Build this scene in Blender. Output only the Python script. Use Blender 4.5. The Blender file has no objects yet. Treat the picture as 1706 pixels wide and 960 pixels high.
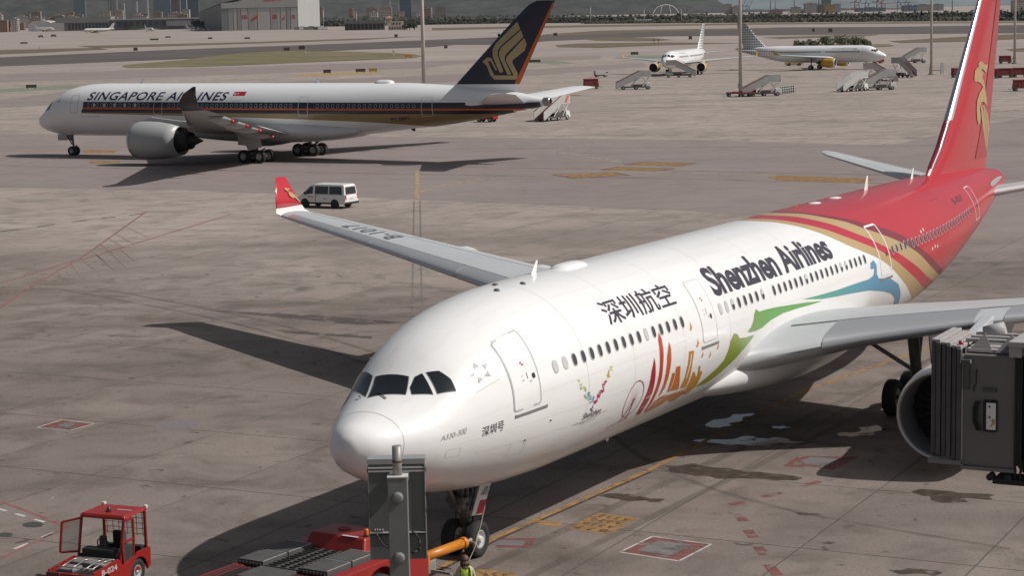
import bpy, bmesh, math, random
from mathutils import Vector, Matrix
R_ = math.radians
random.seed(7)
sc = bpy.context.scene
COL = sc.collection
# ------------------------------------------------------------------ camera, sky, sun, exposure
cd = bpy.data.cameras.new('camera'); cam = bpy.data.objects.new('camera', cd); COL.objects.link(cam)
cd.sensor_width = 36.0; cd.lens = 36.0*3437.376/1706; cd.clip_start = 0.5; cd.clip_end = 40000
cam.matrix_world = (Matrix.Translation((0, 0, 15.4)) @ Matrix.Rotation(R_(90-7.63), 4, 'X')
                    @ Matrix.Rotation(R_(-1.096), 4, 'Z'))
sc.camera = cam
SUN_AZ, SUN_EL = 97.0, 46.0            # azimuth clockwise from the view direction (+Y), elevation
w = bpy.data.worlds.new('World'); sc.world = w; w.use_nodes = True
nt = w.node_tree; bg = nt.nodes['Background']
sky = nt.nodes.new('ShaderNodeTexSky'); sky.sky_type = 'NISHITA'; sky.sun_disc = False
sky.sun_elevation = R_(SUN_EL); sky.sun_rotation = R_(SUN_AZ)
sky.air_density = 1.0; sky.dust_density = 3.5; sky.ozone_density = 1.0
hs = nt.nodes.new('ShaderNodeHueSaturation'); hs.inputs['Saturation'].default_value = .55     # thin bright cloud over the whole sky
nt.links.new(sky.outputs[0], hs.inputs['Color']); nt.links.new(hs.outputs[0], bg.inputs[0]); bg.inputs[1].default_value = 0.058
sd = bpy.data.lights.new('sun', 'SUN'); sun = bpy.data.objects.new('sun', sd); COL.objects.link(sun)
sd.energy = 4.1; sd.angle = R_(0.53); sd.color = (1.0, 0.955, 0.912)
az, el = R_(SUN_AZ), R_(SUN_EL)
sdir = Vector((math.sin(az)*math.cos(el), math.cos(az)*math.cos(el), math.sin(el)))
sun.rotation_euler = sdir.to_track_quat('Z', 'Y').to_euler(); sun.location = (120, 60, 160)
sc.view_settings.view_transform = 'Standard'; sc.view_settings.look = 'None'
sc.view_settings.exposure = -0.08; sc.view_settings.gamma = 1.0

# ------------------------------------------------------------------ materials
MATS = {}
def M(name, col, rough=.5, metal=0.0, noise=None, spec=.5, coat=0.0, dirt=None, bump=None):
    """principled material; noise=(scale, amount) varies the colour, dirt=(scale, amount, colour) adds stains"""
    if name in MATS: return MATS[name]
    m = bpy.data.materials.new(name); m.use_nodes = True; n = m.node_tree; b = n.nodes['Principled BSDF']
    c = (*col, 1); b.inputs['Base Color'].default_value = c
    b.inputs['Roughness'].default_value = rough; b.inputs['Metallic'].default_value = metal
    b.inputs['Specular IOR Level'].default_value = spec; b.inputs['Coat Weight'].default_value = coat
    b.inputs['Coat Roughness'].default_value = .12
    src = None
    tc = n.nodes.new('ShaderNodeTexCoord')
    if noise:
        t = n.nodes.new('ShaderNodeTexNoise'); t.inputs['Scale'].default_value = noise[0]; t.inputs['Detail'].default_value = 5
        n.links.new(tc.outputs['Object'], t.inputs['Vector'])
        r = n.nodes.new('ShaderNodeMapRange'); r.inputs[1].default_value = .3; r.inputs[2].default_value = .7
        r.inputs[3].default_value = 1-noise[1]; r.inputs[4].default_value = 1+noise[1]*.5
        n.links.new(t.outputs['Fac'], r.inputs[0])
        h = n.nodes.new('ShaderNodeVectorMath'); h.operation = 'SCALE'; h.inputs[0].default_value = col
        n.links.new(r.outputs[0], h.inputs['Scale']); src = h.outputs[0]
    if dirt:
        t = n.nodes.new('ShaderNodeTexNoise'); t.inputs['Scale'].default_value = dirt[0]; t.inputs['Detail'].default_value = 6
        mp = n.nodes.new('ShaderNodeMapping'); mp.inputs['Scale'].default_value = dirt[3] if len(dirt) > 3 else (1, 1, 1)
        n.links.new(tc.outputs['Object'], mp.inputs['Vector']); n.links.new(mp.outputs[0], t.inputs['Vector'])
        r = n.nodes.new('ShaderNodeMapRange'); r.inputs[1].default_value = .5; r.inputs[2].default_value = .75
        r.inputs[4].default_value = dirt[1]; n.links.new(t.outputs['Fac'], r.inputs[0])
        mx = n.nodes.new('ShaderNodeMix'); mx.data_type = 'RGBA'
        n.links.new(r.outputs[0], mx.inputs[0])
        if src: n.links.new(src, mx.inputs[6])
        else: mx.inputs[6].default_value = c
        mx.inputs[7].default_value = (*dirt[2], 1); src = mx.outputs[2]
    if src: n.links.new(src, b.inputs['Base Color'])
    if bump:
        t = n.nodes.new('ShaderNodeTexNoise'); t.inputs['Scale'].default_value = bump[0]; t.inputs['Detail'].default_value = 3
        n.links.new(tc.outputs['Object'], t.inputs['Vector'])
        u = n.nodes.new('ShaderNodeBump'); u.inputs['Strength'].default_value = bump[1]; u.inputs['Distance'].default_value = .02
        n.links.new(t.outputs['Fac'], u.inputs['Height']); n.links.new(u.outputs[0], b.inputs['Normal'])
    MATS[name] = m; return m

def ground_mat(name, col, col2, stain=(.09, .08, .07), stain_amt=.6, scale=1.0, island=0.0, fine=.12, joints=None, dirty=None):
    """weathered pavement in world coordinates: broad patches, blotches, scuffs and dark oil drips"""
    m = bpy.data.materials.new(name); m.use_nodes = True; n = m.node_tree; b = n.nodes['Principled BSDF']
    L = n.links.new; N = n.nodes.new
    g = N('ShaderNodeNewGeometry'); pos = g.outputs['Position']
    def noise(s, det=5, dist=0.0, stretch=None, off=0):
        mp = N('ShaderNodeMapping'); mp.inputs['Location'].default_value = (off, off*.7, 0)
        mp.inputs['Rotation'].default_value = (0, 0, R_(-63.4) if stretch else 0)
        mp.inputs['Scale'].default_value = (s*(stretch or 1), s, s)
        L(pos, mp.inputs['Vector'])
        t = N('ShaderNodeTexNoise'); t.inputs['Scale'].default_value = 1; t.inputs['Detail'].default_value = det
        t.inputs['Distortion'].default_value = dist; t.inputs['Roughness'].default_value = .6
        L(mp.outputs[0], t.inputs['Vector']); return t.outputs['Fac']
    def rng(x, a, b_, c, d):
        r = N('ShaderNodeMapRange'); r.inputs[1].default_value = a; r.inputs[2].default_value = b_
        r.inputs[3].default_value = c; r.inputs[4].default_value = d; L(x, r.inputs[0]); return r.outputs[0]
    def mix(f, a, b_):
        x = N('ShaderNodeMix'); x.data_type = 'RGBA'
        if isinstance(f, float): x.inputs[0].default_value = f
        else: L(f, x.inputs[0])
        for s, v in ((6, a), (7, b_)):
            if isinstance(v, tuple): x.inputs[s].default_value = (*v, 1)
            else: L(v, x.inputs[s])
        return x.outputs[2]
    def math_(op, a, b_):
        x = N('ShaderNodeMath'); x.operation = op
        for i, v in ((0, a), (1, b_)):
            if isinstance(v, (int, float)): x.inputs[i].default_value = v
            else: L(v, x.inputs[i])
        return x.outputs[0]
    c = mix(rng(noise(.045*scale, 4, .4), .35, .65, 0, 1), col, col2)
    if dirty:      # the stand itself is greasier than the open apron: world y from clean to dirty, ragged by noise
        y1, y0, d1, d2 = dirty; sy = N('ShaderNodeSeparateXYZ'); L(pos, sy.inputs[0])
        yy = math_('ADD', sy.outputs[1], rng(noise(.03, 5, 1.0, None, 41), .3, .7, -26, 26))
        c = mix(rng(yy, y1, y0, 0, 1), c, mix(rng(noise(.045*scale, 4, .4), .35, .65, 0, 1), d1, d2))
    c = mix(rng(noise(.35*scale, 6, .8, None, 11), .46, .72, 0, stain_amt*.55), c, stain)
    c = mix(rng(noise(.12*scale, 5, .2, .22, 31), .5, .75, 0, stain_amt*.5), c, stain)
    c = mix(rng(noise(1.3*scale, 3, .6, None, 5), .64, .74, 0, stain_amt), c, stain)
    c = mix(rng(noise(2.2*scale, 4, 1.2, None, 25), .68, .8, 0, stain_amt*.5), c, tuple(min(1, v*1.35) for v in col))
    if joints:
        for ax, pitch in joints:
            sep = N('ShaderNodeSeparateXYZ'); mp = N('ShaderNodeMapping'); mp.inputs['Rotation'].default_value = (0, 0, R_(-63.4))
            L(pos, mp.inputs['Vector']); L(mp.outputs[0], sep.inputs[0])
            f = math_('FRACT', math_('DIVIDE', sep.outputs[ax], pitch), 0)
            line = math_('LESS_THAN', f, .09/pitch)
            c = mix(math_('MULTIPLY', line, .75), c, stain)
    v = N('ShaderNodeHueSaturation'); L(c, v.inputs['Color'])
    f = rng(noise(9*scale, 4), .25, .75, 1-fine, 1+fine)
    if island:
        oi = N('ShaderNodeObjectInfo'); f = math_('MULTIPLY', f, rng(oi.outputs['Random'], 0, 1, 1-island, 1+island))
    L(f, v.inputs['Value']); L(v.outputs[0], b.inputs['Base Color'])
    b.inputs['Roughness'].default_value = .85; b.inputs['Specular IOR Level'].default_value = .25
    u = N('ShaderNodeBump'); u.inputs['Strength'].default_value = .25; u.inputs['Distance'].default_value = .01
    L(noise(14*scale, 4), u.inputs['Height']); L(u.outputs[0], b.inputs['Normal'])
    MATS[name] = m; return m

# ------------------------------------------------------------------ mesh builder and tags
class MB:
    def __init__(s): s.v, s.f, s.m, s.s = [], [], [], []
    def add(s, vs, fs, m=0, smooth=False):
        o = len(s.v); s.v += [tuple(v) for v in vs]
        for f in fs: s.f.append([i+o for i in f]); s.m.append(m); s.s.append(smooth)
        return s
    def box(s, x0, x1, y0, y1, z0, z1, m=0, top=None, rz=0, c=None):
        t = top or (0, 0, 0, 0)     # insets of the top face: x0, x1, y0, y1
        vs = [(x0,y0,z0),(x1,y0,z0),(x1,y1,z0),(x0,y1,z0),(x0+t[0],y0+t[2],z1),(x1-t[1],y0+t[2],z1),(x1-t[1],y1-t[3],z1),(x0+t[0],y1-t[3],z1)]
        if rz:
            cx, cy = c or ((x0+x1)/2, (y0+y1)/2); C_, S_ = math.cos(rz), math.sin(rz)
            vs = [(cx+(x-cx)*C_-(y-cy)*S_, cy+(x-cx)*S_+(y-cy)*C_, z) for x, y, z in vs]
        return s.add(vs, [(0,3,2,1),(4,5,6,7),(0,1,5,4),(1,2,6,5),(2,3,7,6),(3,0,4,7)], m)
    def cyl(s, p0, p1, r0, r1=None, n=12, m=0, smooth=True, cap=True):
        r1 = r0 if r1 is None else r1; p0, p1 = Vector(p0), Vector(p1); d = (p1-p0).normalized()
        a = d.orthogonal().normalized(); b = d.cross(a); vs = []
        for p, r in ((p0, r0), (p1, r1)):
            for i in range(n):
                t = 2*math.pi*i/n; vs.append(p+a*math.cos(t)*r+b*math.sin(t)*r)
        s.add(vs, [(i, (i+1) % n, n+(i+1) % n, n+i) for i in range(n)], m, smooth)
        if cap: s.add(vs, [tuple(range(n))[::-1], tuple(range(n, 2*n))], m)
        return s
    def tube(s, pts, r, n=8, m=0):
        for a, b in zip(pts[:-1], pts[1:]): s.cyl(a, b, r, r, n, m)
        return s
    def bar(s, p0, p1, w, h=None, m=0, up=(0, 0, 1)):
        """square section bar from p0 to p1"""
        h = h or w; p0, p1 = Vector(p0), Vector(p1); d = (p1-p0).normalized(); u = Vector(up)
        if abs(d.dot(u)) > .98: u = Vector((1, 0, 0))
        a = d.cross(u).normalized(); b = a.cross(d); vs = []
        for p in (p0, p1):
            for i, j in ((-1,-1),(1,-1),(1,1),(-1,1)): vs.append(p+a*i*w/2+b*j*h/2)
        return s.add(vs, [(0,1,2,3),(7,6,5,4),(0,4,5,1),(1,5,6,2),(2,6,7,3),(3,7,4,0)], m)
    def lathe(s, prof, o=(0,0,0), ax=(1,0,0), n=32, m=0, smooth=True):
        o = Vector(o); d = Vector(ax).normalized(); a = d.orthogonal().normalized(); b = d.cross(a); vs = []
        for t, r in prof:
            for i in range(n):
                q = 2*math.pi*i/n; vs.append(o+d*t+a*math.cos(q)*r+b*math.sin(q)*r)
        fs = [(k*n+i, k*n+(i+1) % n, (k+1)*n+(i+1) % n, (k+1)*n+i) for k in range(len(prof)-1) for i in range(n)]
        return s.add(vs, fs, m, smooth)
    def loft(s, rings, m=0, smooth=True, cap=True, closed=True):
        n = len(rings[0]); vs = [v for r in rings for v in r]; e = n if closed else n-1
        s.add(vs, [(k*n+i, k*n+(i+1) % n, (k+1)*n+(i+1) % n, (k+1)*n+i) for k in range(len(rings)-1) for i in range(e)], m, smooth)
        if cap and closed: s.add(vs, [tuple(range(n))[::-1], tuple(range((len(rings)-1)*n, len(rings)*n))], m)
        return s
    def prism(s, poly, f0, f1, m=0):
        """poly: 2D outline; f0/f1 map (u,v) to the two end faces"""
        n = len(poly); vs = [f0(u, v) for u, v in poly]+[f1(u, v) for u, v in poly]
        return s.add(vs, [tuple(range(n))[::-1], tuple(range(n, 2*n))]+[(i, (i+1) % n, n+(i+1) % n, n+i) for i in range(n)], m)
    def sheet(s, poly, z, m=0):
        return s.add([(x, y, z) for x, y in poly], [tuple(range(len(poly)))], m)
    def mesh(s, name, mats):
        me = bpy.data.meshes.new(name); me.from_pydata(s.v, [], s.f)
        for q in (mats if isinstance(mats, (list, tuple)) else [mats]): me.materials.append(q)
        me.polygons.foreach_set('material_index', s.m); me.polygons.foreach_set('use_smooth', s.s); me.update()
        return me
    def build(s, name, mats, parent=None, bev=0, fix=True, auto=False):
        me = s.mesh(name, mats)
        if fix:
            bm = bmesh.new(); bm.from_mesh(me); bmesh.ops.remove_doubles(bm, verts=bm.verts, dist=1e-5)
            bmesh.ops.recalc_face_normals(bm, faces=bm.faces); bm.to_mesh(me); bm.free()
        if auto: me.set_sharp_from_angle(angle=R_(35))
        return link(name, me, parent, bev)
def link(name, me, parent=None, bev=0):
    o = bpy.data.objects.new(name, me); COL.objects.link(o); o.parent = parent
    if bev:
        b = o.modifiers.new('bevel', 'BEVEL'); b.width = bev; b.segments = 2; b.limit_method = 'ANGLE'; b.angle_limit = R_(40)
    return o
def tag(o, label, cat, group=None):
    o['label'] = label; o['category'] = cat
    if group: o['group'] = group
    return o
def thing(name, label, cat, loc=(0,0,0), rz=0, group=None):
    o = bpy.data.objects.new(name, None); COL.objects.link(o); o.location = loc; o.rotation_euler = (0, 0, rz)
    o.empty_display_size = .5
    return tag(o, label, cat, group)
def struct(o): o['kind'] = 'structure'; return o
def stuff(o): o['kind'] = 'stuff'; return o
def dup(o, loc, rz, label=None, scale=None):
    """copy of a thing with copies of its parts and sub-parts, mesh data shared"""
    r = o.copy(); COL.objects.link(r); r.location = loc; r.rotation_euler = (0, 0, rz)
    if label: r['label'] = label
    if scale: r.scale = scale
    for ch in o.children:
        c = ch.copy(); COL.objects.link(c); c.parent = r
        for g in ch.children:
            d = g.copy(); COL.objects.link(d); d.parent = c
    return r
def dup_part(o, parent, loc=None, rz=None):
    c = o.copy(); COL.objects.link(c); c.parent = parent
    if loc is not None: c.location = loc
    if rz is not None: c.rotation_euler = (0, 0, rz)
    for g in o.children:
        d = g.copy(); COL.objects.link(d); d.parent = c
    return c
def text_mesh(s, bold=0.0, shear=0.0, space=1.0):
    """text as a flat mesh, its outline normalised to 0..1 in both directions; returns bmesh and aspect"""
    cu = bpy.data.curves.new('lettering', 'FONT'); cu.body = s; cu.offset = bold; cu.shear = shear; cu.space_character = space
    cu.resolution_u = 4
    o = bpy.data.objects.new('lettering', cu); COL.objects.link(o)
    bpy.context.view_layer.update()
    me = bpy.data.meshes.new_from_object(o.evaluated_get(bpy.context.evaluated_depsgraph_get()))
    bpy.data.objects.remove(o); bm = bmesh.new(); bm.from_mesh(me); bpy.data.meshes.remove(me)
    bmesh.ops.remove_doubles(bm, verts=bm.verts, dist=1e-4)
    xs = [v.co.x for v in bm.verts]; ys = [v.co.y for v in bm.verts]
    x0, x1, y0, y1 = min(xs), max(xs), min(ys), max(ys)
    for v in bm.verts: v.co = ((v.co.x-x0)/(x1-x0), (v.co.y-y0)/(y1-y0), 0)
    return bm, (x1-x0)/(y1-y0)
def see_through(m, scale, lo, hi, most=1.0):
    """worn or soaked-in print: noise opens gaps through which the ground shows"""
    n = m.node_tree; b = n.nodes['Principled BSDF']; o = n.nodes['Material Output']; tc = n.nodes.new('ShaderNodeTexCoord')
    t = n.nodes.new('ShaderNodeTexNoise'); t.inputs['Scale'].default_value = scale; t.inputs['Detail'].default_value = 7; t.inputs['Roughness'].default_value = .65; n.links.new(tc.outputs['Object'], t.inputs['Vector'])
    r = n.nodes.new('ShaderNodeMapRange'); r.inputs[1].default_value = lo; r.inputs[2].default_value = hi; r.inputs[3].default_value = most; r.inputs[4].default_value = 0; n.links.new(t.outputs['Fac'], r.inputs[0])
    tr_ = n.nodes.new('ShaderNodeBsdfTransparent'); mx = n.nodes.new('ShaderNodeMixShader'); n.links.new(r.outputs[0], mx.inputs[0]); n.links.new(tr_.outputs[0], mx.inputs[1]); n.links.new(b.outputs[0], mx.inputs[2]); n.links.new(mx.outputs[0], o.inputs[0])
    return m
def tess(bm, polys, k=1.0):
    """fill outlines (concave ones too) with triangles in the plane"""
    from mathutils.geometry import tessellate_polygon
    for p in polys:
        vs = [bm.verts.new((x, a*k, 0)) for x, a in p]
        for t in tessellate_polygon([[Vector((x, a*k, 0)) for x, a in p]]):
            try: bm.faces.new([vs[i] for i in t])
            except ValueError: pass
def lettering(s, mat, parent, f, bold=0.0, shear=0.0, space=1.0, name='lettering', cuts=(0, 0)):
    """text mapped by f(u, v) with u, v in 0..1"""
    bm, asp = text_mesh(s, bold, shear, space); slice_bm(bm, cuts)
    for v in bm.verts: v.co = f(v.co.x, v.co.y)
    me = bpy.data.meshes.new(name); bm.to_mesh(me); bm.free(); me.materials.append(mat)
    return link(name, me, parent)
def slice_bm(bm, cuts):
    for ax in (0, 1):
        for k in range(1, cuts[ax]):
            p = Vector((0, 0, 0)); nrm = Vector((0, 0, 0)); p[ax] = k/cuts[ax]+1e-4; nrm[ax] = 1
            bmesh.ops.bisect_plane(bm, geom=bm.verts[:]+bm.edges[:]+bm.faces[:], plane_co=p, plane_no=nrm, dist=1e-6)
def pchip(pts):
    xs = [p[0] for p in pts]; ys = [p[1] for p in pts]; n = len(xs)
    h = [xs[i+1]-xs[i] for i in range(n-1)]; d = [(ys[i+1]-ys[i])/h[i] for i in range(n-1)]
    m = [0]*n; m[0] = d[0]; m[-1] = d[-1]
    for i in range(1, n-1):
        if d[i-1]*d[i] > 0:
            w1 = 2*h[i]+h[i-1]; w2 = h[i]+2*h[i-1]; m[i] = (w1+w2)/(w1/d[i-1]+w2/d[i])
    def f(x):
        if x <= xs[0]: return ys[0]
        if x >= xs[-1]: return ys[-1]
        i = 0
        while x > xs[i+1]: i += 1
        t = (x-xs[i])/h[i]
        return ((2*t**3-3*t*t+1)*ys[i]+(t**3-2*t*t+t)*h[i]*m[i]+(-2*t**3+3*t*t)*ys[i+1]+(t**3-t*t)*h[i]*m[i+1])
    return f
# ------------------------------------------------------------------ ground
def paint(name, col, wear=.45, under=(.25, .225, .205)):
    return see_through(M(name, col, .8, noise=(1.5, .2), spec=.2), 1.6, .62-.2*wear, .78-.2*wear, .95)
PM = {'yellow': paint('yellow_paint', (.34, .2, .075), .6), 'paleyellow': paint('pale_yellow_paint', (.4, .3, .17), .6),
      'pale': paint('pale_paint', (.36, .31, .25), .7), 'redline': paint('thin_red_paint', (.27, .125, .11), .45), 'red': paint('red_paint', (.2, .08, .072), .85),
      'redfade': paint('faded_red_paint', (.3, .215, .185), .7), 'whitedash': paint('white_paint', (.5, .48, .46), .5),
      'dark': paint('black_paint', (.07, .055, .05), .5), 'grey': paint('grey_paint', (.17, .16, .16), .5),
      'amber': paint('amber_paint', (.29, .175, .075), .6), 'green': paint('green_paint', (.23, .27, .2), .7)}
conc = ground_mat('apron_concrete', (.347, .298, .265), (.292, .249, .224), (.115, .098, .085), .95, joints=[(0, 7.75), (1, 5.05)], dirty=(158, 112, (.232, .196, .173), (.168, .14, .125)))
slabm = ground_mat('slab_concrete', (.347, .298, .265), (.292, .249, .224), (.08, .066, .057), 1.25, island=.075, fine=.2, dirty=(158, 112, (.232, .196, .173), (.168, .14, .125)))
tarm = ground_mat('taxiway_asphalt', (.251, .211, .199), (.227, .19, .18), (.11, .093, .09), .5)
runm = ground_mat('runway_asphalt', (.082, .07, .068), (.11, .096, .09), (.06, .05, .05), .4, .4)
field = ground_mat('airfield_concrete', (.333, .286, .257), (.279, .238, .216), (.15, .125, .11), .5, .25)
def grass_mat(name, a, b):
    return ground_mat(name, a, b, (.06, .06, .03), .8, .8, fine=.35)
grassm = grass_mat('dry_grass', (.125, .12, .055), (.2, .165, .1))
grassd = grass_mat('olive_grass', (.12, .1, .065), (.155, .125, .09))
GS = {
 'taxiway': [(-78.07, 289.72), (-70.75, 287.32), (-27.07, 267.67), (-11.04, 259.98), (22.07, 243.55), (37.29, 231.17), (42.52, 228.55), (52.07, 247.07), (81.3, 300.2), (36.69, 134.97), (23.77, 148.05), (14.21, 157.19), (3.06, 164.94), (-12.44, 174.74), (-29.87, 186.4), (-47.8, 193.04), (-52.78, 194.84)],
 'taxiway_b': [(-112.8, 419.9), (-101.0, 411.7), (-95.4, 459.7), (-19.7, 521.5), (39.3, 605.5), (37.9, 559.9), (-17.3, 458.8), (-65.4, 412.6), (-91.3, 371.6), (-98.2, 365.3)],
 'taxiway_c': [(-162.2, 605.5), (-83.6, 648.1), (-16.9, 682.1), (31.8, 713.0), (29.5, 660.3), (-15.7, 633.6), (-22.5, 597.2), (-72.3, 560.0), (-140.2, 522.7)],
 'runway': [(-233.1, 871.3), (-221.8, 907.7), (-163.0, 1034.8), (-81.5, 1151.5), (-45.6, 1224.5), (25.5, 1357.2), (114.7, 1520.4), (207.4, 1577.9), (275.7, 1457.0), (379.5, 1405.3), (277.8, 1028.5), (208.0, 1099.2), (150.1, 1141.9), (89.3, 1185.1), (20.3, 1083.4), (1.4, 986.8), (-25.1, 1019.1), (-35.9, 961.4), (-66.1, 931.7), (-124.7, 790.7), (-177.0, 723.9), (-187.6, 700.5)],
 'g1': [(-127.9, 687.8), (-130.1, 713.2), (-121.2, 768.1), (-115.6, 897.8), (-98.9, 936.5), (-61.8, 871.2), (-47.0, 831.2), (-35.8, 797.1), (-30.9, 759.9), (-32.9, 731.8), (-69.1, 690.6), (-98.3, 658.8), (-120.5, 660.4)],
 'g2': [(21.8, 944.5), (32.7, 984.9), (74.2, 969.4), (90.0, 930.1), (104.0, 912.0), (65.7, 891.9), (38.5, 862.0), (21.9, 895.7)],
 'g3': [(39.9, 1151.9), (56.3, 1180.8), (79.1, 1118.6), (82.7, 1041.0), (69.0, 1016.7), (44.9, 1072.0)],
 'g4': [(163.1, 887.7), (224.1, 988.2), (253.0, 1017.2), (277.8, 1028.5), (249.2, 922.5), (219.7, 883.2), (183.7, 842.0), (159.1, 840.9)],
 'g5': [(87.2, 794.3), (101.2, 805.6), (120.3, 841.7), (150.5, 820.1), (145.7, 781.9), (118.0, 736.0), (95.3, 725.2), (85.3, 770.8)],
 'g6': [(130.7, 1064.4), (175.9, 1097.3), (195.8, 1091.4), (178.5, 1038.6), (133.1, 1012.7)],
 'g7': [(164.7, 686.4), (200.9, 743.4), (176.5, 652.8), (158.9, 650.6)],
 'g8': [(-301.4, 1127.6), (-230.0, 1161.9), (-208.1, 1082.7), (-242.2, 991.6), (-258.1, 965.4)],
 'g9': [(-260.1, 1259.3), (-165.1, 1284.4), (-89.4, 1376.2), (-59.9, 1430.1), (-91.3, 1289.8), (-175.7, 1181.0), (-225.1, 1137.3)],
 'g10': [(24.2, 1395.8), (71.2, 1589.1), (201.0, 1563.7), (187.4, 1457.7), (108.5, 1439.0), (27.9, 1286.0)],
 'g11': [(-80.7, 2242.1), (99.1, 2209.3), (265.9, 2023.2), (443.2, 1641.4), (411.8, 1524.9), (243.1, 1849.3), (88.2, 1966.9), (-69.2, 1921.7)],
 'gr1': [(-56.7, 534.6), (-55.6, 554.7), (-46.8, 565.5), (-37.3, 570.7), (-32.5, 545.2), (-44.1, 531.8)],
 'gr2': [(-127.7, 476.1), (-117.2, 478.1), (-107.9, 492.6), (-102.4, 493.6), (-97.9, 471.8), (-107.1, 458.6), (-120.3, 448.2)],
 'gr3': [(33.5, 665.3), (39.2, 696.6), (55.6, 700.9), (53.1, 657.1), (40.4, 651.1)],
 'gr4': [(6.2, 631.4), (11.3, 658.8), (17.4, 637.8), (20.2, 613.1), (13.0, 604.6)],
 'puddle1': [(7.02, 75.3), (7.66, 76.6), (8.41, 77.23), (9.21, 77.63), (8.65, 76.28), (8.21, 75.41), (7.69, 74.68), (7.26, 74.83)],
 'puddle2': [(6.5, 72.54), (7.39, 72.88), (8.5, 73.09), (9.74, 72.66), (10.2, 72.09), (9.42, 71.86), (8.53, 71.53), (8.03, 71.78)],
 'puddle3': [(11.71, 73.11), (12.57, 74.1), (13.57, 74.78), (13.61, 73.79), (12.85, 73.21), (12.14, 72.85)],
 'puddle4': [(9.47, 74.73), (9.84, 75.03), (10.14, 74.67), (9.75, 74.37)],
 'stain1': [(5.02, 68.63), (5.96, 68.83), (6.91, 68.19), (8.02, 67.27), (9.59, 66.42), (8.85, 66.05), (7.51, 66.34), (6.38, 66.87), (5.43, 67.4)],
 'stain2': [(2.69, 64.36), (3.0, 64.83), (3.66, 64.61), (4.11, 64.16), (4.72, 63.87), (4.49, 63.4), (3.8, 63.7), (3.05, 64.01)],
 'stain3': [(12.51, 64.05), (12.95, 64.42), (13.76, 64.19), (15.07, 63.67), (14.81, 62.96), (13.93, 63.2), (14.01, 62.55), (13.07, 62.71), (12.94, 63.44)],
 'stain4': [(8.69, 58.14), (9.02, 58.25), (9.2, 58.03), (8.94, 57.91)],
 'stain5': [(8.28, 61.77), (8.83, 61.8), (9.34, 61.46), (8.77, 61.35)],
 'stain6': [(10.08, 55.0), (10.78, 55.2), (11.6, 54.77), (11.36, 54.43), (10.42, 54.61)],
 'stain7': [(-5.19, 85.33), (-5.08, 85.6), (-4.93, 85.17), (-5.04, 84.9)],
 'patch1': [(-13.74, 77.06), (-13.57, 78.09), (-12.33, 78.32), (-12.08, 77.36), (-12.4, 76.48), (-13.34, 76.68)],
 'oval1': [(-15.25, 62.18), (-14.98, 62.46), (-14.57, 62.2), (-14.55, 61.75), (-14.9, 61.7), (-15.16, 61.87)],
 'oval2': [(-15.73, 60.96), (-15.51, 61.16), (-15.2, 60.92), (-15.24, 60.64), (-15.55, 60.59)],
 'red_square': [(2.95, 57.49), (3.99, 59.18), (5.62, 58.16), (4.54, 56.4)],
 'grey_square': [(3.42, 57.59), (4.11, 58.68), (5.05, 58.14), (4.35, 56.99)],
 'amber_panel': [(1.46, 60.37), (2.55, 62.23), (3.75, 61.45), (2.68, 59.49)],
 'amber_panel2': [(-1.1, 54.82), (-1.37, 56.07), (-0.03, 55.54), (-0.2, 54.76)],
 'red_sq2': [(9.0, 68.19), (9.78, 69.83), (11.83, 69.45), (10.67, 67.58)],
 'grey_sq2': [(9.58, 68.7), (10.16, 69.6), (11.11, 69.13), (10.34, 68.07)],
 'red_sq3': [(-18.22, 77.38), (-17.57, 78.83), (-16.12, 77.87), (-16.83, 76.68)],
 'grey_sq3': [(-17.52, 77.66), (-17.27, 78.33), (-16.8, 77.82), (-17.02, 77.15)],
 'red_sq4': [(-0.68, 58.29), (-0.46, 59.38), (0.6, 59.23), (0.32, 58.15)],
 'grey_sq4': [(-0.69, 58.56), (-0.51, 59.1), (0.3, 58.97), (0.15, 58.37)],
 'yl1': [(4.02, 195.47), (9.91, 196.96), (11.17, 193.0), (5.86, 190.76)],
 'yl2': [(8.91, 200.24), (10.73, 203.69), (16.06, 199.97), (14.13, 197.41)],
 'yl3': [(11.49, 206.72), (13.48, 209.53), (18.7, 206.48), (16.6, 202.97)],
 'yl4': [(23.39, 187.25), (24.91, 189.66), (32.69, 183.67), (30.91, 179.53), (24.12, 183.71)],
 'ny1': [(-50.83, 245.34), (-50.23, 247.32), (-46.38, 244.07), (-45.92, 239.75), (-49.62, 240.8)],
 'ny2': [(-46.27, 226.27), (-42.71, 226.24), (-42.18, 223.38), (-45.23, 222.4)],
}
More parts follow.
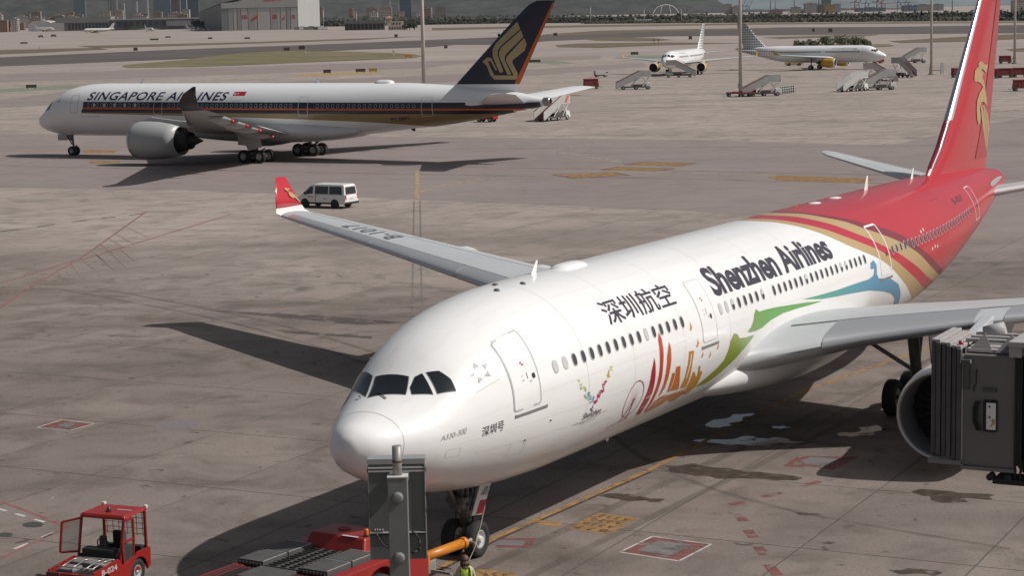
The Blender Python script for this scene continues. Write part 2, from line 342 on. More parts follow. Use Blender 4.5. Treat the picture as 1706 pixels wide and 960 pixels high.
GL = {
 'lead': ([(-5.29, 45.49), (-2.67, 55.11), (-0.62, 59.39), (4.46, 67.94), (11.42, 81.54), (25.37, 101.21)], 0.2, 'yellow'),
 'lead_e': ([(-5.18, 45.48), (-2.57, 54.98), (-0.53, 59.24), (4.55, 67.75)], 0.12, 'dark'),
 'stub': ([(0.59, 61.17), (1.37, 60.74)], 0.45, 'yellow'),
 'ystem': ([(-9.16, 204.01), (-7.79, 172.05)], 0.36, 'paleyellow'),
 'dsh1': ([(-37.76, 151.82), (-33.74, 158.08), (-28.38, 165.18)], 0.3, 'darkdash'),
 'dsh2': ([(62.57, 286.38), (74.59, 299.23)], 0.35, 'darkdash'),
 'ycurve': ([(-7.88, 179.03), (-5.95, 186.12), (-2.76, 191.43), (3.99, 194.03), (8.59, 195.81)], 0.35, 'paleyellow'),
 'pc1': ([(3.78, 230.69), (11.79, 243.3)], 0.5, 'pale'),
 'pc2': ([(4.74, 228.41), (11.63, 209.18)], 0.5, 'pale'),
 'rl1': ([(-30.38, 121.48), (-29.29, 126.14), (-28.08, 133.75), (-29.32, 165.87)], 0.15, 'redline'),
 'rl2': ([(-27.79, 110.87), (-28.09, 120.07), (-28.12, 131.16), (-22.02, 161.95)], 0.15, 'redline'),
 'rl3': ([(-28.93, 115.55), (-28.15, 119.54), (-25.94, 123.33), (-23.1, 128.8), (-21.34, 132.01), (-19.95, 135.8), (-16.14, 140.88)], 0.09, 'redfade'),
 'rx1': ([(-16.69, 65.29), (-15.1, 63.39), (-13.74, 61.61)], 0.14, 'redline'),
 'rx2': ([(-13.74, 61.61), (-14.33, 60.0), (-14.94, 58.07)], 0.14, 'redline'),
 'wx1': ([(-16.55, 64.3), (-14.22, 61.95)], 0.14, 'whitedash'),
 'wx2': ([(-13.99, 61.05), (-15.04, 58.48)], 0.14, 'whitedash'),
 'yc': ([(14.7, 196.52), (24.82, 188.98)], 0.35, 'paleyellow'),
 'hatch0': ([(-30.21, 122.56), (-28.65, 117.53)], 0.08, 'redfade'),
 'hatch1': ([(-29.85, 125.35), (-27.97, 119.52)], 0.08, 'redfade'),
 'hatch2': ([(-29.24, 126.72), (-28.01, 123.35)], 0.08, 'redfade'),
 'hatch3': ([(-28.82, 129.08), (-27.24, 123.8)], 0.08, 'redfade'),
 'hatch4': ([(-28.46, 131.86), (-26.0, 123.62)], 0.08, 'redfade'),
 'hatch5': ([(-28.08, 133.75), (-25.29, 125.53)], 0.08, 'redfade'),
 'hatch6': ([(-27.47, 135.67), (-24.44, 126.29)], 0.08, 'redfade'),
 'hatch7': ([(-27.06, 137.68), (-24.15, 128.35)], 0.08, 'redfade'),
 'hatch8': ([(-26.81, 139.77), (-24.05, 131.16)], 0.08, 'redfade'),
 'hatch9': ([(-28.39, 138.25), (-26.07, 131.48)], 0.08, 'redfade'),
 'hatch10': ([(-28.65, 142.66), (-26.24, 135.47)], 0.08, 'redfade'),
 'hatch11': ([(-28.77, 146.15), (-26.43, 139.71)], 0.08, 'redfade'),
 'hatch12': ([(-28.87, 149.38), (-25.86, 141.07)], 0.08, 'redfade'),
 'hatch13': ([(-29.16, 154.54), (-25.69, 145.6)], 0.08, 'redfade'),
 'rd0': ([(6.76, 61.66), (6.87, 60.75)], 0.32, 'red'),
 'rd1': ([(6.85, 59.74), (6.93, 58.82)], 0.32, 'red'),
 'rd2': ([(6.92, 57.8), (7.02, 56.86)], 0.32, 'red'),
 'rd3': ([(6.98, 55.84), (7.1, 54.73)], 0.32, 'red'),
 're0': ([(7.8, 63.86), (8.51, 64.38)], 0.28, 'red'),
 're1': ([(9.23, 65.24), (9.93, 65.87)], 0.28, 'red'),
 're2': ([(6.67, 62.91), (7.15, 63.19)], 0.28, 'red'),
}
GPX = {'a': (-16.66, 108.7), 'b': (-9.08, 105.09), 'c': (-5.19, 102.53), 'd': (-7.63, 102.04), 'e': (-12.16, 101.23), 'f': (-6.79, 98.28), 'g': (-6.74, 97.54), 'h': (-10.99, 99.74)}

ground = struct(MB().sheet([(-9000, -200), (9000, -200), (9000, 12000), (-9000, 12000)], -.06).build('ground', field))
apron = struct(MB().sheet([(-420, -150), (420, -150), (420, 560), (150, 700), (-420, 620)], -.004).build('apron', conc))
# the near concrete is cast in slabs with dark sealed joints
C_, S_ = math.cos(R_(63.4)), math.sin(R_(63.4))
def grid(a, b): return (a*C_+b*S_, a*S_-b*C_)       # a along 63.4 deg, b across it
seal = M('joint_sealant', (.06, .052, .048), .9)
me = MB().box(.022, 7.728, .022, 5.028, .001, .006).mesh('slab', slabm); bed = MB()
for i in range(-3, 12):
    for j in range(-22, 8):
        a, b = 55.1+7.75*i, -18.53+5.05*j; cx, cy = grid(a+3.9, b+2.5)
        if not (44 < cy < 128 and abs(cx) < .262*cy+7): continue
        o = link('slab', me, ground); x, y = grid(a, b); o.location = (x, y, 0); o.rotation_euler = (0, 0, R_(63.4)); o.scale = (1, -1, 1)
        bed.add([(*grid(a+p, b+q), 0) for p, q in ((0, 0), (7.75, 0), (7.75, 5.05), (0, 5.05))], [(0, 1, 2, 3)])
struct(bed.build('joint_bed', seal, ground))
KIND = {'taxiway': (tarm, 'taxiway', .004), 'taxiway_b': (tarm, 'taxiway', .004), 'taxiway_c': (tarm, 'taxiway', .004), 'runway': (runm, 'runway', .004)}
for k, p in GS.items():
    if k in KIND: struct(MB().sheet(p, KIND[k][2]).build(KIND[k][1], KIND[k][0]))
def band(pts, wid, z, m, name, parent=None, dash=None):
    mb = MB()
    P = [Vector((x, y, 0)) for x, y in pts]
    if dash:
        Q = []
        for a, b in zip(P[:-1], P[1:]):
            n = max(1, int((b-a).length/dash))
            for i in range(n): Q.append((a.lerp(b, i/n), a.lerp(b, (i+.5)/n)))
    else: Q = list(zip(P[:-1], P[1:]))
    for a, b in Q:
        d = (b-a).normalized(); n = Vector((-d.y, d.x, 0))*wid/2
        mb.add([(*(a+n).xy, z), (*(a-n).xy, z), (*(b-n).xy, z), (*(b+n).xy, z)], [(0, 1, 2, 3)])
    return mb.build(name, m, parent)
for k, (p, wd, m) in GL.items():
    z = .009 if k == 'lead_e' else .0125 if k.startswith(('hatch', 'stub')) else .011
    band(p, wd, z, PM['dark' if m == 'darkdash' else m], 'painted_line', ground, 1.1 if m == 'whitedash' else 2.6 if m == 'darkdash' else None)
mb = MB()
for k in range(78):
    y = 170.2-k*1.05; x = -7.71+(170.2-y)*(3.66/85.2)
    for s in (-.25, .25): mb.box(x+s-.06, x+s+.06, y-.35, y+.2, .0122, .0135)
stuff(mb.build('dashed_border', PM['grey'], ground))
oil = see_through(M('oil_stain', (.075, .06, .045), .45, noise=(3, .5), spec=.4), 1.3, .5, .68, .9)
damp_dark = see_through(M('damp_and_dark_mark', (.1, .083, .074), .5, noise=(2, .3)), .9, .45, .62, .7)
patch = M('mortar_patch', (.17, .15, .155), .8, noise=(4, .2))
water = see_through(M('puddle_water', (.05, .05, .05), .05, spec=.9), 1.1, .56, .64)
def ragged(p, amt=.12, n=4):
    out = []; rr = random.Random(len(p)*7+int(p[0][0]*10))
    for i in range(len(p)):
        a, b = Vector(p[i]), Vector(p[(i+1) % len(p)])
        for k in range(n):
            q = a.lerp(b, k/n); f = min(.35, (b-a).length*amt)
            out.append((q.x+rr.uniform(-f, f), q.y+rr.uniform(-f, f)))
    return out
def smooth_poly(p, it=2):
    for _ in range(it):
        q = []
        for i in range(len(p)):
            a, b = Vector(p[i]), Vector(p[(i+1) % len(p)]); q += [tuple(a.lerp(b, .25)), tuple(a.lerp(b, .75))]
        p = q
    return p
for k, p in GS.items():
    if k.startswith('puddle'):
        c = sum((Vector(v) for v in p), Vector((0, 0)))/len(p); struct(MB().sheet(smooth_poly(ragged([tuple(c+(Vector(v)-c)*1.35) for v in p], .4, 3)), .0072).build('damp_and_dark_mark', damp_dark, ground))
        struct(MB().sheet(smooth_poly(ragged(p, .35, 3)), .0082).build('puddle', water, ground))
    elif k.startswith('stain'): struct(MB().sheet(smooth_poly(ragged(p, .18, 3)), .0079).build('oil_stain', oil, ground))
    elif k.startswith('oval'): struct(MB().sheet(smooth_poly(p), .0145).build('damp_and_dark_mark', M('tyre_black', (.05, .045, .045), .8), ground))
    elif k.startswith('patch'): struct(MB().sheet(ragged(p, .1), .0078).build('mortar_patch', patch, ground))
    elif k.startswith('red_sq'): struct(MB().sheet(p, .008).build('red_marking', PM['red'], ground)); 
    elif k.startswith('grey_sq'): struct(MB().sheet(p, .013).build('grey_marking', PM['grey'], ground))
    elif k.startswith('amber'): struct(MB().sheet(p, .0085).build('amber_marking', PM['amber'], ground))
    elif k.startswith(('yl', 'ny')): 
        struct(MB().sheet(p, .0085).build('yellow_marking', PM['amber'], ground))
    elif k.startswith('gr'): struct(MB().sheet(p, .012).build('green_marking', PM['green'] if k != 'gr1' else PM['paleyellow'], ground))
def frame_line(p, wd, z, m):
    band(p+[p[0]], wd, z, m, 'painted_line', ground)
for k in ('red_square', 'red_sq3'): frame_line(GS[k], .07, .0105, PM['whitedash'])
for k in ('yl1', 'yl2', 'yl3'): frame_line(GS[k], .22, .0105, PM['dark'])
# stand numbers stencilled on the amber panel, four rows read from the nose
def ground_text(s, o, ux, uy, wd, ht, m=PM['dark'], z=.0125, bold=.01):
    ux, uy = Vector((*ux, 0)).normalized(), Vector((*uy, 0)).normalized()
    struct(lettering(s, m, ground, lambda u, v: Vector((*o, z))+ux*wd*u+uy*ht*v, bold, name='stencil'))
q = [Vector(v) for v in GS['amber_panel']]
e1, e2 = q[1]-q[0], q[3]-q[0]
for i, t in enumerate(('B 7 7', 'A 3 1 0', 'A 3 3 0', 'A 3 3 2')):
    o = q[0]+e2*.86+e1*(.06+.235*i)
    ground_text(t, o+e1*.16, -e2, -e1, e2.length*.72, e1.length*.15)
q = [Vector(v) for v in GS['amber_panel2']]
e1, e2 = q[1]-q[0], q[2]-q[1]
ground_text('5 3 K', q[1]-e1*.25+e2*.75, -e2, -e1, e2.length*.6, e1.length*.4)
struct(MB().sheet(smooth_poly(ragged([GPX['a'], GPX['b'], GPX['c'], GPX['d']], .02, 6), 1), .0074).build('dark_strip', damp_dark, ground)); struct(MB().sheet([GPX[q] for q in 'efgh'], .0074).build('dark_strip', damp_dark, ground))  # two long dark strips laid over the slabs
rub = see_through(M('tyre_rubber_mark', (.08, .07, .065), .8), .35, .3, .75, .36)
for pts, wd in (([(-6, 47), (-1.9, 54.5), (2.5, 62), (9, 73), (16, 85), (26, 102)], .4), ([(-4.6, 46.5), (-.6, 53.6), (4, 61.3), (10.4, 72.2), (17.4, 84.2), (27, 101)], .35), ([(-26, 118), (-14, 104), (-5, 88), (-1, 76)], .3), ([(-24.2, 118.6), (-12.6, 104.6), (-3.6, 88.6), (.6, 76)], .3), ([(14, 57), (7, 63), (3.5, 72), (3.2, 82)], .25), ([(-60, 236), (-20, 214), (20, 196), (60, 172)], .7), ([(-62, 226), (-22, 205), (18, 187), (58, 164)], .7), ([(-70, 250), (10, 232), (60, 224)], .6)):
    q = smooth_open = [tuple(p) for p in pts]
    for _ in range(3):
        r = [q[0]]
        for a, b in zip(q[:-1], q[1:]): a, b = Vector(a), Vector(b); r += [tuple(a.lerp(b, .25)), tuple(a.lerp(b, .75))]
        q = r+[q[-1]]
    band(q, wd, .0069, rub, 'tyre_mark', ground)
# grass islands
gi = 0
for k, p in GS.items():
    if k[0] == 'g' and k[1:].isdigit():
        o = MB().sheet(ragged(p, .06, 6), .03).build('grass', grassm if k in ('g1', 'g5') else grassd)
        stuff(o)
# ------------------------------------------------------------------ airliner kit
class Fus:
    """fuselage given by crown, keel, half-width and max-width-line curves; a = degrees from the crown, port positive"""
    def __init__(s, T, B, W, Mz, zc): s.T, s.B, s.W, s.M, s.zc = pchip(T), pchip(B), pchip(W), pchip(Mz), zc; s.x0, s.x1 = T[0][0], T[-1][0]
    def P(s, X, a, off=0.0):
        r = R_(a); m = s.M(X); c = math.cos(r); hh = (s.T(X)-m) if c > 0 else (m-s.B(X)); ww = s.W(X)
        y, z = -ww*math.sin(r), s.zc+m+hh*c
        if off:
            ny, nz = -math.sin(r)*max(hh, .01), c*max(ww, .01); l = math.hypot(ny, nz); y += ny/l*off; z += nz/l*off
        return Vector((X, y, z))
    def shell(s, Xs, n=96):
        return [[s.P(X, 360*i/n) for i in range(n)] for X in Xs]
def frange(a, b, n): return [a+(b-a)*i/(n-1) for i in range(n)]
def xs_nose(x0, x1, xa, xb, n0=34, n2=40):
    """denser rings on the nose cap and the tail cone"""
    return [x0+(xa-x0)*(i/n0)**2.2 for i in range(n0+1)]+frange(xa, xb, 24)[1:]+frange(xb, x1, n2)[1:]
def decal(F, polys, off, mat, parent, name='livery', step=(.6, 3.0), k=.049):
    """flat print that follows the skin: polygons in (X, a)"""
    bm = bmesh.new()
    tess(bm, polys, k)
    for ax, st in ((0, step[0]), (1, step[1]*k)):
        lo = min(v.co[ax] for v in bm.verts); hi = max(v.co[ax] for v in bm.verts); q = lo+st
        while q < hi-1e-4:
            c = Vector((0, 0, 0)); nn = Vector((0, 0, 0)); c[ax] = q+1.3e-5; nn[ax] = 1
            bmesh.ops.bisect_plane(bm, geom=bm.verts[:]+bm.edges[:]+bm.faces[:], plane_co=c, plane_no=nn, dist=1e-6); q += st
    for v in bm.verts: v.co = F.P(v.co.x, v.co.y/k, off)
    for f in bm.faces: f.smooth = True
    me = bpy.data.meshes.new(name); bm.to_mesh(me); bm.free(); me.materials.append(mat)
    return link(name, me, parent)
def oval(cx, ca, w_, h_, k=.049, n=20, e=2.6):
    out = []
    for i in range(n):
        t = 2*math.pi*i/n; c, s_ = math.cos(t), math.sin(t)
        out.append((cx+w_/2*math.copysign(abs(c)**(2/e), c), ca+h_/2/k*math.copysign(abs(s_)**(2/e), s_)))
    return out
def ring_patch(F, outer, inner, off, mat, parent, name):
    mb = MB(); n = len(outer)
    mb.add([F.P(x, a, off) for x, a in outer]+[F.P(x, a, off) for x, a in inner], [(i, (i+1) % n, n+(i+1) % n, n+i) for i in range(n)], 0, True)
    return mb.build(name, mat, parent, fix=False)
def rrect(x0, x1, a0, a1, r, k=.049, n=5, slant=0.0):
    """rounded rectangle in (X, a), many points along the curved sides"""
    ra = r/k; out = []
    def arc(cx, ca, t0):
        for i in range(n+1):
            t = R_(t0+90*i/n); out.append((cx+r*math.cos(t), ca+ra*math.sin(t)))
    arc(x1-r, a1-ra, 0); arc(x0+r, a1-ra, 90)
    for i in range(1, 12): out.append((x0, a1-ra+(a0-a1+2*ra)*i/12))
    arc(x0+r, a0+ra, 180); arc(x1-r, a0+ra, 270)
    for i in range(1, 12): out.append((x1, a0+ra+(a1-a0-2*ra)*i/12))
    return [(x+slant*(a-a0), a) for x, a in out]
def fus_door(F, x0, x1, a0, a1, skin, seam, parent, r=.14, wseam=.05, k=.049, peep=None, sill=None, off=.006, slant=0.0):
    o = rrect(x0, x1, a0, a1, r, k, slant=slant); kk = wseam
    i_ = rrect(x0+kk, x1-kk, a0+kk/k, a1-kk/k, max(.03, r-kk), k, slant=slant)
    if skin:
        d = decal(F, [o], off, skin, parent, 'door')
        ring_patch(F, o, i_, off+.004, seam, d, 'seam')
    else: d = ring_patch(F, o, i_, off+.004, seam, parent, 'door')
    if peep: decal(F, [oval(x0+(x1-x0)*.72, a0+(a1-a0)*.63, .14, .17, k)], off+.008, peep, d, 'peephole')
    if sill:
        s_ = [(x0-.12, a1+.2/k-.12/k), (x0-.02, a1+.1/k), (x1+.02, a1+.1/k), (x1+.12, a1+.08/k), (x1+.12, a1+.19/k), (x0-.12, a1+.2/k)]
        decal(F, [s_], off+.003, sill, d, 'sill')
    return d
def fus_text(F, s, X0, X1, a_top, a_base, mat, parent, off=.008, bold=0.0, shear=0.0, name='lettering', n=(30, 8), space=1.0):
    return lettering(s, mat, parent, lambda u, v: F.P(X0+(X1-X0)*u, a_base+(a_top-a_base)*v, off), bold, shear, space, name, n)
def airfoil(n=14, tc=.12, camber=.015):
    """upper then lower surface from the trailing edge round the nose: (u, w)"""
    up, lo = [], []
    for i in range(n+1):
        x = .5*(1-math.cos(math.pi*i/n))
        t = 5*tc*(.2969*math.sqrt(x)-.126*x-.3516*x*x+.2843*x**3-.1036*x**4); c = camber*4*x*(1-x)
        up.append((x, c+t)); lo.append((x, c-t))
    return up[::-1]+lo[1:-1]
class Wing:
    """stations: (span, LE x, chord, z, thickness); side +1 starboard, -1 port"""
    def __init__(s, st, side, vertical=False):
        s.st, s.side, s.vert, s.inc = st, side, vertical, 0.0
        s.f = [pchip([(q[0], q[i]) for q in st]) for i in (1, 2, 3, 4)]
        for i, j in ((0, 1), (1, 2), (2, 3), (3, 4)):     # straight edges between stations
            s.f[i] = (lambda j: (lambda y: s.lin(y, j)))(j)
    def lin(s, y, j):
        st = s.st
        if y <= st[0][0]: return st[0][j]
        for a, b in zip(st[:-1], st[1:]):
            if y <= b[0]: return a[j]+(b[j]-a[j])*(y-a[0])/(b[0]-a[0])
        return st[-1][j]
    def P(s, y, u, w_, off=0.0):
        x, c, z, t = (f(y) for f in s.f)
        if s.vert: return Vector((x+u*c, s.side*(w_*c+math.copysign(off, w_)), z if z else y))
        tw = math.tan(R_(s.inc*max(0, 1-y/s.st[-1][0]))); return Vector((x+u*c, s.side*y, z+w_*c-(u-.25)*c*tw+math.copysign(off, w_)))
    def ring(s, y, n=14): return [s.P(y, u, w_) for u, w_ in airfoil(n, s.f[3](y), 0 if s.vert else .015)]
    def build(s, ys, name, mat, parent, n=14):
        mb = MB(); mb.loft([s.ring(y, n) for y in ys], 0, True); return mb.build(name, mat, parent, auto=True)
    def surf(s, y, u, up=1, off=.0):
        tc = s.f[3](y); x = u
        t = 5*tc*(.2969*math.sqrt(x)-.126*x-.3516*x*x+.2843*x**3-.1036*x**4); c = 0 if s.vert else .015*4*x*(1-x)
        p = s.P(y, u, c+up*t); 
        if s.vert: p.y += s.side*up*off
        else: p.z += up*off
        return p
    def patch(s, y0, y1, u0, u1, mat, parent, name, up=1, off=.01, ny=10, nu=5, ufun=None):
        mb = MB(); rows = []
        for i in range(ny+1):
            y = y0+(y1-y0)*i/ny; rows.append([s.surf(y, u0+(u1-u0)*j/nu, up, off) for j in range(nu+1)])
        n = nu+1; mb.add([p for r in rows for p in r], [(i*n+j, i*n+j+1, (i+1)*n+j+1, (i+1)*n+j) for i in range(ny) for j in range(nu)], 0, True)
        return mb.build(name, mat, parent, fix=False)
    def slat(s, y0, y1, u_up, u_lo, mat, parent, name='slat', off=.02, ny=4, nu=7):
        mb = MB(); rows = []
        for i in range(ny+1):
            y = y0+(y1-y0)*i/ny; r = [s.surf(y, u_up*(1-j/nu)**2, 1, off) for j in range(nu)]+[s.surf(y, u_lo*(j/nu)**2, -1, off) for j in range(nu+1)]
            for p in r: p.x -= off
            rows.append(r)
        mb.loft(rows, 0, True, closed=False); return mb.build(name, mat, parent, fix=False)
tyre_m = M('tyre_rubber', (.022, .021, .021), .85); rim_m = M('wheel_rim', (.42, .42, .42), .4, .3); gear_m = M('gear_leg', (.16, .16, .155), .45, .3, noise=(3, .3))
hub_m = M('hub_cap', (.62, .6, .56), .4)
def wheel(parent, c, r, wd, ay=(0, 1, 0), n=28, name='wheel', rim=None):
    mb = MB(); w2 = wd/2; c = Vector(c)
    mb.lathe([(-w2*.72, r*.5), (-w2, r*.62), (-w2, r*.84), (-w2*.78, r*.965), (-w2*.35, r), (w2*.35, r), (w2*.78, r*.965), (w2, r*.84), (w2, r*.62), (w2*.72, r*.5)], c, ay, n)
    t = mb.build(name, tyre_m, parent)
    m2 = MB(); m2.lathe([(-w2*.74, r*.53), (-w2*.8, r*.5), (-w2*.8, r*.44), (-w2*.45, r*.36), (-w2*.5, .12*r), (-w2*.9, .1*r), (-w2*.9, 0)], c, ay, n)
    m2.lathe([(w2*.74, r*.53), (w2*.8, r*.5), (w2*.8, r*.44), (w2*.45, r*.36), (w2*.5, .12*r), (w2*.9, .1*r), (w2*.9, 0)], c, ay, n)
    m2.build('rim', rim or rim_m, t); return t
dark_m = M('dark_intake', (.02, .02, .02), .6); lip_m = M('polished_lip', (.45, .45, .46), .38, .7)
def nacelle(parent, o, L, r, mat, name='engine', core=True, lip=lip_m, blades=22, tail=dark_m, lipL=.09):
    """turbofan: cowl lathe along +X from the inlet at o; lip, fan and exhaust cone are sub-parts"""
    o = Vector(o)
    cowl = [(.02*L, .88*r), (0, .915*r), (.012*L, .945*r), (.06*L, .985*r), (.16*L, 1.03*r), (.32*L, 1.045*r), (.55*L, 1.02*r), (.78*L, .93*r), (1.0*L, .80*r), (.995*L, .77*r), (.8*L, .8*r)]
    mb = MB().lathe(cowl, o, (1, 0, 0), 48)
    mb.lathe([(.02*L, .88*r), (.08*L, .84*r), (.2*L, .83*r), (.34*L, .85*r)], o, (1, 0, 0), 48, 1)
    e = mb.build(name, [mat, M('intake_liner', (.12, .12, .125), .5)], parent, fix=False)
    MB().lathe([(.03*L, .872*r), (.012*L, .885*r), (-.003*L, .917*r), (.01*L, .95*r), (lipL*L*.5, .98*r), (lipL*L, 1.003*r)], o, (1, 0, 0), 48).build('inlet_lip', lip, e, fix=False)
    f = MB().lathe([(.3*L, .85*r), (.3*L, .3*r)], o, (1, 0, 0), 32)
    for k in range(blades):
        t0 = 2*math.pi*k/blades
        def q(rad, t, x): return o+Vector((x*L, rad*r*math.cos(t), rad*r*math.sin(t)))
        f.add([q(.26, t0, .22), q(.26, t0+.16, .3), q(.84, t0+.2, .29), q(.84, t0-.04, .23)], [(0, 1, 2, 3)])
    f.build('fan', M('fan_blades', (.06, .06, .065), .4, .5), e, fix=False)
    MB().lathe([(.12*L, 0), (.15*L, .1*r), (.22*L, .22*r), (.3*L, .3*r)], o, (1, 0, 0), 24).build('spinner', M('spinner', (.1, .1, .1), .4), e, fix=False)
    if core:
        MB().lathe([(.8*L, .62*r), (.95*L, .6*r), (1.12*L, .5*r), (1.2*L, .46*r), (1.19*L, .43*r)], o, (1, 0, 0), 32).build('core_cowl', tail, e, fix=False)
        MB().lathe([(1.05*L, .36*r), (1.2*L, .33*r), (1.45*L, .04*r), (1.46*L, 0)], o, (1, 0, 0), 24).build('exhaust_cone', tail, e, fix=False)
    return e
def pylon(parent, W_, y, eng, L, r, mat):
    """tapered strut from the nacelle top up to the wing"""
    o = Vector(eng); s_ = W_.side; rings = []
    le = W_.f[0](y); c = W_.f[1](y); z = W_.f[2](y)
    for x, z0, z1, wd in ((o.x+.12*L, o.z+.9*r, o.z+1.06*r, .1), (o.x+.35*L, o.z+.8*r, max(o.z+1.25*r, z*.5+o.z*.5+.5*r), .32), (le+.02*c, o.z+.7*r, z+.03*c, .4), (le+.3*c, o.z+.75*r, z, .36), (le+.62*c, z-.07*c, z-.01*c, .1)):
        rings.append([Vector((x, o.y-wd/2, z0)), Vector((x, o.y+wd/2, z0)), Vector((x, o.y+wd/2, z1)), Vector((x, o.y-wd/2, z1))])
    return MB().loft(rings, 0, False).build('pylon', mat, parent, bev=.04)
def flap_fairing(parent, W_, y, L, r, mat, u=.62, drop=.0):
    c = W_.f[1](y); p = W_.P(y, u, -.03); rings = []
    prof = [(0, .05), (.12, .45), (.3, .85), (.5, 1), (.7, .85), (.88, .45), (1, .06)]
    rings = [[Vector((p.x+t*L, p.y+math.cos(2*math.pi*i/12)*r*q*.7, p.z-.45*r-drop*t*L+math.sin(2*math.pi*i/12)*r*q)) for i in range(12)] for t, q in prof]
    return MB().loft(rings).build('flap_fairing', mat, parent)
white = M('white_paint_gloss', (.8, .8, .79), .24, noise=(.25, .02), coat=.3, dirt=(1.6, .22, (.52, .48, .43), (.07, 1.2, 1.2)), bump=(1.1, .05))
greyw = M('wing_grey', (.46, .48, .49), .38, noise=(.5, .05), dirt=(1.5, .12, (.3, .3, .3)))
slatm = M('slat_grey', (.52, .53, .54), .3, .55)
glass = M('cockpit_glass', (.012, .016, .018), .06, spec=.8)
winm = M('cabin_window', (.055, .055, .06), .18); winm2 = M('plugged_window', (.5, .51, .51), .35); rimw = M('window_rim', (.42, .42, .43), .4)
seam_m = M('door_seam', (.4, .41, .42), .5); line_m = M('panel_line', (.5, .5, .5), .5); dk = M('dark_lettering', (.045, .038, .055), .35)
chrome = M('bright_metal', (.75, .75, .76), .22, 1.0)
# ------------------------------------------------------------------ white and red airliner on the stand
LV = {
 'b1': [(28,-15),(27.94,-2.8),(28.13,7.8),(28.68,15.6),(29.27,23.5),(29.93,31.5),(30.64,39.8),(31.44,48.6),(32.38,57.7),(33.57,66.1),(35.14,76.2),(36.33,85.9),(37.59,97.6),(39.08,110.7),(42.99,140)],
 'b2': [(28.52,-3),(28.98,8.5),(29.64,18.8),(30.45,28.6),(31.42,38.3),(32.49,48.7),(33.82,59),(35.41,69.7),(36.88,81.1),(38.52,94.4),(40.16,107.1),(43.5,132)],
 'b3': [(30.16,-13.5),(30.08,4.3),(30.89,16.6),(31.66,27),(32.6,37),(33.64,48),(34.96,58.7),(36.19,68.3),(37.48,76.9),(38.75,86.2),(40.36,98.3),(44.5,132)],
 'b4': [(31.29,-15),(31.06,4.3),(31.85,15.5),(32.82,27.7),(33.9,36.9),(35,47.7),(36.27,56.6),(37.91,67.4),(39.83,81.5),(41.39,95.5),(45,129)],
 'b5': [(31.54,0.5),(32.2,14.3),(33.15,25),(34.16,32.7),(35.32,42.3),(37.51,56),(38.95,66.4),(40.2,77.5),(41.92,92.1),(45.5,126)],
 'wF': [(3.28,-22),(3.27,10.4),(2.74,19.2),(2.46,-16.1)],
 'wFF': [(4.1,-57),(3.34,-26.8),(2.53,-20.6),(3.5,-60)],
 'wS1': [(3.45,19.9),(3.13,40.1),(2.82,24.2),(3,17.8),(3.3,15.9)],
 'wS2': [(3.52,22.7),(3.71,31),(3.74,43),(3.64,53.5),(3.22,42.9)],
 'bfL': [(8.42,85.1),(9.35,100.9)],
 'bfR': [(10.74,82.9),(10.28,90.4),(9.97,97.6),(9.39,104.8)],
 's_t1': [(13.55,87.8),(13.64,92.4),(13.72,99.9),(13.81,111.2),(13.76,120.5),(13.73,128.1),(13.37,126.6),(13.3,117.4),(13.36,108.4),(13.38,95.7)],
 's_t2': [(14.13,73.5),(14.23,77.8),(14.25,85.1),(14.22,95.3),(14.25,103.9),(14.22,114),(14.17,126.7),(14,127.2),(13.98,117.8),(13.98,107.4),(13.98,98.7),(13.96,88.3),(13.98,78.1)],
 's_t3': [(14.71,81.3),(14.81,85.8),(14.83,94.2),(14.79,103.7),(14.75,112),(14.59,116.6),(14.49,117.2),(14.53,109.4),(14.5,100.5),(14.5,90)],
 's_b1': [(15.04,102.9),(15.27,103.2),(15.27,99.4),(15.6,99.7),(15.73,107),(16.07,117.8),(15.13,116.4),(15.05,110.2)],
 's_b2': [(16.19,92.2),(16.59,92.9),(16.55,100.9),(16.67,112.8),(16.72,119.2),(16.18,117.8),(16.22,111.1),(16.19,101.9)],
 's_b3': [(16.81,108),(16.97,108.9),(17.2,113),(17.32,112.8),(17.18,105.3),(17.33,105.8),(17.44,110.3),(17.66,110.5),(17.7,118),(17.7,122.6),(17.25,126.9),(16.76,123.3),(16.82,119.8),(16.82,113.4)],
 's_base': [(14.15,129.1),(14.37,120.7),(14.72,118.2),(15.52,119.3),(16.79,120.5),(17.25,126.9),(16.76,125.4),(16.4,128.7),(16.08,128.5),(15.59,124.8),(15.26,127.4)],
 's_birds': [(16.49,77.2),(16.87,89.3),(17.31,98.2),(17.96,100.3),(18.56,96.6),(14.03,62.4)],
 's_g1': [(19.4,108.6),(19.55,102.1),(19.64,95.7),(19.89,91.4),(20.18,92.8),(20.42,96.4),(21.01,97.6),(21.75,98.1),(21.46,101.9),(20.84,107.6),(20.43,111.6)],
 's_g2': [(21.11,93.9),(21.39,91.9),(21.61,88.1),(21.72,83.9),(21.93,80.5),(22.17,83.1),(22.62,83.2),(23.52,84),(25.05,86.2),(26.65,88.7),(28.34,92.1),(27.32,91.8),(25.84,90.7),(24.4,90.2),(23.17,92),(22.44,95),(21.86,95.6),(21.34,95)],
 's_wave': [(26.35,85.5),(28.34,87.2),(30.09,88.1),(31.91,88.3),(33.61,88.8),(34.16,86.9),(34.31,82),(33.89,81.7),(33.97,76.9),(34.36,75.2),(34.62,79.5),(34.55,87.2),(34.78,91.1),(36.22,94.6),(37.44,102.5),(38.28,113.6),(38.82,125),(38.86,132.2),(38.28,128.4),(37.74,116.6),(36.91,109.6),(35.64,104),(33.7,98.1),(31.94,95.4),(30.1,93.1),(28.33,90.5)],
}

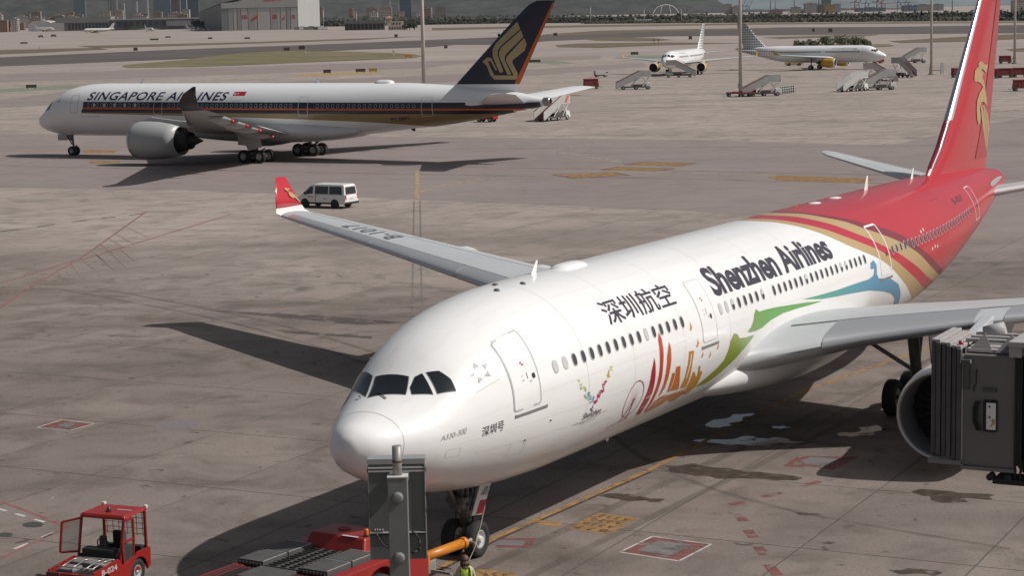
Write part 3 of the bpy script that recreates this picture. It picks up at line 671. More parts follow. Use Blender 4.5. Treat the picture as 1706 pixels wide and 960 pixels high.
n0 = .58
F = Fus([(n0,-.48),(n0+.05,-.22),(n0+.15,-.08),(n0+.35,.07),(1.5,.25),(2.1,.46),(2.7,.7),(3.1,.93),(3.5,1.24),(3.95,1.58),(4.5,1.88),(5.2,2.16),(6.0,2.4),(7.2,2.62),(9,2.78),(11,2.82),(44,2.82),(50,2.77),(54,2.68),(58,2.50),(61,2.25),(61.9,2.12),(62.2,1.9)],
        [(n0,-.48),(n0+.05,-.74),(n0+.15,-.9),(n0+.35,-1.12),(1.5,-1.42),(2.2,-1.72),(2.8,-1.97),(3.6,-2.2),(4.6,-2.42),(6,-2.62),(7.5,-2.75),(9.5,-2.82),(38.5,-2.82),(41,-2.7),(44,-2.35),(48,-1.6),(52,-.72),(56,.15),(60,.95),(61.9,1.3),(62.2,1.5)],
        [(n0,0),(n0+.05,.25),(n0+.15,.43),(n0+.35,.68),(1.5,1.08),(2.2,1.45),(2.8,1.7),(3.6,1.95),(4.6,2.24),(6,2.55),(7.5,2.74),(9.5,2.82),(40,2.82),(44,2.72),(48,2.42),(52,1.98),(56,1.42),(60,.75),(61.9,.42),(62.2,.24)],
        [(n0,-.48),(2,-.45),(3.5,-.33),(5.5,-.12),(8,0),(40,0),(46,.25),(52,.75),(58,1.35),(62.2,1.68)], 4.737)
YAW = R_(28.68); aft = Vector((math.sin(YAW), math.cos(YAW), 0))
A3 = thing('airliner', 'large white airliner with red tail, gold bands and city skyline art, nose towards the viewer', 'airplane', Vector((-1.476, 57.479, 0))-aft*6.67, math.pi/2-YAW)
red = M('red_livery', (.47, .022, .035), .24, coat=.35, noise=(.3, .05)); redd = M('deep_red_livery', (.2, .025, .035), .3, coat=.3)
redc = M('crimson_livery', (.45, .02, .04), .25, coat=.3); gold = M('gold_livery', (.44, .31, .15), .35, coat=.2)
body = MB().loft(F.shell(xs_nose(n0, 62.2, 9, 38)), 0).build('fuselage', white, A3)
def bfun(k, top, ext):
    q = [(a, x) for x, a in LV[k] if a > 3 and a < 128]; q.sort()
    q = [(0, top)]+q
    s_ = (q[-1][1]-q[-3][1])/(q[-1][0]-q[-3][0]); q.append((150, q[-1][1]+s_*(150-q[-1][0])*.8+ext)); q.append((180, q[-1][1]+.4))
    f = pchip(q); return lambda a: f(abs(a))
B1, B2, B3, B4, B5 = bfun('b1', 27.95, 0), bfun('b2', 28.6, 0), bfun('b3', 30.0, 0), bfun('b4', 31.0, 0), bfun('b5', 31.5, 0)
end = lambda a: 62.05
def strip(f, g, mat, name, off, nx):
    As = frange(-180, 180, 121); mb = MB(); n = nx+1
    vs = [F.P(f(a)+(g(a)-f(a))*j/nx, a, off) for a in As for j in range(n)]
    mb.add(vs, [(i*n+j, i*n+j+1, (i+1)*n+j+1, (i+1)*n+j) for i in range(120) for j in range(nx)], 0, True)
    return mb.build(name, mat, A3, fix=False)
strip(B1, B2, gold, 'livery_band', .004, 2); strip(B2, B3, redc, 'livery_band', .004, 2); strip(B3, B4, gold, 'livery_band', .004, 2)
strip(B4, B5, redd, 'livery_band', .004, 2); strip(B5, end, red, 'tail_paint', .004, 44)
# titles
fus_text(F, 'Shenzhen Airlines', 19.05, 30.45, 41.0, 64.0, dk, A3, .008, .034, 0, n=(60, 14), space=.97)['label'] = 'dark grey airline title above the windows'
fus_text(F, '深圳航空', 11.3, 16.15, 43.2, 60.9, dk, A3, .008, .012, 0, n=(30, 10))['label'] = 'four dark Chinese characters above the windows'
fus_text(F, '深圳号', 4.1, 4.92, 92.5, 99.8, dk, A3, .008, .004, 0, n=(8, 4))
fus_text(F, 'A330-300', 2.66, 3.55, 87.6, 93.0, M('grey_lettering', (.38, .37, .37), .5), A3, .008, .004, .25, n=(12, 3))
fus_text(F, 'B-1017', 47.6, 49.5, 49.5, 57.5, dk, A3, .008, .02, 0, n=(10, 4))
fus_text(F, 'Shenzhen', 8.95, 10.15, 106.8, 110.9, dk, A3, .008, 0, .3, n=(10, 3))
decal(F, [[(8.5, 112.6), (10.6, 110.5), (10.6, 110.9), (8.5, 113)]], .008, M('grey_lettering', (0, 0, 0)), A3)
fus_text(F, 'A WORLD-CLASS CITY', 8.85, 9.95, 112.6, 114.2, M('grey_lettering', (0, 0, 0)), A3, .008, 0, .3, n=(10, 2))
# skyline, hills and wave art
def shade(name, c): return M('art_'+name, c, .3, coat=.3)
for k, c, off in (('s_t1', (.36, .025, .03), .007), ('s_t2', (.46, .05, .03), .007), ('s_t3', (.5, .1, .03), .007), ('s_base', (.46, .15, .025), .0065),
                  ('s_b1', (.5, .14, .025), .0075), ('s_b2', (.52, .22, .03), .0075), ('s_b3', (.48, .23, .03), .0075)):
    decal(F, [LV[k]], off, shade(k[2:], c), A3, 'skyline_art', (.4, 3))
for (pts, c) in (([(13.46, 114), (13.78, 113.2), (13.78, 113.8), (13.46, 114.6)], 0), ([(13.42, 122), (13.74, 120.7), (13.74, 121.2), (13.42, 122.5)], 0), ([(14.4, 123.2), (15.5, 118.6), (15.5, 119), (14.4, 123.7)], 0), ([(15.2, 119.2), (16.9, 121.4), (16.9, 121.8), (15.2, 119.6)], 0),
                 ([(14.1, 125.5), (14.28, 118), (14.31, 118), (14.14, 125.6)], 0), ([(16.36, 94.5), (16.42, 94.5), (16.4, 111), (16.34, 111)], 0), ([(15.28, 103), (15.31, 103), (15.33, 117), (15.3, 117)], 0)):
    decal(F, [pts], .0095, white, A3, 'skyline_art')
def grad(name, c0, c1, x0, x1):
    m = M(name, c0, .3, coat=.3)
    if m.node_tree.nodes.get('ramp_x'): return m
    n = m.node_tree; tc = n.nodes.new('ShaderNodeTexCoord'); sp = n.nodes.new('ShaderNodeSeparateXYZ'); r = n.nodes.new('ShaderNodeMapRange'); r.name = 'ramp_x'
    mx = n.nodes.new('ShaderNodeMix'); mx.data_type = 'RGBA'; mx.inputs[6].default_value = (*c0, 1); mx.inputs[7].default_value = (*c1, 1)
    n.links.new(tc.outputs['Object'], sp.inputs[0]); n.links.new(sp.outputs[0], r.inputs[0]); r.inputs[1].default_value = x0; r.inputs[2].default_value = x1
    n.links.new(r.outputs[0], mx.inputs[0]); n.links.new(mx.outputs[2], n.nodes['Principled BSDF'].inputs['Base Color']); return m
gg = grad('art_hills', (.3, .27, .03), (.12, .34, .07), 18.2, 23)
decal(F, [[(17.7, 122.8), (18.3, 118), (18.9, 113.5), (19.4, 108.4)]+LV['s_g1'][1:]+[(19.4, 120), (18.6, 124)], LV['s_g2']], .0072, gg, A3, 'hill_art')
decal(F, [LV['s_wave']], .0072, grad('art_wave', (.1, .36, .2), (.1, .28, .42), 26.5, 34), A3, 'wave_art')
orange = shade('bird', (.6, .24, .05))
for x, a in LV['s_birds'][:5]:
    z = .8 if a > 95 else 1.1
    decal(F, [[(x-.12*z, a+1.6*z), (x-.02, a-.2), (x+.02, a-3.4*z), (x+.07*z, a-.4), (x+.13*z, a-.1), (x+.05, a+1.1*z), (x+.03, a+2*z)]], .0078, orange, A3, 'bird_art')
plum = shade('wheel', (.3, .05, .09)); cx, ca, rr_ = 12.47, 111.3, .62
ring_patch(F, [(cx+rr_*math.cos(2*math.pi*i/40), ca+rr_/.049*math.sin(2*math.pi*i/40)) for i in range(40)], [(cx+(rr_-.035)*math.cos(2*math.pi*i/40), ca+(rr_-.035)/.049*math.sin(2*math.pi*i/40)) for i in range(40)], .0075, plum, A3, 'ferris_wheel_art')
sp = []
for i in range(18):
    t = 2*math.pi*i/18; q = .006
    sp.append([(cx+q*math.sin(t), ca-q/.049*math.cos(t)), (cx+rr_*math.cos(t), ca+rr_/.049*math.sin(t)), (cx-q*math.sin(t), ca+q/.049*math.cos(t))])
for d in (-.3, .12): sp.append([(cx-.03, ca), (cx+.03, ca), (cx+d+.03, ca+.72/.049), (cx+d-.03, ca+.72/.049)])
sp.append([(cx-1.2, ca+.80/.049), (cx+.3, ca+.70/.049), (cx+.3, ca+.73/.049), (cx-1.2, ca+.83/.049)])
decal(F, sp, .0074, plum, A3, 'ferris_wheel_art')
# spray of small butterflies
rb = random.Random(3); fl = {}
def bfly(x, a, z, c):
    t = rb.uniform(-.6, .6); pts = []
    for s_ in (-1, 1):
        for p in ((0, 0), (s_*z, -z*.9), (s_*z*.75, z*.5)): 
            u, v = p; fl.setdefault(c, []).append((x+u*math.cos(t)-v*math.sin(t), a+(u*math.sin(t)+v*math.cos(t))/.049))
for i in range(26):
    t = rb.random(); c = ['lime', 'lime', 'teal', 'blue'][min(3, int(t*3.6))]
    bfly(8.4+.95*t+rb.uniform(-.16, .16)*(.3+t), 84.5+16*t+rb.uniform(-2.5, 2.5)*(.3+t), .045+.03*t, c)
for i in range(30):
    t = rb.random(); c = ['navy', 'crimson', 'crimson', 'crimson', 'ochre', 'lime'][min(5, int(t*6))]
    bfly(9.38+1.3*t+rb.uniform(-.1, .1), 105-22*t+rb.uniform(-2.4, 2.4)*(1-.6*t), .092-.045*t, c)
CC = {'lime': (.5, .52, .2), 'teal': (.2, .4, .32), 'blue': (.2, .36, .55), 'navy': (.1, .06, .2), 'crimson': (.42, .02, .09), 'ochre': (.52, .36, .06)}
for c, p in fl.items(): decal(F, [p[i:i+3] for i in range(0, len(p), 3)], .0078, shade(c, CC[c]), A3, 'butterfly_art')
# five-pointed alliance emblem of grey darts
em = M('emblem_grey', (.27, .27, .275), .45); cx, ca = 4.58, 53.6
for k in range(5):
    t = R_(90+72*k); c, s_ = math.cos(t), math.sin(t); P_ = lambda u, v: (cx+(u*c-v*s_), ca-(u*s_+v*c)/.049)
    decal(F, [[P_(.4, .0), P_(.21, .13), P_(.17, -.1)]], .012, em, A3, 'emblem')
decal(F, [rrect(4.15, 5.05, 64.6, 65.1, .008)], .008, line_m, A3)
# cockpit glazing: pane in a dark frame, six panes
def cp(poly):
    o = decal(F, [poly], .014, glass, A3, 'cockpit_window', (.2, 2.5))
    c = (sum(x for x, a in poly)/len(poly), sum(a for x, a in poly)/len(poly))
    ring_patch(F, [(x+(x-c[0])*.045, a+(a-c[1])*.045) for x, a in poly], poly, .012, M('window_frame', (.2, .2, .2), .4), o, 'frame')
def dens(p):
    q = []
    for i in range(len(p)):
        (x0, a0), (x1, a1) = p[i], p[(i+1) % len(p)]; q += [(x0+(x1-x0)*k/6, a0+(a1-a0)*k/6) for k in range(6)]
    return q
wf = dens([(3.28, -4.6), (3.30, 10.4), (2.78, 19.2), (2.34, -3.0)])
wf = dens([(3.32, 2.6), (3.42, 13.2), (2.82, 24.0), (2.42, 4.2)]) if False else dens([(x, a) for x, a in LV['wF']])
for p in (LV['wF'], LV['wFF'], LV['wS1'], LV['wS2']): cp(dens(p))
for p in (LV['wS1'], LV['wS2']): cp(dens([(x, -90+(-a-20) if False else -a-38) for x, a in p]))
for (x0, a0, x1, a1) in ((2.4, 6, 2.66, -9), (2.5, -26, 2.6, -30)):
    MB().tube([F.P(x0, a0, .03), F.P(x1, a1, .05)], .014, 6).build('wiper', dark_m, A3)
# radome joint and long seams
ring_patch(F, [(1.62+.12*math.cos(R_(a)), a) for a in range(0, 360, 4)], [(1.635+.12*math.cos(R_(a)), a) for a in range(0, 360, 4)], .006, line_m, A3, 'radome_joint')
for a in (99.5,):
    decal(F, [[(2.5, a), (19, a+1.5), (19, a+1.9), (2.5, a+.4)]], .004, M('seam_highlight', (.86, .86, .85), .3), A3, 'skin_seam')  # skin seam with its highlight painted in as a near-white line
fine_m = M('skin_joint', (.66, .66, .65), .4)
for X in (9.1, 12.2, 15.9, 19.6, 23.4, 26.9): ring_patch(F, [(X, a) for a in range(0, 360, 3)], [(X+.014, a) for a in range(0, 360, 3)], .0035, fine_m, A3, 'skin_joint')
for a in (30, 84, 112, 134): decal(F, [[(4, a), (26.5, a), (26.5, a+.22), (4, a+.22)]], .0035, fine_m, A3, 'skin_joint')
for x0, x1, a0, a1 in ((9.9, 11.3, 118, 138), (5.4, 6.1, 112, 122), (14.6, 15.3, 132, 142), (2.9, 3.4, 104, 112), (7.6, 8.1, 124, 132)):
    o = rrect(x0, x1, a0, a1, .05); i_ = rrect(x0+.014, x1-.014, a0+.28, a1-.28, .04); ring_patch(F, o, i_, .004, fine_m, A3, 'service_hatch')
# windows
def window_mesh(X, m1):
    mb = MB(); o = oval(X, 72.3, .275, .40); i_ = oval(X, 72.3, .22, .34); n = len(o)
    mb.add([F.P(x, a, .007) for x, a in o]+[F.P(x, a, .011) for x, a in i_], [(j, (j+1) % n, n+(j+1) % n, n+j) for j in range(n)], 0)
    mb.add([F.P(x, a, .011) for x, a in i_], [tuple(range(n))], 1)
    return mb.mesh('window', [rimw, m1])
wm, wm2 = window_mesh(20, winm), window_mesh(20, winm2)
spots = [(7.423+.533*k, k < 2 or k == 11) for k in range(17)]+[(19.063+.533*k, k < 2) for k in range(30) if k != 8]
def blind_mesh(X):
    mb = MB(); i_ = [(x, a) for x, a in oval(X, 72.3, .22, .34) if a < 72.9]; mb.add([F.P(x, a, .014) for x, a in i_], [tuple(range(len(i_)))]); return mb.mesh('blind', winm2)
blm = blind_mesh(20)
for n_w, (x, b) in enumerate(spots):
    if x > 33.8: continue
    if x < 11: link('window', window_mesh(x, winm2 if b else winm), A3)
    else:
        o = link('window', wm2 if b else wm, A3); o.location.x = x-20
        if not b and n_w in (19, 24, 31, 38, 39): link('blind', blm, o)
for k in range(25): link('window', window_mesh(36.891+.533*k, winm), A3)
# doors
pe = M('peephole', (.03, .03, .035), .3); sl = M('sill_grey', (.2, .19, .19), .5)
for (x0, x1, skin, sm, ws, a0, sln) in ((5.47, 6.68, white, seam_m, .055, 40.5, -.0035), (17.33, 18.5, white, M('door_seam_fine', (.5, .5, .5), .5), .03, 47.6, 0), (35.1, 36.4, None, white, .09, 46.2, 0), (50.85, 51.9, None, white, .06, 44, 0)):
    d = fus_door(F, x0, x1, a0, 90.6, skin, sm, A3, wseam=ws, peep=pe, sill=sl if x0 < 40 else None, slant=sln)
    if skin:
        decal(F, [rrect(x0+.1, x1-.15, a0-.6, a0+.4, .01)], .011, M('drip_rail', (.62, .63, .64), .3), d, 'drip_rail')
        cx = (x0+x1)/2
        for dx, a, w_, h_, m in ((-.06, 61.5, .09, .05, redc), (-.02, 63, .1, .05, redc), (.0, 70.5, .025, .2, dk), (-.2, 69.5, .09, .04, line_m), (-.2, 72.5, .1, .05, line_m), (.1, 74.5, .11, .07, line_m)):
            decal(F, [rrect(cx+dx-w_/2, cx+dx+w_/2, a-h_/.098, a+h_/.098, .01)], .011, m, d, 'placard')
decal(F, [[(44.5, 42.5), (46, 42.7), (46, 43.0), (44.5, 42.8)]], .008, dk, A3, 'skin_seam')
for (x, a) in ((41.0, 66), (41.4, 65), (42.0, 84), (42.4, 83), (42.8, 84)): decal(F, [oval(x, a, .12, .14)], .008, white, A3, 'placard')
for (x, a) in ((7.05, 103.5), (6.0, 112)): MB().cyl(F.P(x, a, -.02), F.P(x, a, .03), .05, .02, 10).build('probe', M('probe_metal', (.3, .3, .3), .3, .8), A3)
# aerials, domes on the crown
def blade(X, h, L, a=0, m=white, sw=.35):
    p = F.P(X, a, -.02); r0 = [p+Vector((L*u, v*.045, 0)) for u, v in ((0, 0), (.3, 1), (1, 0), (.3, -1))]
    r1 = [p+Vector((sw+L*.35*u, v*.02, h)) for u, v in ((0, 0), (.3, 1), (1, 0), (.3, -1))]
    MB().loft([r0, r1], 0, False).build('aerial', m, A3)
blade(11.3, .4, .34, -4); blade(41.2, .62, .5); blade(47.6, .5, .4); blade(33.0, .16, .3, 0, redc)
def blister(X, L, wd, h, m=white, a=0):
    rings = [[F.P(X+L*t, a, 0)+Vector((0, wd*math.sqrt(max(0, 1-(2*t-1)**4))*math.cos(q), -.1+(h+.1)*(max(0, 1-(2*t-1)**4))**.6*max(0, math.sin(q)))) for q in frange(0, math.pi, 11)] for t in frange(0.001, .999, 11)]
    MB().loft(rings, 0, True, closed=False).build('antenna_dome', m, A3)
blister(12.5, 1.9, .42, .14); blister(34.8, .8, .3, .05); blister(37.2, .8, .3, .05)
for x, a in ((8.3, 6), (9.0, -3), (9.6, 9)): MB().cyl(F.P(x, a, -.01), F.P(x, a, .05), .1, .07, 12).build('crown_light', M('smoked_glass', (.1, .1, .1), .2), A3)
blade(15.8, -.4, .5, 180, white, .1)
# belly fairing
mb = MB(); rings = []
for t in frange(0, 1, 30):
    X = 17.6+21.6*t; f = (math.sin(math.pi*t)**.85) if 0 < t < 1 else 0; f = max(f, .02)
    hw, hb = 1.5+1.62*f, 2.0+1.1*f; zt = 4.737-1.75+1.3*f; zb = 4.737-hb; zm = (zt+zb)/2
    rings.append([Vector((X, -hw*math.copysign(abs(math.sin(q))**.75, math.sin(q)), zm+(zt-zm)*math.copysign(abs(math.cos(q))**.85, math.cos(q)))) for q in [2*math.pi*i/48 for i in range(48)]])
mb.loft(rings).build('belly_fairing', white, A3, auto=True)
# wings
def wst(sd): return [(1.9, 20.4, 13.2, 3.35, .115), (2.9, 21.9, 11.9, 3.5, .125), (5.5, 24.27, 9.1, 3.95, .115), (9.5, 26.9, 6.1, 4.45, .105), (20, 33.78, 4.05, 5.15, .1), (29.3, 39.88, 2.5, 5.68, .1)]
for sd in (1, -1):
    W_ = Wing(wst(sd), sd)
    wg = W_.build([1.9, 2.4, 2.9, 4.0, 5.5, 7.5, 9.5, 12, 15, 18, 20, 23, 26, 29.3], 'wing', greyw, A3, 18)
    for y0, y1 in ((4.6, 9.0), (9.9, 13.4), (13.5, 17.0), (17.1, 20.6), (20.7, 24.4), (24.5, 28.6)): W_.slat(y0, y1, .17, .06, slatm, A3)
    for y0, y1 in ((4.2, 9.6), (9.7, 19.8)): W_.patch(y0, y1, .76, .985, M('flap_grey', (.5, .52, .53), .4), A3, 'flap', 1, .012)
    W_.patch(20.0, 28.4, .74, .985, M('flap_grey', (0, 0, 0)), A3, 'aileron', 1, .012)
    W_.patch(4.0, 29.2, .965, 1.0, M('edge_pale', (.66, .67, .67), .4), A3, 'trailing_edge', 1, .016, 12, 2)
    W_.patch(3.2, 28.6, .168, .18, M('dark_gap', (.12, .12, .12), .6), A3, 'slat_gap', 1, .021, 12, 1)
    # winglet
    r0 = [W_.P(29.3, u, q) for u, q in airfoil(14, .1)]; tipx, tipz = 41.35, 7.75
    def wl(t, x, c, y, z): return [Vector((x+u*c, sd*(y+q*c*.8), z)) for u, q in airfoil(14, .09, 0)]
    rr = [wl(0, 40.2, 2.5, 29.8, 5.76), wl(0, 40.5, 2.25, 30.02, 5.98), wl(.3, 40.62, 1.85, 30.12, 6.4), wl(1, 40.95, .82, 30.3, 7.47)]
    MB().loft([r0]+rr[:2]).build('wing_tip', white, A3); MB().loft(rr[1:]).build('winglet', red, A3)
    WB = [(41.41,6.89),(41.51,6.94),(41.65,6.89),(41.9,6.87),(41.84,6.8),(41.7,6.83),(41.77,6.74),(42.15,6.59),(42.34,6.43),(42.58,6.21),(42.63,6.1),(42.43,6.23),(42.19,6.39),(42.04,6.36),(41.75,6.51),(41.71,6.66),(41.81,6.7),(41.57,6.78)]
    for s2 in (1, -1):
        MB().add([Vector((x-.02, sd*(30.02+.19*(z-5.98)+s2*(.11*max(.35, 1-abs(x-41.5)*.7)*(1-(z-6)*.45)+.012)), z)) for x, z in WB], [tuple(range(len(WB)))]).build('bird_emblem', gold, A3, fix=False)
    eng = (21.45, sd*9.37, 2.08)
    nacelle(A3, eng, 5.2, 1.56, M('nacelle_white', (.62, .62, .61), .35, noise=(1, .05)))
    pylon(A3, W_, 9.37, eng, 5.2, 1.56, greyw)
    for y, L in ((6.9, 4.2), (12.2, 3.8), (17.2, 3.2)): flap_fairing(A3, W_, y, L, .36, greyw)
# registration on the starboard wing
W_ = Wing(wst(1), 1)
lettering('B-1017', M('faded_lettering', (.13, .13, .135), .5), A3, lambda u, v: W_.surf(20.0+4.2*u, .62-.36*v, 1, .02), .005, 0, 1.1, cuts=(10, 3))
# fin and rudder
fst = [(7.0, 49.4, 10.4, 0, .06), (7.7, 50.3, 9.76, 0, .075), (8.7, 51.75, 8.6, 0, .09), (10.14, 53.28, 7.47, 0, .1), (15.53, 58.31, 3.96, 0, .1), (16.6, 59.3, 3.27, 0, .1), (16.95, 60.1, 2.4, 0, .08)]
V = Wing(fst, 1, True)
V.build([7.0, 7.3, 7.7, 8.2, 8.7, 9.4, 10.14, 11.5, 13, 14.5, 15.53, 16.1, 16.6, 16.95], 'fin', red, A3, 16)
def vle(y0, y1, u1, mat, name, off):
    mb = MB(); rows = []
    for y in frange(y0, y1, 12):
        r = [V.surf(y, u1*(1-j/5)**2, 1, off) for j in range(5)]+[V.surf(y, u1*(j/5)**2, -1, off) for j in range(6)]
        for p in r: p.x -= off
        rows.append(r)
    mb.loft(rows, 0, True, closed=False).build(name, mat, A3, fix=False)
vle(9.9, 16.6, .045, chrome, 'leading_edge', .012); vle(7.8, 9.8, .03, redd, 'leading_edge', .012)
for up in (1, -1):
    V.patch(7.75, 16.4, .7, .99, M('rudder_red', (.36, .016, .026), .3, coat=.3), A3, 'rudder', up, .02, 12, 5)
# golden bird on the fin, traced in (x, z)
def finproj(px, pz, up): 
    # side outline to the fin surface
    c = V.f[1](pz); u = min(.985, max(.01, (px-V.f[0](pz))/c)); return V.surf(pz, u, up, .026)
FB = [[(57.25,12.44),(57.55,12.56),(57.96,12.53),(58.38,12.39),(58.9,12.35),(59.32,12.42),(59.17,12.22),(58.92,11.95),(58.6,12.01),(58.39,12.1),(58.02,12.17),(57.77,12.15),(57.93,12.06),(58.29,12.02),(58.19,11.91),(57.99,11.79),(58.31,11.59),(58.74,11.25),(58.91,10.98),(59.18,10.71),(59.63,10.21),(59.13,10.38),(58.44,10.54),(57.84,10.52),(57.62,10.19),(57.91,9.85),(57.8,9.52),(57.49,9.42),(57.08,9.72),(56.91,10.17),(56.97,10.61),(57.43,10.98),(58.21,11.28),(58.17,11.3),(57.69,11.47),(57.08,11.58),(56.52,11.6),(56.51,11.85),(56.65,12.1),(56.95,12.24),(57.3,12.28)],
      [(57.77,10.35),(58.16,10.39),(59.0,9.51),(60.02,7.85),(59.63,8.12),(58.95,8.84),(58.19,9.66)],
      [(58.32,10.39),(58.73,10.33),(59.58,9.48),(60.21,8.3),(60.06,7.96),(59.17,9.39)],
      [(58.89,10.28),(59.56,9.93),(60.15,9.44),(60.4,9.03),(60.28,8.5),(59.66,9.47)]]
def flat_print(polys, f, mat, parent, name, st=.35):
    """flat print sliced finely, then mapped by f(u, v)"""
    bm = bmesh.new()
    tess(bm, polys)
    for ax in (0, 1):
        lo = min(v.co[ax] for v in bm.verts); hi = max(v.co[ax] for v in bm.verts); q = lo+st
        while q < hi-1e-4:
            c = Vector((0, 0, 0)); nn = Vector((0, 0, 0)); c[ax] = q+1.7e-5; nn[ax] = 1
            bmesh.ops.bisect_plane(bm, geom=bm.verts[:]+bm.edges[:]+bm.faces[:], plane_co=c, plane_no=nn, dist=1e-6); q += st
    for v in bm.verts: v.co = f(v.co.x, v.co.y)
    me = bpy.data.meshes.new(name); bm.to_mesh(me); bm.free(); me.materials.append(mat); return link(name, me, parent)
for up in (1, -1): flat_print(FB, lambda x, z: finproj(x, z, up), gold, A3, 'bird_emblem')
# tailplane
for sd in (1, -1):
    H_ = Wing([(.3, 56.2, 5.6, 5.95, .1), (1.2, 57.0, 4.9, 6.1, .1), (9.2, 61.75, 1.95, 7.5, .09), (9.7, 62.4, 1.2, 7.58, .07)], sd)
    H_.build([.3, 1.2, 3, 5, 7, 8.5, 9.2, 9.5, 9.7], 'tailplane', greyw, A3)
    H_.slat(1.0, 9.2, .05, .04, M('edge_pale', (0, 0, 0)), A3, 'leading_edge', .012)
    H_.patch(1.4, 9.0, .68, .98, M('flap_grey', (0, 0, 0)), A3, 'elevator', 1, .012)
    decal(F, [oval(58.6, sd*64, 4.4, .62)], .02, M('seal_plate', (.3, .31, .31), .4), A3, 'seal_plate')
MB().lathe([(0, .3), (.35, .26), (.5, .16), (.5, 0)], F.P(62.05, 0)*.5+F.P(62.05, 180)*.5, (1, 0, .12), 24).build('exhaust_cone', M('titanium', (.35, .32, .3), .35, .8), A3)
# nose gear
g = MB().cyl((6.67, 0, .9), (6.4, 0, 2.6), .13, .15, 16).cyl((6.67, 0, .5), (6.67, 0, 1.2), .085, .085, 12)
g.bar((6.67, -.5, .53), (6.67, .5, .53), .1, .1); g.bar((6.35, 0, 1.35), (5.6, 0, 2.4), .1, .12); g.bar((6.75, 0, .75), (7.0, 0, 1.05), .08, .14); g.bar((7.0, 0, 1.05), (6.72, 0, 1.5), .08, .14)
g.cyl((6.3, -.22, 1.55), (6.3, .22, 1.55), .1, .1, 10); g.cyl((6.5, -.2, 1.5), (6.5, -.2, 2.3), .05, .05, 8); g.cyl((6.5, .2, 1.5), (6.5, .2, 2.3), .05, .05, 8)
g.box(6.2, 6.42, -.3, .3, 1.66, 1.8); g.cyl((6.12, -.2, 1.73), (6.2, -.2, 1.73), .1, .1, 12); g.cyl((6.12, .2, 1.73), (6.2, .2, 1.73), .1, .1, 12)
ng = g.build('nose_gear_leg', gear_m, A3)
for y in (-.36, .36):
    t = wheel(A3, (6.67, y, .525), .525, .38)
    MB().cyl((6.67, y-.2*(1 if y > 0 else -1)*-1 if False else y+math.copysign(.06, y), .525), (6.67, y+math.copysign(.2, y), .525), .11, .09, 16).build('hub_cap', hub_m, t)
door_m = M('gear_door', (.7, .7, .68), .4)
pl = MB(); pl.prism([(6.25, 2.35), (6.95, 2.4), (6.75, 1.55), (6.35, 1.35), (6.0, 1.6)], lambda u, v: Vector((u, -.62+(v-2.4)*.12, v)), lambda u, v: Vector((u, -.58+(v-2.4)*.12, v)))
pl = MB(); pl.prism([(-.19, 0), (.19, 0), (.2, -.7), (-.18, -.72)], lambda u, v: Vector((6.98+v*.12, -.42+u*.55, 2.2+v-u*.3)), lambda u, v: Vector((7.02+v*.12, -.42+u*.55, 2.2+v-u*.3)))
def plate(u, v, e=0): return Vector((6.35+.55*u+.22*(v-.5), -.42-.3*u, 1.3+.95*v))+Vector((-.5*e, -e, 0))
d = MB().prism([(.06, 0), (.62, 0), (1.0, 1), (.42, 1)], lambda u, v: plate(u, v, 0), lambda u, v: plate(u, v, .03)).build('gear_door', door_m, A3)
MB().add([plate(u, v, .036) for u, v in ((.28, .02), (.62, .02), (.79, .42), (.44, .42))], [(0, 1, 2, 3)]).build('red_panel', redc, d, fix=False)
lettering('1017', dk, d, lambda u, v: plate(.42+.42*u+.22*v, .55+.26*v, .038), .02)
MB().prism([(0, 0), (.95, 0), (.8, -.62), (.1, -.55)], lambda u, v: Vector((5.0+u, .72, 2.3+v)), lambda u, v: Vector((5.0+u, .76, 2.3+v))).build('gear_door', M('bay_grey', (.07, .07, .068), .6), A3)
hy = MB()
for (p, q, r) in (((6.9, -.12, .95), (6.75, -.15, 2.2), .018), ((6.45, .16, 1.0), (6.3, .2, 2.3), .02), ((6.85, .1, 1.2), (7.3, .1, 2.3), .05), ((6.6, -.2, 1.35), (6.9, -.25, 2.2), .022), ((6.2, -.1, 1.9), (5.7, -.15, 2.35), .05), ((6.9, -.05, .7), (7.05, -.05, 1.3), .016)): hy.tube([Vector(p), Vector(p).lerp(Vector(q), .5)+Vector((.05, -.03, 0)), Vector(q)], r, 6)
hy.build('gear_hoses', M('hose_black', (.03, .03, .03), .5), A3)
# main gear: leg, side stay and a four-wheel truck per side
for sd in (1, -1):
    y = sd*5.34
    g = MB().cyl((32.0, y, .75), (31.85, sd*5.1, 3.6), .2, .24, 16); g.bar((31.0, y, .72), (33.1, y, .72), .2, .26); g.bar((32, y, 1.5), (30.6, sd*3.2, 3.2), .14, .16)
    g.bar((31.9, y, 1.6), (32.8, sd*5.2, 2.9), .12, .14); g.bar((32.35, y, .95), (32.6, y, 1.5), .1, .2)
    for x in (31.05, 33.05): g.cyl((x, y-.85, .7), (x, y+.85, .7), .09, .09, 10)
    g.build('main_gear_leg', gear_m, A3)
    for x in (31.05, 33.05):
        for dy in (-.7, .7): wheel(A3, (x, y+dy, .69), .69, .5)
    MB().prism([(31.1, 3.5), (32.7, 3.6), (32.55, 1.7), (31.7, 1.5)], lambda u, v: Vector((u, sd*5.95, v)), lambda u, v: Vector((u, sd*6.0, v))).build('gear_door', greyw, A3)
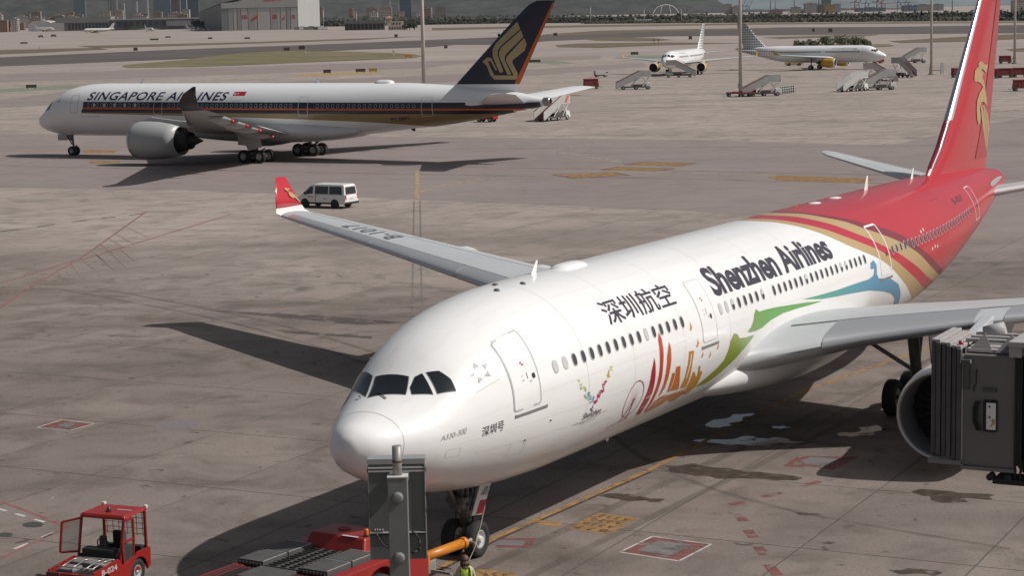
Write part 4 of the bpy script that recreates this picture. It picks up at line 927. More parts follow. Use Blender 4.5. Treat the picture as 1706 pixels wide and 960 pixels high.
# ------------------------------------------------------------------ white, navy and gold airliner on the taxiway
YB = R_(117.0); aftb = Vector((math.sin(YB), math.cos(YB), 0))
A5 = thing('airliner', 'white airliner with navy and gold stripes and dark blue fin rolling on the taxiway', 'airplane', Vector((-50.016, 237.196, 0))-aftb*4.656, math.pi/2-YB)
G = Fus([(0,-1.42),(.06,-1.15),(.2,-.98),(.5,-.72),(1,-.38),(1.7,.18),(2.7,1.12),(3.6,1.68),(5,2.33),(6.4,2.66),(8.3,2.9),(10.5,2.97),(48,2.97),(54,2.72),(58,2.4),(62,1.95),(65.2,1.3)],
        [(0,-1.42),(.06,-1.7),(.2,-1.88),(.5,-2.1),(1,-2.35),(2,-2.66),(3.1,-2.86),(5.3,-2.96),(8,-2.97),(36,-2.97),(40,-2.85),(46,-2.25),(54.6,-1.2),(61.6,.0),(65.2,.72)],
        [(0,0),(.06,.28),(.2,.5),(.5,.85),(1,1.22),(2,1.8),(3.1,2.25),(5,2.7),(7,2.92),(9,2.97),(40,2.97),(46,2.78),(52,2.3),(58,1.55),(62,.95),(65.2,.35)],
        [(0,-1.42),(2,-1.0),(4,-.5),(7,0),(42,0),(52,.5),(60,.95),(65.2,1.0)], 5.28)
whb = M('white_paint_satin', (.76, .77, .77), .28, noise=(.25, .02), coat=.2); navy = M('navy_livery', (.012, .014, .032), .3, coat=.2); oran = M('orange_livery', (.5, .1, .02), .35); goldb = M('antique_gold_livery', (.27, .19, .085), .38, coat=.1)
MB().loft(G.shell(xs_nose(0, 65.2, 9, 38, 34, 90), 140), 0).build('fuselage', whb, A5)
def a_of_z(F_, X, z):
    m = F_.M(X); q = z-F_.zc-m; h = (F_.T(X)-m) if q > 0 else (m-F_.B(X)); return math.degrees(math.acos(max(-1, min(1, q/max(h, .01)))))
def zband(F_, ztop, zbot, X0, X1, mat, parent, off=.006, sl=0.0, nx=90, nz=6, side=1):
    mb = MB(); n = nz+1; rows = []
    for i in range(nx+1):
        r = []
        for j in range(n):
            t = j/nz; X = X0+(X1-X0)*i/nx; zt, zb = ztop(X), zbot(X); z = zt+(zb-zt)*t
            if i == 0: X += sl*(z-5.0)
            aa = a_of_z(F_, X, z); r.append(F_.P(X, side*aa, off+.045*(aa/180)**4))
        rows.append(r)
    mb.add([p for r in rows for p in r], [(i*n+j, i*n+j+1, (i+1)*n+j+1, (i+1)*n+j) for i in range(nx) for j in range(nz)], 0, True)
    return mb.build('livery_band', mat, parent, fix=False)
K = lambda v: (lambda X: v)
gb = pchip([(9, 5.0), (20, 4.84), (33, 4.6), (44, 4.3), (50, 3.95), (54, 3.3), (56, 2.5), (66, 2.5)])
for sd in (1, -1):
    zband(G, K(6.28), K(5.66), 8.2, 64.6, navy, A5, .012, .62, 150, 10, side=sd); zband(G, K(5.66), K(5.47), 8.2, 62.8, oran, A5, .014, .62, 150, 5, side=sd)
    zband(G, K(5.47), K(5.1), 8.2, 61.6, navy, A5, .012, .62, 150, 7, side=sd); zband(G, K(5.1), gb, 8.4, 60.4, goldb, A5, .012, .3, 150, 24, side=sd)
nvt = M('navy_lettering', (.02, .02, .05), .35)
AZ = lambda X, z: a_of_z(G, X, z)
fus_text(G, 'SINGAPORE AIRLINES', 9.0, 28.0, AZ(15, 7.36), AZ(15, 6.46), nvt, A5, .014, .014, .28, n=(50, 8), space=1.08)['label'] = 'navy airline title above the stripe'
fus_text(G, '9V-SMN', 48.2, 50.4, AZ(49, 4.78), AZ(49, 4.42), nvt, A5, .05, .012, 0, n=(8, 2))
fus_text(G, 'SINGAPORE AIRLINES', 8.3, 10.9, AZ(9, 4.72), AZ(9, 4.58), M('grey_lettering', (0, 0, 0)), A5, .01, 0, .2, n=(8, 2))
fl = decal(G, [[(28.55, AZ(29, 6.95)), (30.1, AZ(29, 6.95)), (30.2, AZ(29, 7.4)), (28.65, AZ(29, 7.4))]], .012, M('flag_red', (.4, .02, .03), .4), A5, 'flag')
decal(G, [[(28.55, AZ(29, 6.5)), (30.1, AZ(29, 6.5)), (30.1, AZ(29, 6.95)), (28.55, AZ(29, 6.95))]], .012, M('flag_white', (.75, .75, .75), .4), fl, 'flag_half')
decal(G, [[(28.85+.13*math.cos(t), AZ(29, 7.17+.13*math.sin(t))) for t in frange(.9, 5.4, 12)]+[(28.9+.09*math.cos(t), AZ(29, 7.17+.09*math.sin(t))) for t in frange(5.2, 1.1, 10)]], .016, M('flag_white', (0, 0, 0)), fl, 'crescent')
for k in range(5):
    t = 2*math.pi*k/5; x, z = 29.15+.1*math.sin(t), 7.17+.1*math.cos(t); decal(G, [[(x+.035*math.sin(q), AZ(29, z+.035*math.cos(q))) for q in frange(0, 5.6, 6)]], .016, M('flag_white', (0, 0, 0)), fl, 'star')
# windows: pale rim on the navy band
def win5(X):
    mb = MB(); a = AZ(X, 5.92); o = oval(X, a, .34, .46, .0518, 14); i_ = oval(X, a, .25, .36, .0518, 14); n = 14
    mb.add([G.P(x, q, .022) for x, q in o]+[G.P(x, q, .026) for x, q in i_], [(j, (j+1) % n, n+(j+1) % n, n+j) for j in range(n)], 0)
    mb.add([G.P(x, q, .026) for x, q in i_], [tuple(range(n))], 1); return mb.mesh('window', [M('window_rim_navy', (.27, .29, .32), .4), M('cabin_pane', (.03, .033, .045), .2)])
w5 = win5(25); w5.name = 'window'
for a0, a1 in ((9.3, 17.6), (20.4, 36.4), (39.6, 51.2)):
    x = a0
    while x < a1:
        if x < 43: o = link('window', w5, A5); o.location.x = x-25
        else: link('window', win5(x), A5)
        x += .635
for k in range(5): 
    o = decal(G, [oval(10.15+1.42*k, AZ(15, 5.92), .3, .42, .0518)], .03, M('pale_blind', (.42, .44, .46), .4), A5, 'window_blind')  # pale grey blinds over some of the windows
for x0, x1, z0, z1 in ((6.72, 7.86, 5.02, 6.98), (18.35, 19.5, 4.9, 6.98), (37.2, 38.4, 4.86, 6.96), (51.85, 53.1, 4.82, 6.92)):
    fus_door(G, x0, x1, AZ(x0, z1), AZ(x0, z0), None, M('door_outline_pale', (.62, .62, .62), .4) if x0 > 8 else seam_m, A5, .16, .05, .0518, None, None, .026)
CW = [(1.72, AZ(1.72, 5.42)), (2.2, AZ(2.2, 5.9)), (2.7, AZ(2.7, 6.28)), (3.05, AZ(3, 6.3)), (3.15, AZ(3.1, 5.85)), (3.0, AZ(3.0, 5.3)), (1.9, AZ(1.9, 5.05))]
for sd in (1, -1): decal(G, [[(x, sd*a) for x, a in CW]], .03, glass, A5, 'cockpit_window', (.12, 2))
for t in range(5):
    q = R_(90+72*t); c, s_ = math.cos(q), math.sin(q); P_ = lambda u, v: (4.6+(u*c-v*s_), AZ(4.6, 6.35)-(u*s_+v*c)/.0518)
    decal(G, [[P_(.3, .02), P_(.11, .14), P_(.13, -.09)]], .014, em, A5, 'emblem')
def blisterG(X, L, wd, h):
    rings = [[G.P(X+L*t, 0, 0)+Vector((0, wd*math.sqrt(max(0, 1-(2*t-1)**4))*math.cos(q), -.1+(h+.1)*(max(0, 1-(2*t-1)**4))**.6*max(0, math.sin(q)))) for q in frange(0, math.pi, 9)] for t in frange(.001, .999, 11)]
    MB().loft(rings, 0, True, closed=False).build('antenna_dome', whb, A5)
blisterG(45.0, 2.4, .6, .32)
for X in (14.5, 37.6): 
    p = G.P(X, 0); MB().loft([[p+Vector((u*.5, v*.05, 0)) for u, v in ((0, 0), (.4, 1), (1, 0), (.4, -1))], [p+Vector((.3+u*.2, v*.02, .55)) for u, v in ((0, 0), (.4, 1), (1, 0), (.4, -1))]], 0, False).build('aerial', whb, A5)
p = G.P(49.5, 180); MB().cyl(p+Vector((0, 0, .05)), p+Vector((.2, 0, -.22)), .25, .1, 8).build('aerial', dark_m, A5)
mb = MB(); rings = []
for t in frange(0, 1, 26):
    X = 19.5+24.5*t; f = max(.02, (math.sin(math.pi*t)**.55) if 0 < t < 1 else 0)
    hw, hb = 2.2+1.1*f, 2.4+1.05*f; zt = 5.28-1.6+.8*f; zb = 5.28-hb; zm = (zt+zb)/2
    rings.append([Vector((X, -hw*math.copysign(abs(math.sin(q))**.75, math.sin(q)), zm+(zt-zm)*math.copysign(abs(math.cos(q))**.85, math.cos(q)))) for q in [2*math.pi*i/40 for i in range(40)]])
mb.loft(rings).build('belly_fairing', M('fairing_grey', (.52, .53, .53), .35, noise=(.6, .05)), A5, auto=True)
nac5 = M('nacelle_grey', (.36, .37, .37), .38, noise=(.6, .04)); g5 = M('underwing_grey', (.42, .42, .41), .4, noise=(.5, .06)); bare = M('bare_white', (.72, .73, .74), .35)
for sd in (1, -1):
    W_ = Wing([(2.2, 21.0, 14.8, 3.5, .12), (10.5, 28.2, 9.9, 4.3, .105), (22, 36.2, 5.3, 5.85, .095), (29.6, 41.5, 2.7, 6.85, .09)], sd); W_.inc = 4.2
    W_.build([2.2, 4, 6, 8, 10.5, 13, 16, 19, 22, 25, 27.5, 29.6], 'wing', g5, A5, 16)
    for y0, y1 in ((4, 9.5), (11, 15), (15.1, 19), (19.1, 23), (23.1, 27), (27.1, 29.4)): W_.slat(y0, y1, .15, .06, slatm, A5)
    for y0, y1 in ((4.5, 10.6), (10.8, 20)): W_.patch(y0, y1, .72, .99, bare, A5, 'flap', 1, .03)
    W_.patch(20.2, 29, .74, .99, bare, A5, 'aileron', 1, .02)
    # upswept tip
    def wl(y, x, c, z, t=.08): return [Vector((x+u*c, sd*(y+q*c*.6), z+q*c*.6)) for u, q in airfoil(14, t, 0)]
    tipm = M('tip_black', (.035, .032, .035), .35)
    MB().loft([W_.ring(29.6, 14), wl(30.5, 42.0, 2.5, 7.02), wl(31.3, 42.4, 2.3, 7.3), wl(31.9, 42.9, 2.0, 7.8), wl(32.3, 43.6, 1.45, 8.45), wl(32.5, 44.9, .35, 9.15)]).build('winglet', tipm, A5)
    eng = (21.6, sd*10.5, 2.62); nacelle(A5, eng, 5.9, 1.95, nac5, lipL=.06); pylon(A5, W_, 10.5, eng, 5.9, 1.95, g5)
    for y, L in ((7.2, 5.0), (14.2, 4.6), (18.8, 4.0), (23.5, 3.2)):
        f_ = flap_fairing(A5, W_, y, L, .42, g5, .55, .06)
        MB().lathe([(0, .22), (.25, .12), (.3, 0)], W_.P(y, .55, -.03)+Vector((L*.93, 0, -.45*.42-.06*L)), (1, 0, -.1), 12).build('tail_tip', red, f_)
    y = sd*5.3
    g = MB().cyl((33.3, y, .75), (33.2, y, 3.8), .22, .26, 14); g.bar((32.2, y, .72), (34.4, y, .72), .22, .28); g.bar((33.3, y, 1.6), (32, sd*3.3, 3.2), .16); g.bar((33.5, y, 1.1), (34.4, y, 1.5), .14)
    for x in (32.3, 34.3): g.cyl((x, y-.9, .7), (x, y+.9, .7), .09, .09, 10)
    g.build('main_gear_leg', gear_m, A5)
    for x in (32.3, 34.3):
        for dy in (-.86, .86): wheel(A5, (x, y+dy, .7), .7, .53)
    MB().prism([(31.9, 3.4), (34.6, 3.5), (34.9, 1.75), (33.2, 1.35), (32.9, 1.9), (31.9, 1.95)], lambda u, v: Vector((u, sd*6.6, v)), lambda u, v: Vector((u, sd*6.65, v))).build('gear_door', M('gear_door_grey', (.42, .41, .4), .45), A5)
    H_ = Wing([(.4, 57.2, 6.0, 6.15, .09), (1.4, 58.1, 5.2, 6.25, .09), (9.0, 63.3, 2.9, 7.38, .08), (9.4, 63.9, 2.4, 7.42, .07)], sd)
    H_.build([.4, 1.4, 4, 7, 9.0, 9.4], 'tailplane', whb, A5)
    decal(G, [oval(57.8, sd*a_of_z(G, 57.8, 6.2), 2.2, .8, .05)], .03, whb, A5, 'seal_plate')
V5 = Wing([(7.2, 53.4, 8.3, 0, .07), (8.09, 54.76, 7.35, 0, .085), (10.85, 57.63, 5.85, 0, .1), (13.56, 60.46, 4.4, 0, .1), (15.59, 62.69, 3.15, 0, .1), (16.06, 63.24, 2.85, 0, .1), (16.5, 64.2, 2.05, 0, .08)], 1, True)
V5.build([7.2, 8.09], 'fin_root', whb, A5); V5.build([8.09, 9, 10.85, 12, 13.56, 15.59, 16.06, 16.5], 'fin', navy, A5)
for up in (1, -1):
    V5.patch(8.1, 16.3, .925, 1.0, oran, A5, 'rudder_edge', up, .02, 10, 2); V5.patch(8.3, 16.2, .68, .92, M('rudder_navy', (.014, .015, .035), .35), A5, 'rudder', up, .012, 8, 3)
LOGO = [[(62.1,14.45),(62.42,13.67),(60.2,12.0),(59.85,11.55),(59.83,11.04),(60.38,9.45),(60.2,9.26),(59.95,9.33),(59.24,10.98),(59.22,11.62),(59.58,12.25)],
        [(62.49,13.57),(62.73,12.89),(60.85,11.23),(60.61,10.91),(60.61,10.53),(61.26,9.11),(60.87,9.05),(59.98,10.92),(59.97,11.36),(60.22,11.83)],
        [(62.82,12.78),(63.07,12.15),(62.85,11.52),(61.48,10.53),(61.44,10.27),(62.29,8.56),(59.36,8.57),(58.93,9.01),(58.59,9.91),(58.03,10.42),(58.62,10.86),(59.09,10.77),(59.32,10.35),(59.7,9.55),(59.55,9.5),(59.0,10.45),(58.68,10.44),(59.37,9.0),(61.52,8.98),(60.72,10.53),(60.84,10.91)]]
for up in (1, -1): flat_print(LOGO, lambda x, z: V5.surf(z, min(.92, max(.02, (x-V5.f[0](z))/V5.f[1](z))), up, .035), M('fin_gold_livery', (.36, .28, .15), .38), A5, 'bird_emblem')
MB().lathe([(0, .45), (.5, .42), (.7, .36), (.68, .28)], G.P(64.9, 0)*.5+G.P(64.9, 180)*.5, (1, 0, .12), 20).build('exhaust_cone', M('titanium', (0, 0, 0)), A5)
g = MB().cyl((4.66, 0, .6), (4.5, 0, 2.6), .12, .14, 14); g.bar((4.66, -.45, .55), (4.66, .45, .55), .1); g.bar((4.4, 0, 1.3), (3.7, 0, 2.4), .1); g.bar((4.75, 0, .8), (5.1, 0, 1.2), .1); g.box(4.2, 4.5, -.3, .3, 1.7, 1.9)
g.build('nose_gear_leg', gear_m, A5)
for y in (-.35, .35): wheel(A5, (4.66, y, .53), .53, .38)
for y in (-.6, .57): MB().box(2.9, 4.2, y, y+.03, 1.75, 2.45).build('gear_door', M('gear_door_grey', (0, 0, 0)), A5)
# ------------------------------------------------------------------ single-aisle jets, near and far
def half_mat(name):
    """halftone of pale dots on grey for a patterned tail"""
    m = bpy.data.materials.new(name); m.use_nodes = True; n = m.node_tree; b = n.nodes['Principled BSDF']; L = n.links.new
    tc = n.nodes.new('ShaderNodeTexCoord'); mp = n.nodes.new('ShaderNodeMapping'); mp.inputs['Rotation'].default_value = (math.pi/2, 0, 0)
    L(tc.outputs['Object'], mp.inputs[0]); sp = n.nodes.new('ShaderNodeSeparateXYZ'); L(tc.outputs['Object'], sp.inputs[0])
    def mt(op, a, b_):
        x = n.nodes.new('ShaderNodeMath'); x.operation = op
        for i, v in ((0, a), (1, b_)):
            if isinstance(v, (int, float)): x.inputs[i].default_value = v
            else: L(v, x.inputs[i])
        return x.outputs[0]
    u = mt('ADD', sp.outputs[0], sp.outputs[2]); v = mt('SUBTRACT', sp.outputs[0], sp.outputs[2])
    s_ = mt('MULTIPLY', mt('SINE', mt('MULTIPLY', u, 5.2), 0), mt('SINE', mt('MULTIPLY', v, 5.2), 0))
    thr = n.nodes.new('ShaderNodeMapRange'); thr.inputs[1].default_value = 27; thr.inputs[2].default_value = 37; thr.inputs[3].default_value = -1.0; thr.inputs[4].default_value = .55; L(sp.outputs[0], thr.inputs[0])
    st = mt('LESS_THAN', s_, thr.outputs[0]); mx = n.nodes.new('ShaderNodeMix'); mx.data_type = 'RGBA'; L(st, mx.inputs[0])
    mx.inputs[6].default_value = (.72, .72, .72, 1); mx.inputs[7].default_value = (.2, .21, .21, 1); L(mx.outputs[2], b.inputs['Base Color']); b.inputs['Roughness'].default_value = .35
    return m
half = half_mat('dotted_tail'); yel = M('yellow_cowl', (.5, .28, .03), .35, coat=.3)
J = Fus([(0,-.55),(.05,-.38),(.2,-.22),(.6,.06),(1.2,.36),(1.9,.78),(2.5,1.2),(3.2,1.6),(4.2,1.9),(5.6,2.04),(7,2.07),(26,2.07),(31,1.98),(35,1.75),(37.3,1.35)], [(0,-.55),(.05,-.75),(.2,-.95),(.6,-1.22),(1.5,-1.58),(3,-1.9),(5,-2.05),(7,-2.07),(23.5,-2.07),(27,-1.7),(31,-.75),(35,.25),(37.3,.8)],
        [(0,0),(.05,.2),(.2,.4),(.6,.75),(1.5,1.22),(3,1.7),(5,1.94),(7,1.975),(25,1.975),(29,1.75),(33,1.05),(36,.5),(37.3,.25)], [(0,-.55),(2,-.35),(5,0),(24,0),(30,.3),(37.3,1.05)], 3.75)
def jet(label, nose, yaw, tail_m, cowl_m, body=white, detail=2, title=None, scale=1.0, fin_m=None, group=None, tube=J, engines=True):
    """twin-engine single-aisle jet; nose = ground point under the nose, yaw = heading of its tail clockwise from +Y"""
    t = thing('airliner' if scale > .8 else 'business_jet', label, 'airplane', (nose[0], nose[1], 0), math.pi/2-R_(yaw), group); t.scale = (scale,)*3
    n_ = 40 if detail > 1 else 20
    MB().loft(J.shell(xs_nose(0, 37.3, 6, 24, 14, 16), n_), 0).build('fuselage', body, t)
    if tail_m is not None and detail > 1:
        mb = MB(); As = frange(-180, 180, 49); Xs = frange(27.5, 37.2, 16); n = 16
        mb.add([J.P(X, a, .008) for a in As for X in Xs], [(i*n+j, i*n+j+1, (i+1)*n+j+1, (i+1)*n+j) for i in range(48) for j in range(15)], 0, True); mb.build('tail_paint', tail_m, t, fix=False)
    V_ = Wing([(5.2, 29.2, 7.0, 0, .08), (5.9, 30.5, 5.7, 0, .1), (8.5, 33.0, 4.2, 0, .1), (11.76, 35.7, 2.2, 0, .09)], 1, True); V_.build([5.2, 5.9, 7, 8.5, 10, 11.76], 'fin', fin_m or tail_m or body, t, 10)
    for sd in (1, -1):
        W_ = Wing([(1.5, 11.9, 7.4, 2.75, .12), (6.3, 14.9, 4.5, 3.15, .11), (16.4, 21.3, 1.7, 3.95, .1)], sd); W_.build([1.5, 4, 6.3, 10, 13, 16.4], 'wing', greyw, t, 10)
        H_ = Wing([(.3, 31.8, 3.6, 4.55, .09), (6.2, 35.4, 1.3, 5.1, .08)], sd); H_.build([.3, 3, 6.2], 'tailplane', greyw, t, 8)
        if detail > 1:
            MB().prism([(21.6, 3.9), (22.9, 3.95), (23.5, 5.0), (22.9, 5.0)], lambda u, v: Vector((u, sd*16.42, v)), lambda u, v: Vector((u, sd*16.5, v))).build('winglet', yel, t)
        if engines:
            if detail > 1: nacelle(t, (11.0, sd*5.75, 1.75), 3.4, 1.1, cowl_m, core=True, blades=14, lip=M('lip_pale', (.6, .6, .6), .35))
            else:
                MB().lathe([(.1, .8), (0, .95), (.1, 1.05), (1.2, 1.15), (2.4, 1.0), (3.6, .7), (4.2, .25)], (11.0, sd*5.75, 1.75), (1, 0, 0), 14).build('engine', cowl_m, t)
            MB().loft([[Vector((11.9, sd*5.75-.1, 2.75)), Vector((11.9, sd*5.75+.1, 2.75)), Vector((11.9, sd*5.75+.1, 2.95)), Vector((11.9, sd*5.75-.1, 2.95))], [Vector((15.6, sd*5.75-.15, 2.4)), Vector((15.6, sd*5.75+.15, 2.4)), Vector((15.6, sd*5.75+.15, 3.2)), Vector((15.6, sd*5.75-.15, 3.2))]], 0, False).build('pylon', greyw, t)
        y = sd*3.8; MB().cyl((17.7, y, .6), (17.5, y, 2.9), .13, .15, 10).build('main_gear_leg', gear_m, t)
        for dy in (-.45, .45): wheel(t, (17.7, y+dy, .58), .58, .4, n=16)
        # cockpit panes
        for p in ([(1.92, 3), (2.5, 4), (2.4, 26), (1.95, 36)], [(2.0, 41), (2.45, 30), (2.9, 38), (2.75, 58), (2.35, 58)], [(2.82, 58), (2.98, 41), (3.35, 52), (3.3, 62)]):
            decal(J, [[(x, sd*a) for x, a in p]], .02, glass, t, 'cockpit_window', (.3, 6), .036)
        if detail > 1:
            for x0, x1 in ((4.6, 5.45), (31.3, 32.1)): fus_door(J, x0, x1, sd*44 if sd > 0 else -93, 93 if sd > 0 else -44, None, seam_m, t, .1, .04, .036, None, None, .012)
            mw = MB()
            for k in range(43):
                x = 6.4+.533*k
                if 15 < k < 18: continue
                o = oval(x, sd*74, .3, .42, .036, 8); mw.add([J.P(u, a, .012) for u, a in o], [tuple(range(8))], 0)
            stuff(mw.build('windows', winm, t, fix=False))
            if title:
                f = (lambda u, v: J.P(6.6+6.4*u, 58-16*v, .014)) if sd > 0 else (lambda u, v: J.P(13.2-6.4*u, -58+16*v, .014))
                lettering(title, M('title_grey', (.4, .41, .4), .4), t, f, .01, 0, cuts=(16, 4))
    MB().cyl((5.07, 0, .4), (5.0, 0, 2.0), .1, .12, 10).build('nose_gear_leg', gear_m, t)
    for y in (-.25, .25): wheel(t, (5.07, y, .38), .38, .25, n=16)
    return t
jet('white airliner with yellow engines seen nose-on at a boarding stair', (36.0, 476.0), 19.5, None, yel, white, 2, 'vueling', 1.0, half)
jet('white airliner with dotted grey tail parked side-on, nose to the right', (91.4, 500.6), -65, half, yel, whb, 2, 'vueling', 1.0)
jw = M('far_white', (.7, .7, .7), .4); jr = M('far_red', (.28, .05, .03), .5); jg = M('far_grey_blue', (.35, .37, .4), .4)
far = 'airliners parked on the far apron'
def fj(label, px, yaw, tail, cowl, body, scale=1.0, fin=None): return jet(label, px, yaw, tail, cowl, body, 1, None, scale, fin)
fj('far white airliner with yellow engines, nose left, in front of the low grey shed', (-490, 2400), 92, None, yel, jw)
fj('far white airliner with yellow engine, nose right, before the white arched hangars', (-655, 3010), -62, None, yel, jw)
fj('small white jet seen end-on at stairs on the far apron', (-432, 2540), -30, None, jw, jw, .8)
fj('small white jet by the grey hangar on the far apron', (-398, 2690), -50, None, jw, jw, .7)
fj('far airliner with a rusty red tail at the left edge of the far apron', (-536, 2060), 88, None, jr, jr, .9, jr)
fj('white airliner taxiing toward the viewer behind the navy fin', (-1.5, 1235), 12, None, jg, jw)
fj('tiny pale business jet rolling along the road before the tree line', (172, 2440), -88, None, jg, jg, .62)
# ------------------------------------------------------------------ foreground equipment
steel = M('grey_green_steel', (.135, .145, .142), .5, noise=(2, .12), dirt=(3, .2, (.13, .12, .11)))
steel2 = M('post_steel', (.17, .18, .174), .55, noise=(2, .15), dirt=(4, .25, (.16, .14, .12)))
trim = M('pale_trim', (.55, .54, .52), .5); galv = M('galvanised_pipe', (.3, .29, .28), .5, .3, noise=(5, .25)); cable = M('cable_rubber', (.04, .035, .035), .6)
t = thing('docking_display', 'grey-green box post with round caps holding a docking display cabinet seen from behind', 'sign', (-1.97, 34.0, 0))
MB().box(-.185, .15, -.12, .12, 0, 7.675).build('post', steel2, t, bev=.012)
MB().box(-.19, .155, -.13, .13, 7.675, 7.7).build('post_cap', trim, t, bev=.004)
MB().cyl((-.02, .03, 7.6), (-.02, .03, 8.2), .08, .08, 24).build('pole', galv, t); MB().cyl((-.02, .03, 7.92), (-.02, .03, 7.96), .084, .084, 24).build('pole_band', M('rust', (.12, .07, .05), .7), t)
for z in (7.34, 6.3, 5.2): MB().lathe([(0, .1), (-.03, .085), (-.09, .08), (-.095, 0)], (-.02, -.12, z), (0, 1, 0), 28).build('round_cap', steel2, t, bev=.006)
cb = MB().box(-.565, .41, .72, 1.0, 6.05, 7.72).build('cabinet', steel, t, bev=.012)
MB().box(-.575, .42, .70, 1.02, 7.73, 7.83).build('top_trim', M('zinc_flashing', (.36, .37, .37), .4, .3), cb, bev=.006)
for z in (7.66, 7.6): MB().box(-.57, .415, .695, .72, z, z+.025).build('seam_strip', trim, cb)
MB().box(-.57, .415, .69, .72, 6.52, 6.54).build('seam_strip', trim, cb); MB().box(-.57, .415, .695, .72, 6.49, 6.512).build('seam_strip', dark_m, cb)
for x in (-.57, .40): MB().box(x, x+.014, .69, .72, 6.05, 7.72).build('edge_strip', M('edge_grey', (.2, .2, .2), .5), cb)
for z in (7.62, 7.2, 6.9):
    for x in (-.585, .41): MB().box(x, x+.02, .72, .8, z-.03, z+.03).build('latch', dark_m, cb)
for x in (-.18, .0): MB().box(x, x+.14, .12, .72, 7.5, 7.62).build('bracket', steel, t)
def arc_pts(p0, p1, sag, n=10): return [Vector(p0).lerp(Vector(p1), i/n)+Vector((0, 0, -sag*math.sin(math.pi*i/n))) for i in range(n+1)]
MB().tube(arc_pts((-.45, .66, 6.53), (-.1, .5, 6.4), .16), .016, 8).build('cable', cable, t)
MB().tube([Vector((.19, .4, 6.62)), Vector((.24, .5, 6.55)), Vector((.29, .6, 6.42)), Vector((.31, .62, 6.3)), Vector((.26, .62, 6.22)), Vector((.15, .6, 6.19))], .02, 8).build('cable', cable, t)
for x in (-.47, -.43, -.39, -.34): MB().cyl((x, .70, 6.55), (x, .70, 6.6), .013, .013, 8).build('cable_gland', galv, t)
# pushback tug
tr = M('tractor_red', (.27, .017, .014), .38, noise=(1.5, .12), dirt=(2.5, .25, (.2, .03, .025))); deckm = M('deck_grey', (.07, .07, .068), .7, noise=(4, .2), dirt=(3, .3, (.12, .11, .1)))
black = M('matt_black', (.018, .018, .018), .7); paleline = M('pale_edge', (.5, .48, .46), .5)
T = thing('pushback_tug', 'low red aircraft tug with dark deck panels and an orange beacon under the nose', 'tug', (-2.75, 53.9, 0), R_(58))
prof = [(-8, .35), (-8, 1.25), (-6.4, 1.5), (-.9, 1.5), (-.35, 1.2), (-.3, .4)]
def sideprof(x0, x1, wheels):
    pts = [(x0, .4)]
    for u in wheels: pts += [(u+.8*math.cos(a), .55+.8*math.sin(a)) for a in [math.pi-math.pi*i/10 for i in range(11)]]
    pts += [(x1, .4), (x1, 1.2), (x1-.5, 1.5), (x0+1.4, 1.5), (x0, 1.2)]
    return pts
P_ = sideprof(-8, -.35, (-6.5, -2.5))
body = MB()
for v in (-.7, 2.25): body.prism(P_, lambda u, w_, v=v: Vector((u, v, w_)), lambda u, w_, v=v: Vector((u, v+.35, w_)))
body.build('body', tr, T, bev=.03)
MB().box(-7.9, -.5, -.35, 2.25, .45, 1.46).build('chassis', M('chassis_red', (.25, .018, .016), .5), T)
MB().box(-.5, -.3, -.35, 2.25, .5, 1.2).build('bumper', black, T, bev=.03)
for v in (1.72, -.32):
    for u in (-4.28, -3.22):
        d = MB().box(u, u+1.02, v, v+.82, 1.46, 1.62).build('deck_panel', deckm, T, bev=.012)
        MB().box(u+.03, u+.99, v+.012, v+.024, 1.622, 1.628).build('panel_edge', paleline, d)
        MB().box(u+.98, u+.995, v+.02, v+.8, 1.622, 1.628).build('panel_edge', paleline, d)
    for k in range(7): MB().box(-4.36, -4.28, v+.04+.11*k, v+.1+.11*k, 1.5, 1.58).build('louvre', black, T)
g = MB().box(-4.28, -2.2, .52, 1.70, 1.45, 1.49).build('grille', black, T)
for k in range(12): MB().box(-4.26+.175*k, -4.235+.175*k, .53, 1.69, 1.49, 1.54).build('grille_bar', deckm, g)
for k in range(3): MB().box(-4.25, -2.25, .74+.28*k, .77+.28*k, 1.5, 1.545).build('grille_bar', deckm, g)
MB().box(-5.4, -4.4, .55, 1.68, 1.46, 1.56).build('deck_panel', deckm, T, bev=.012)
for v0 in (-.25, 1.75):
    for k in range(5): MB().box(-6.3, -4.5, v0+.05+.15*k, v0+.12+.15*k, 1.5, 1.515).build('slot', black, T)
hd = MB().box(-2.15, -.6, .1, 2.1, 1.46, 1.86, top=(.22, .25, .12, .12)).build('hood', tr, T, bev=.05)
MB().cyl((-1.35, 1.3, 1.86), (-1.35, 1.3, 1.885), .17, .17, 24).build('vent_lid', M('vent_red', (.22, .02, .02), .6), hd)
MB().box(-1.95, -1.86, .45, .95, 1.862, 1.868).build('name_strip', paleline, hd)
b = MB().cyl((-1.7, .33, 1.86), (-1.7, .33, 1.91), .075, .075, 16).build('beacon_base', black, T)
MB().lathe([(.05, .062), (.17, .06), (.2, .045), (.205, 0)], (-1.7, .33, 1.86), (0, 0, 1), 18).build('beacon', M('amber_lens', (.6, .13, .01), .2), T)
for u in (-6.5, -2.5):
    for v in (-.62, 2.5): wheel(T, (u, v+.02, .58), .58, .42, n=24)
for u, z in ((-1.55, 1.2), (-1.1, 1.28)): MB().box(u, u+.14, -.704, -.7, z, z+.14).build('sticker', paleline, T)
MB().box(-.3, .1, .0, .5, .55, .75).build('hitch', black, T, bev=.02)
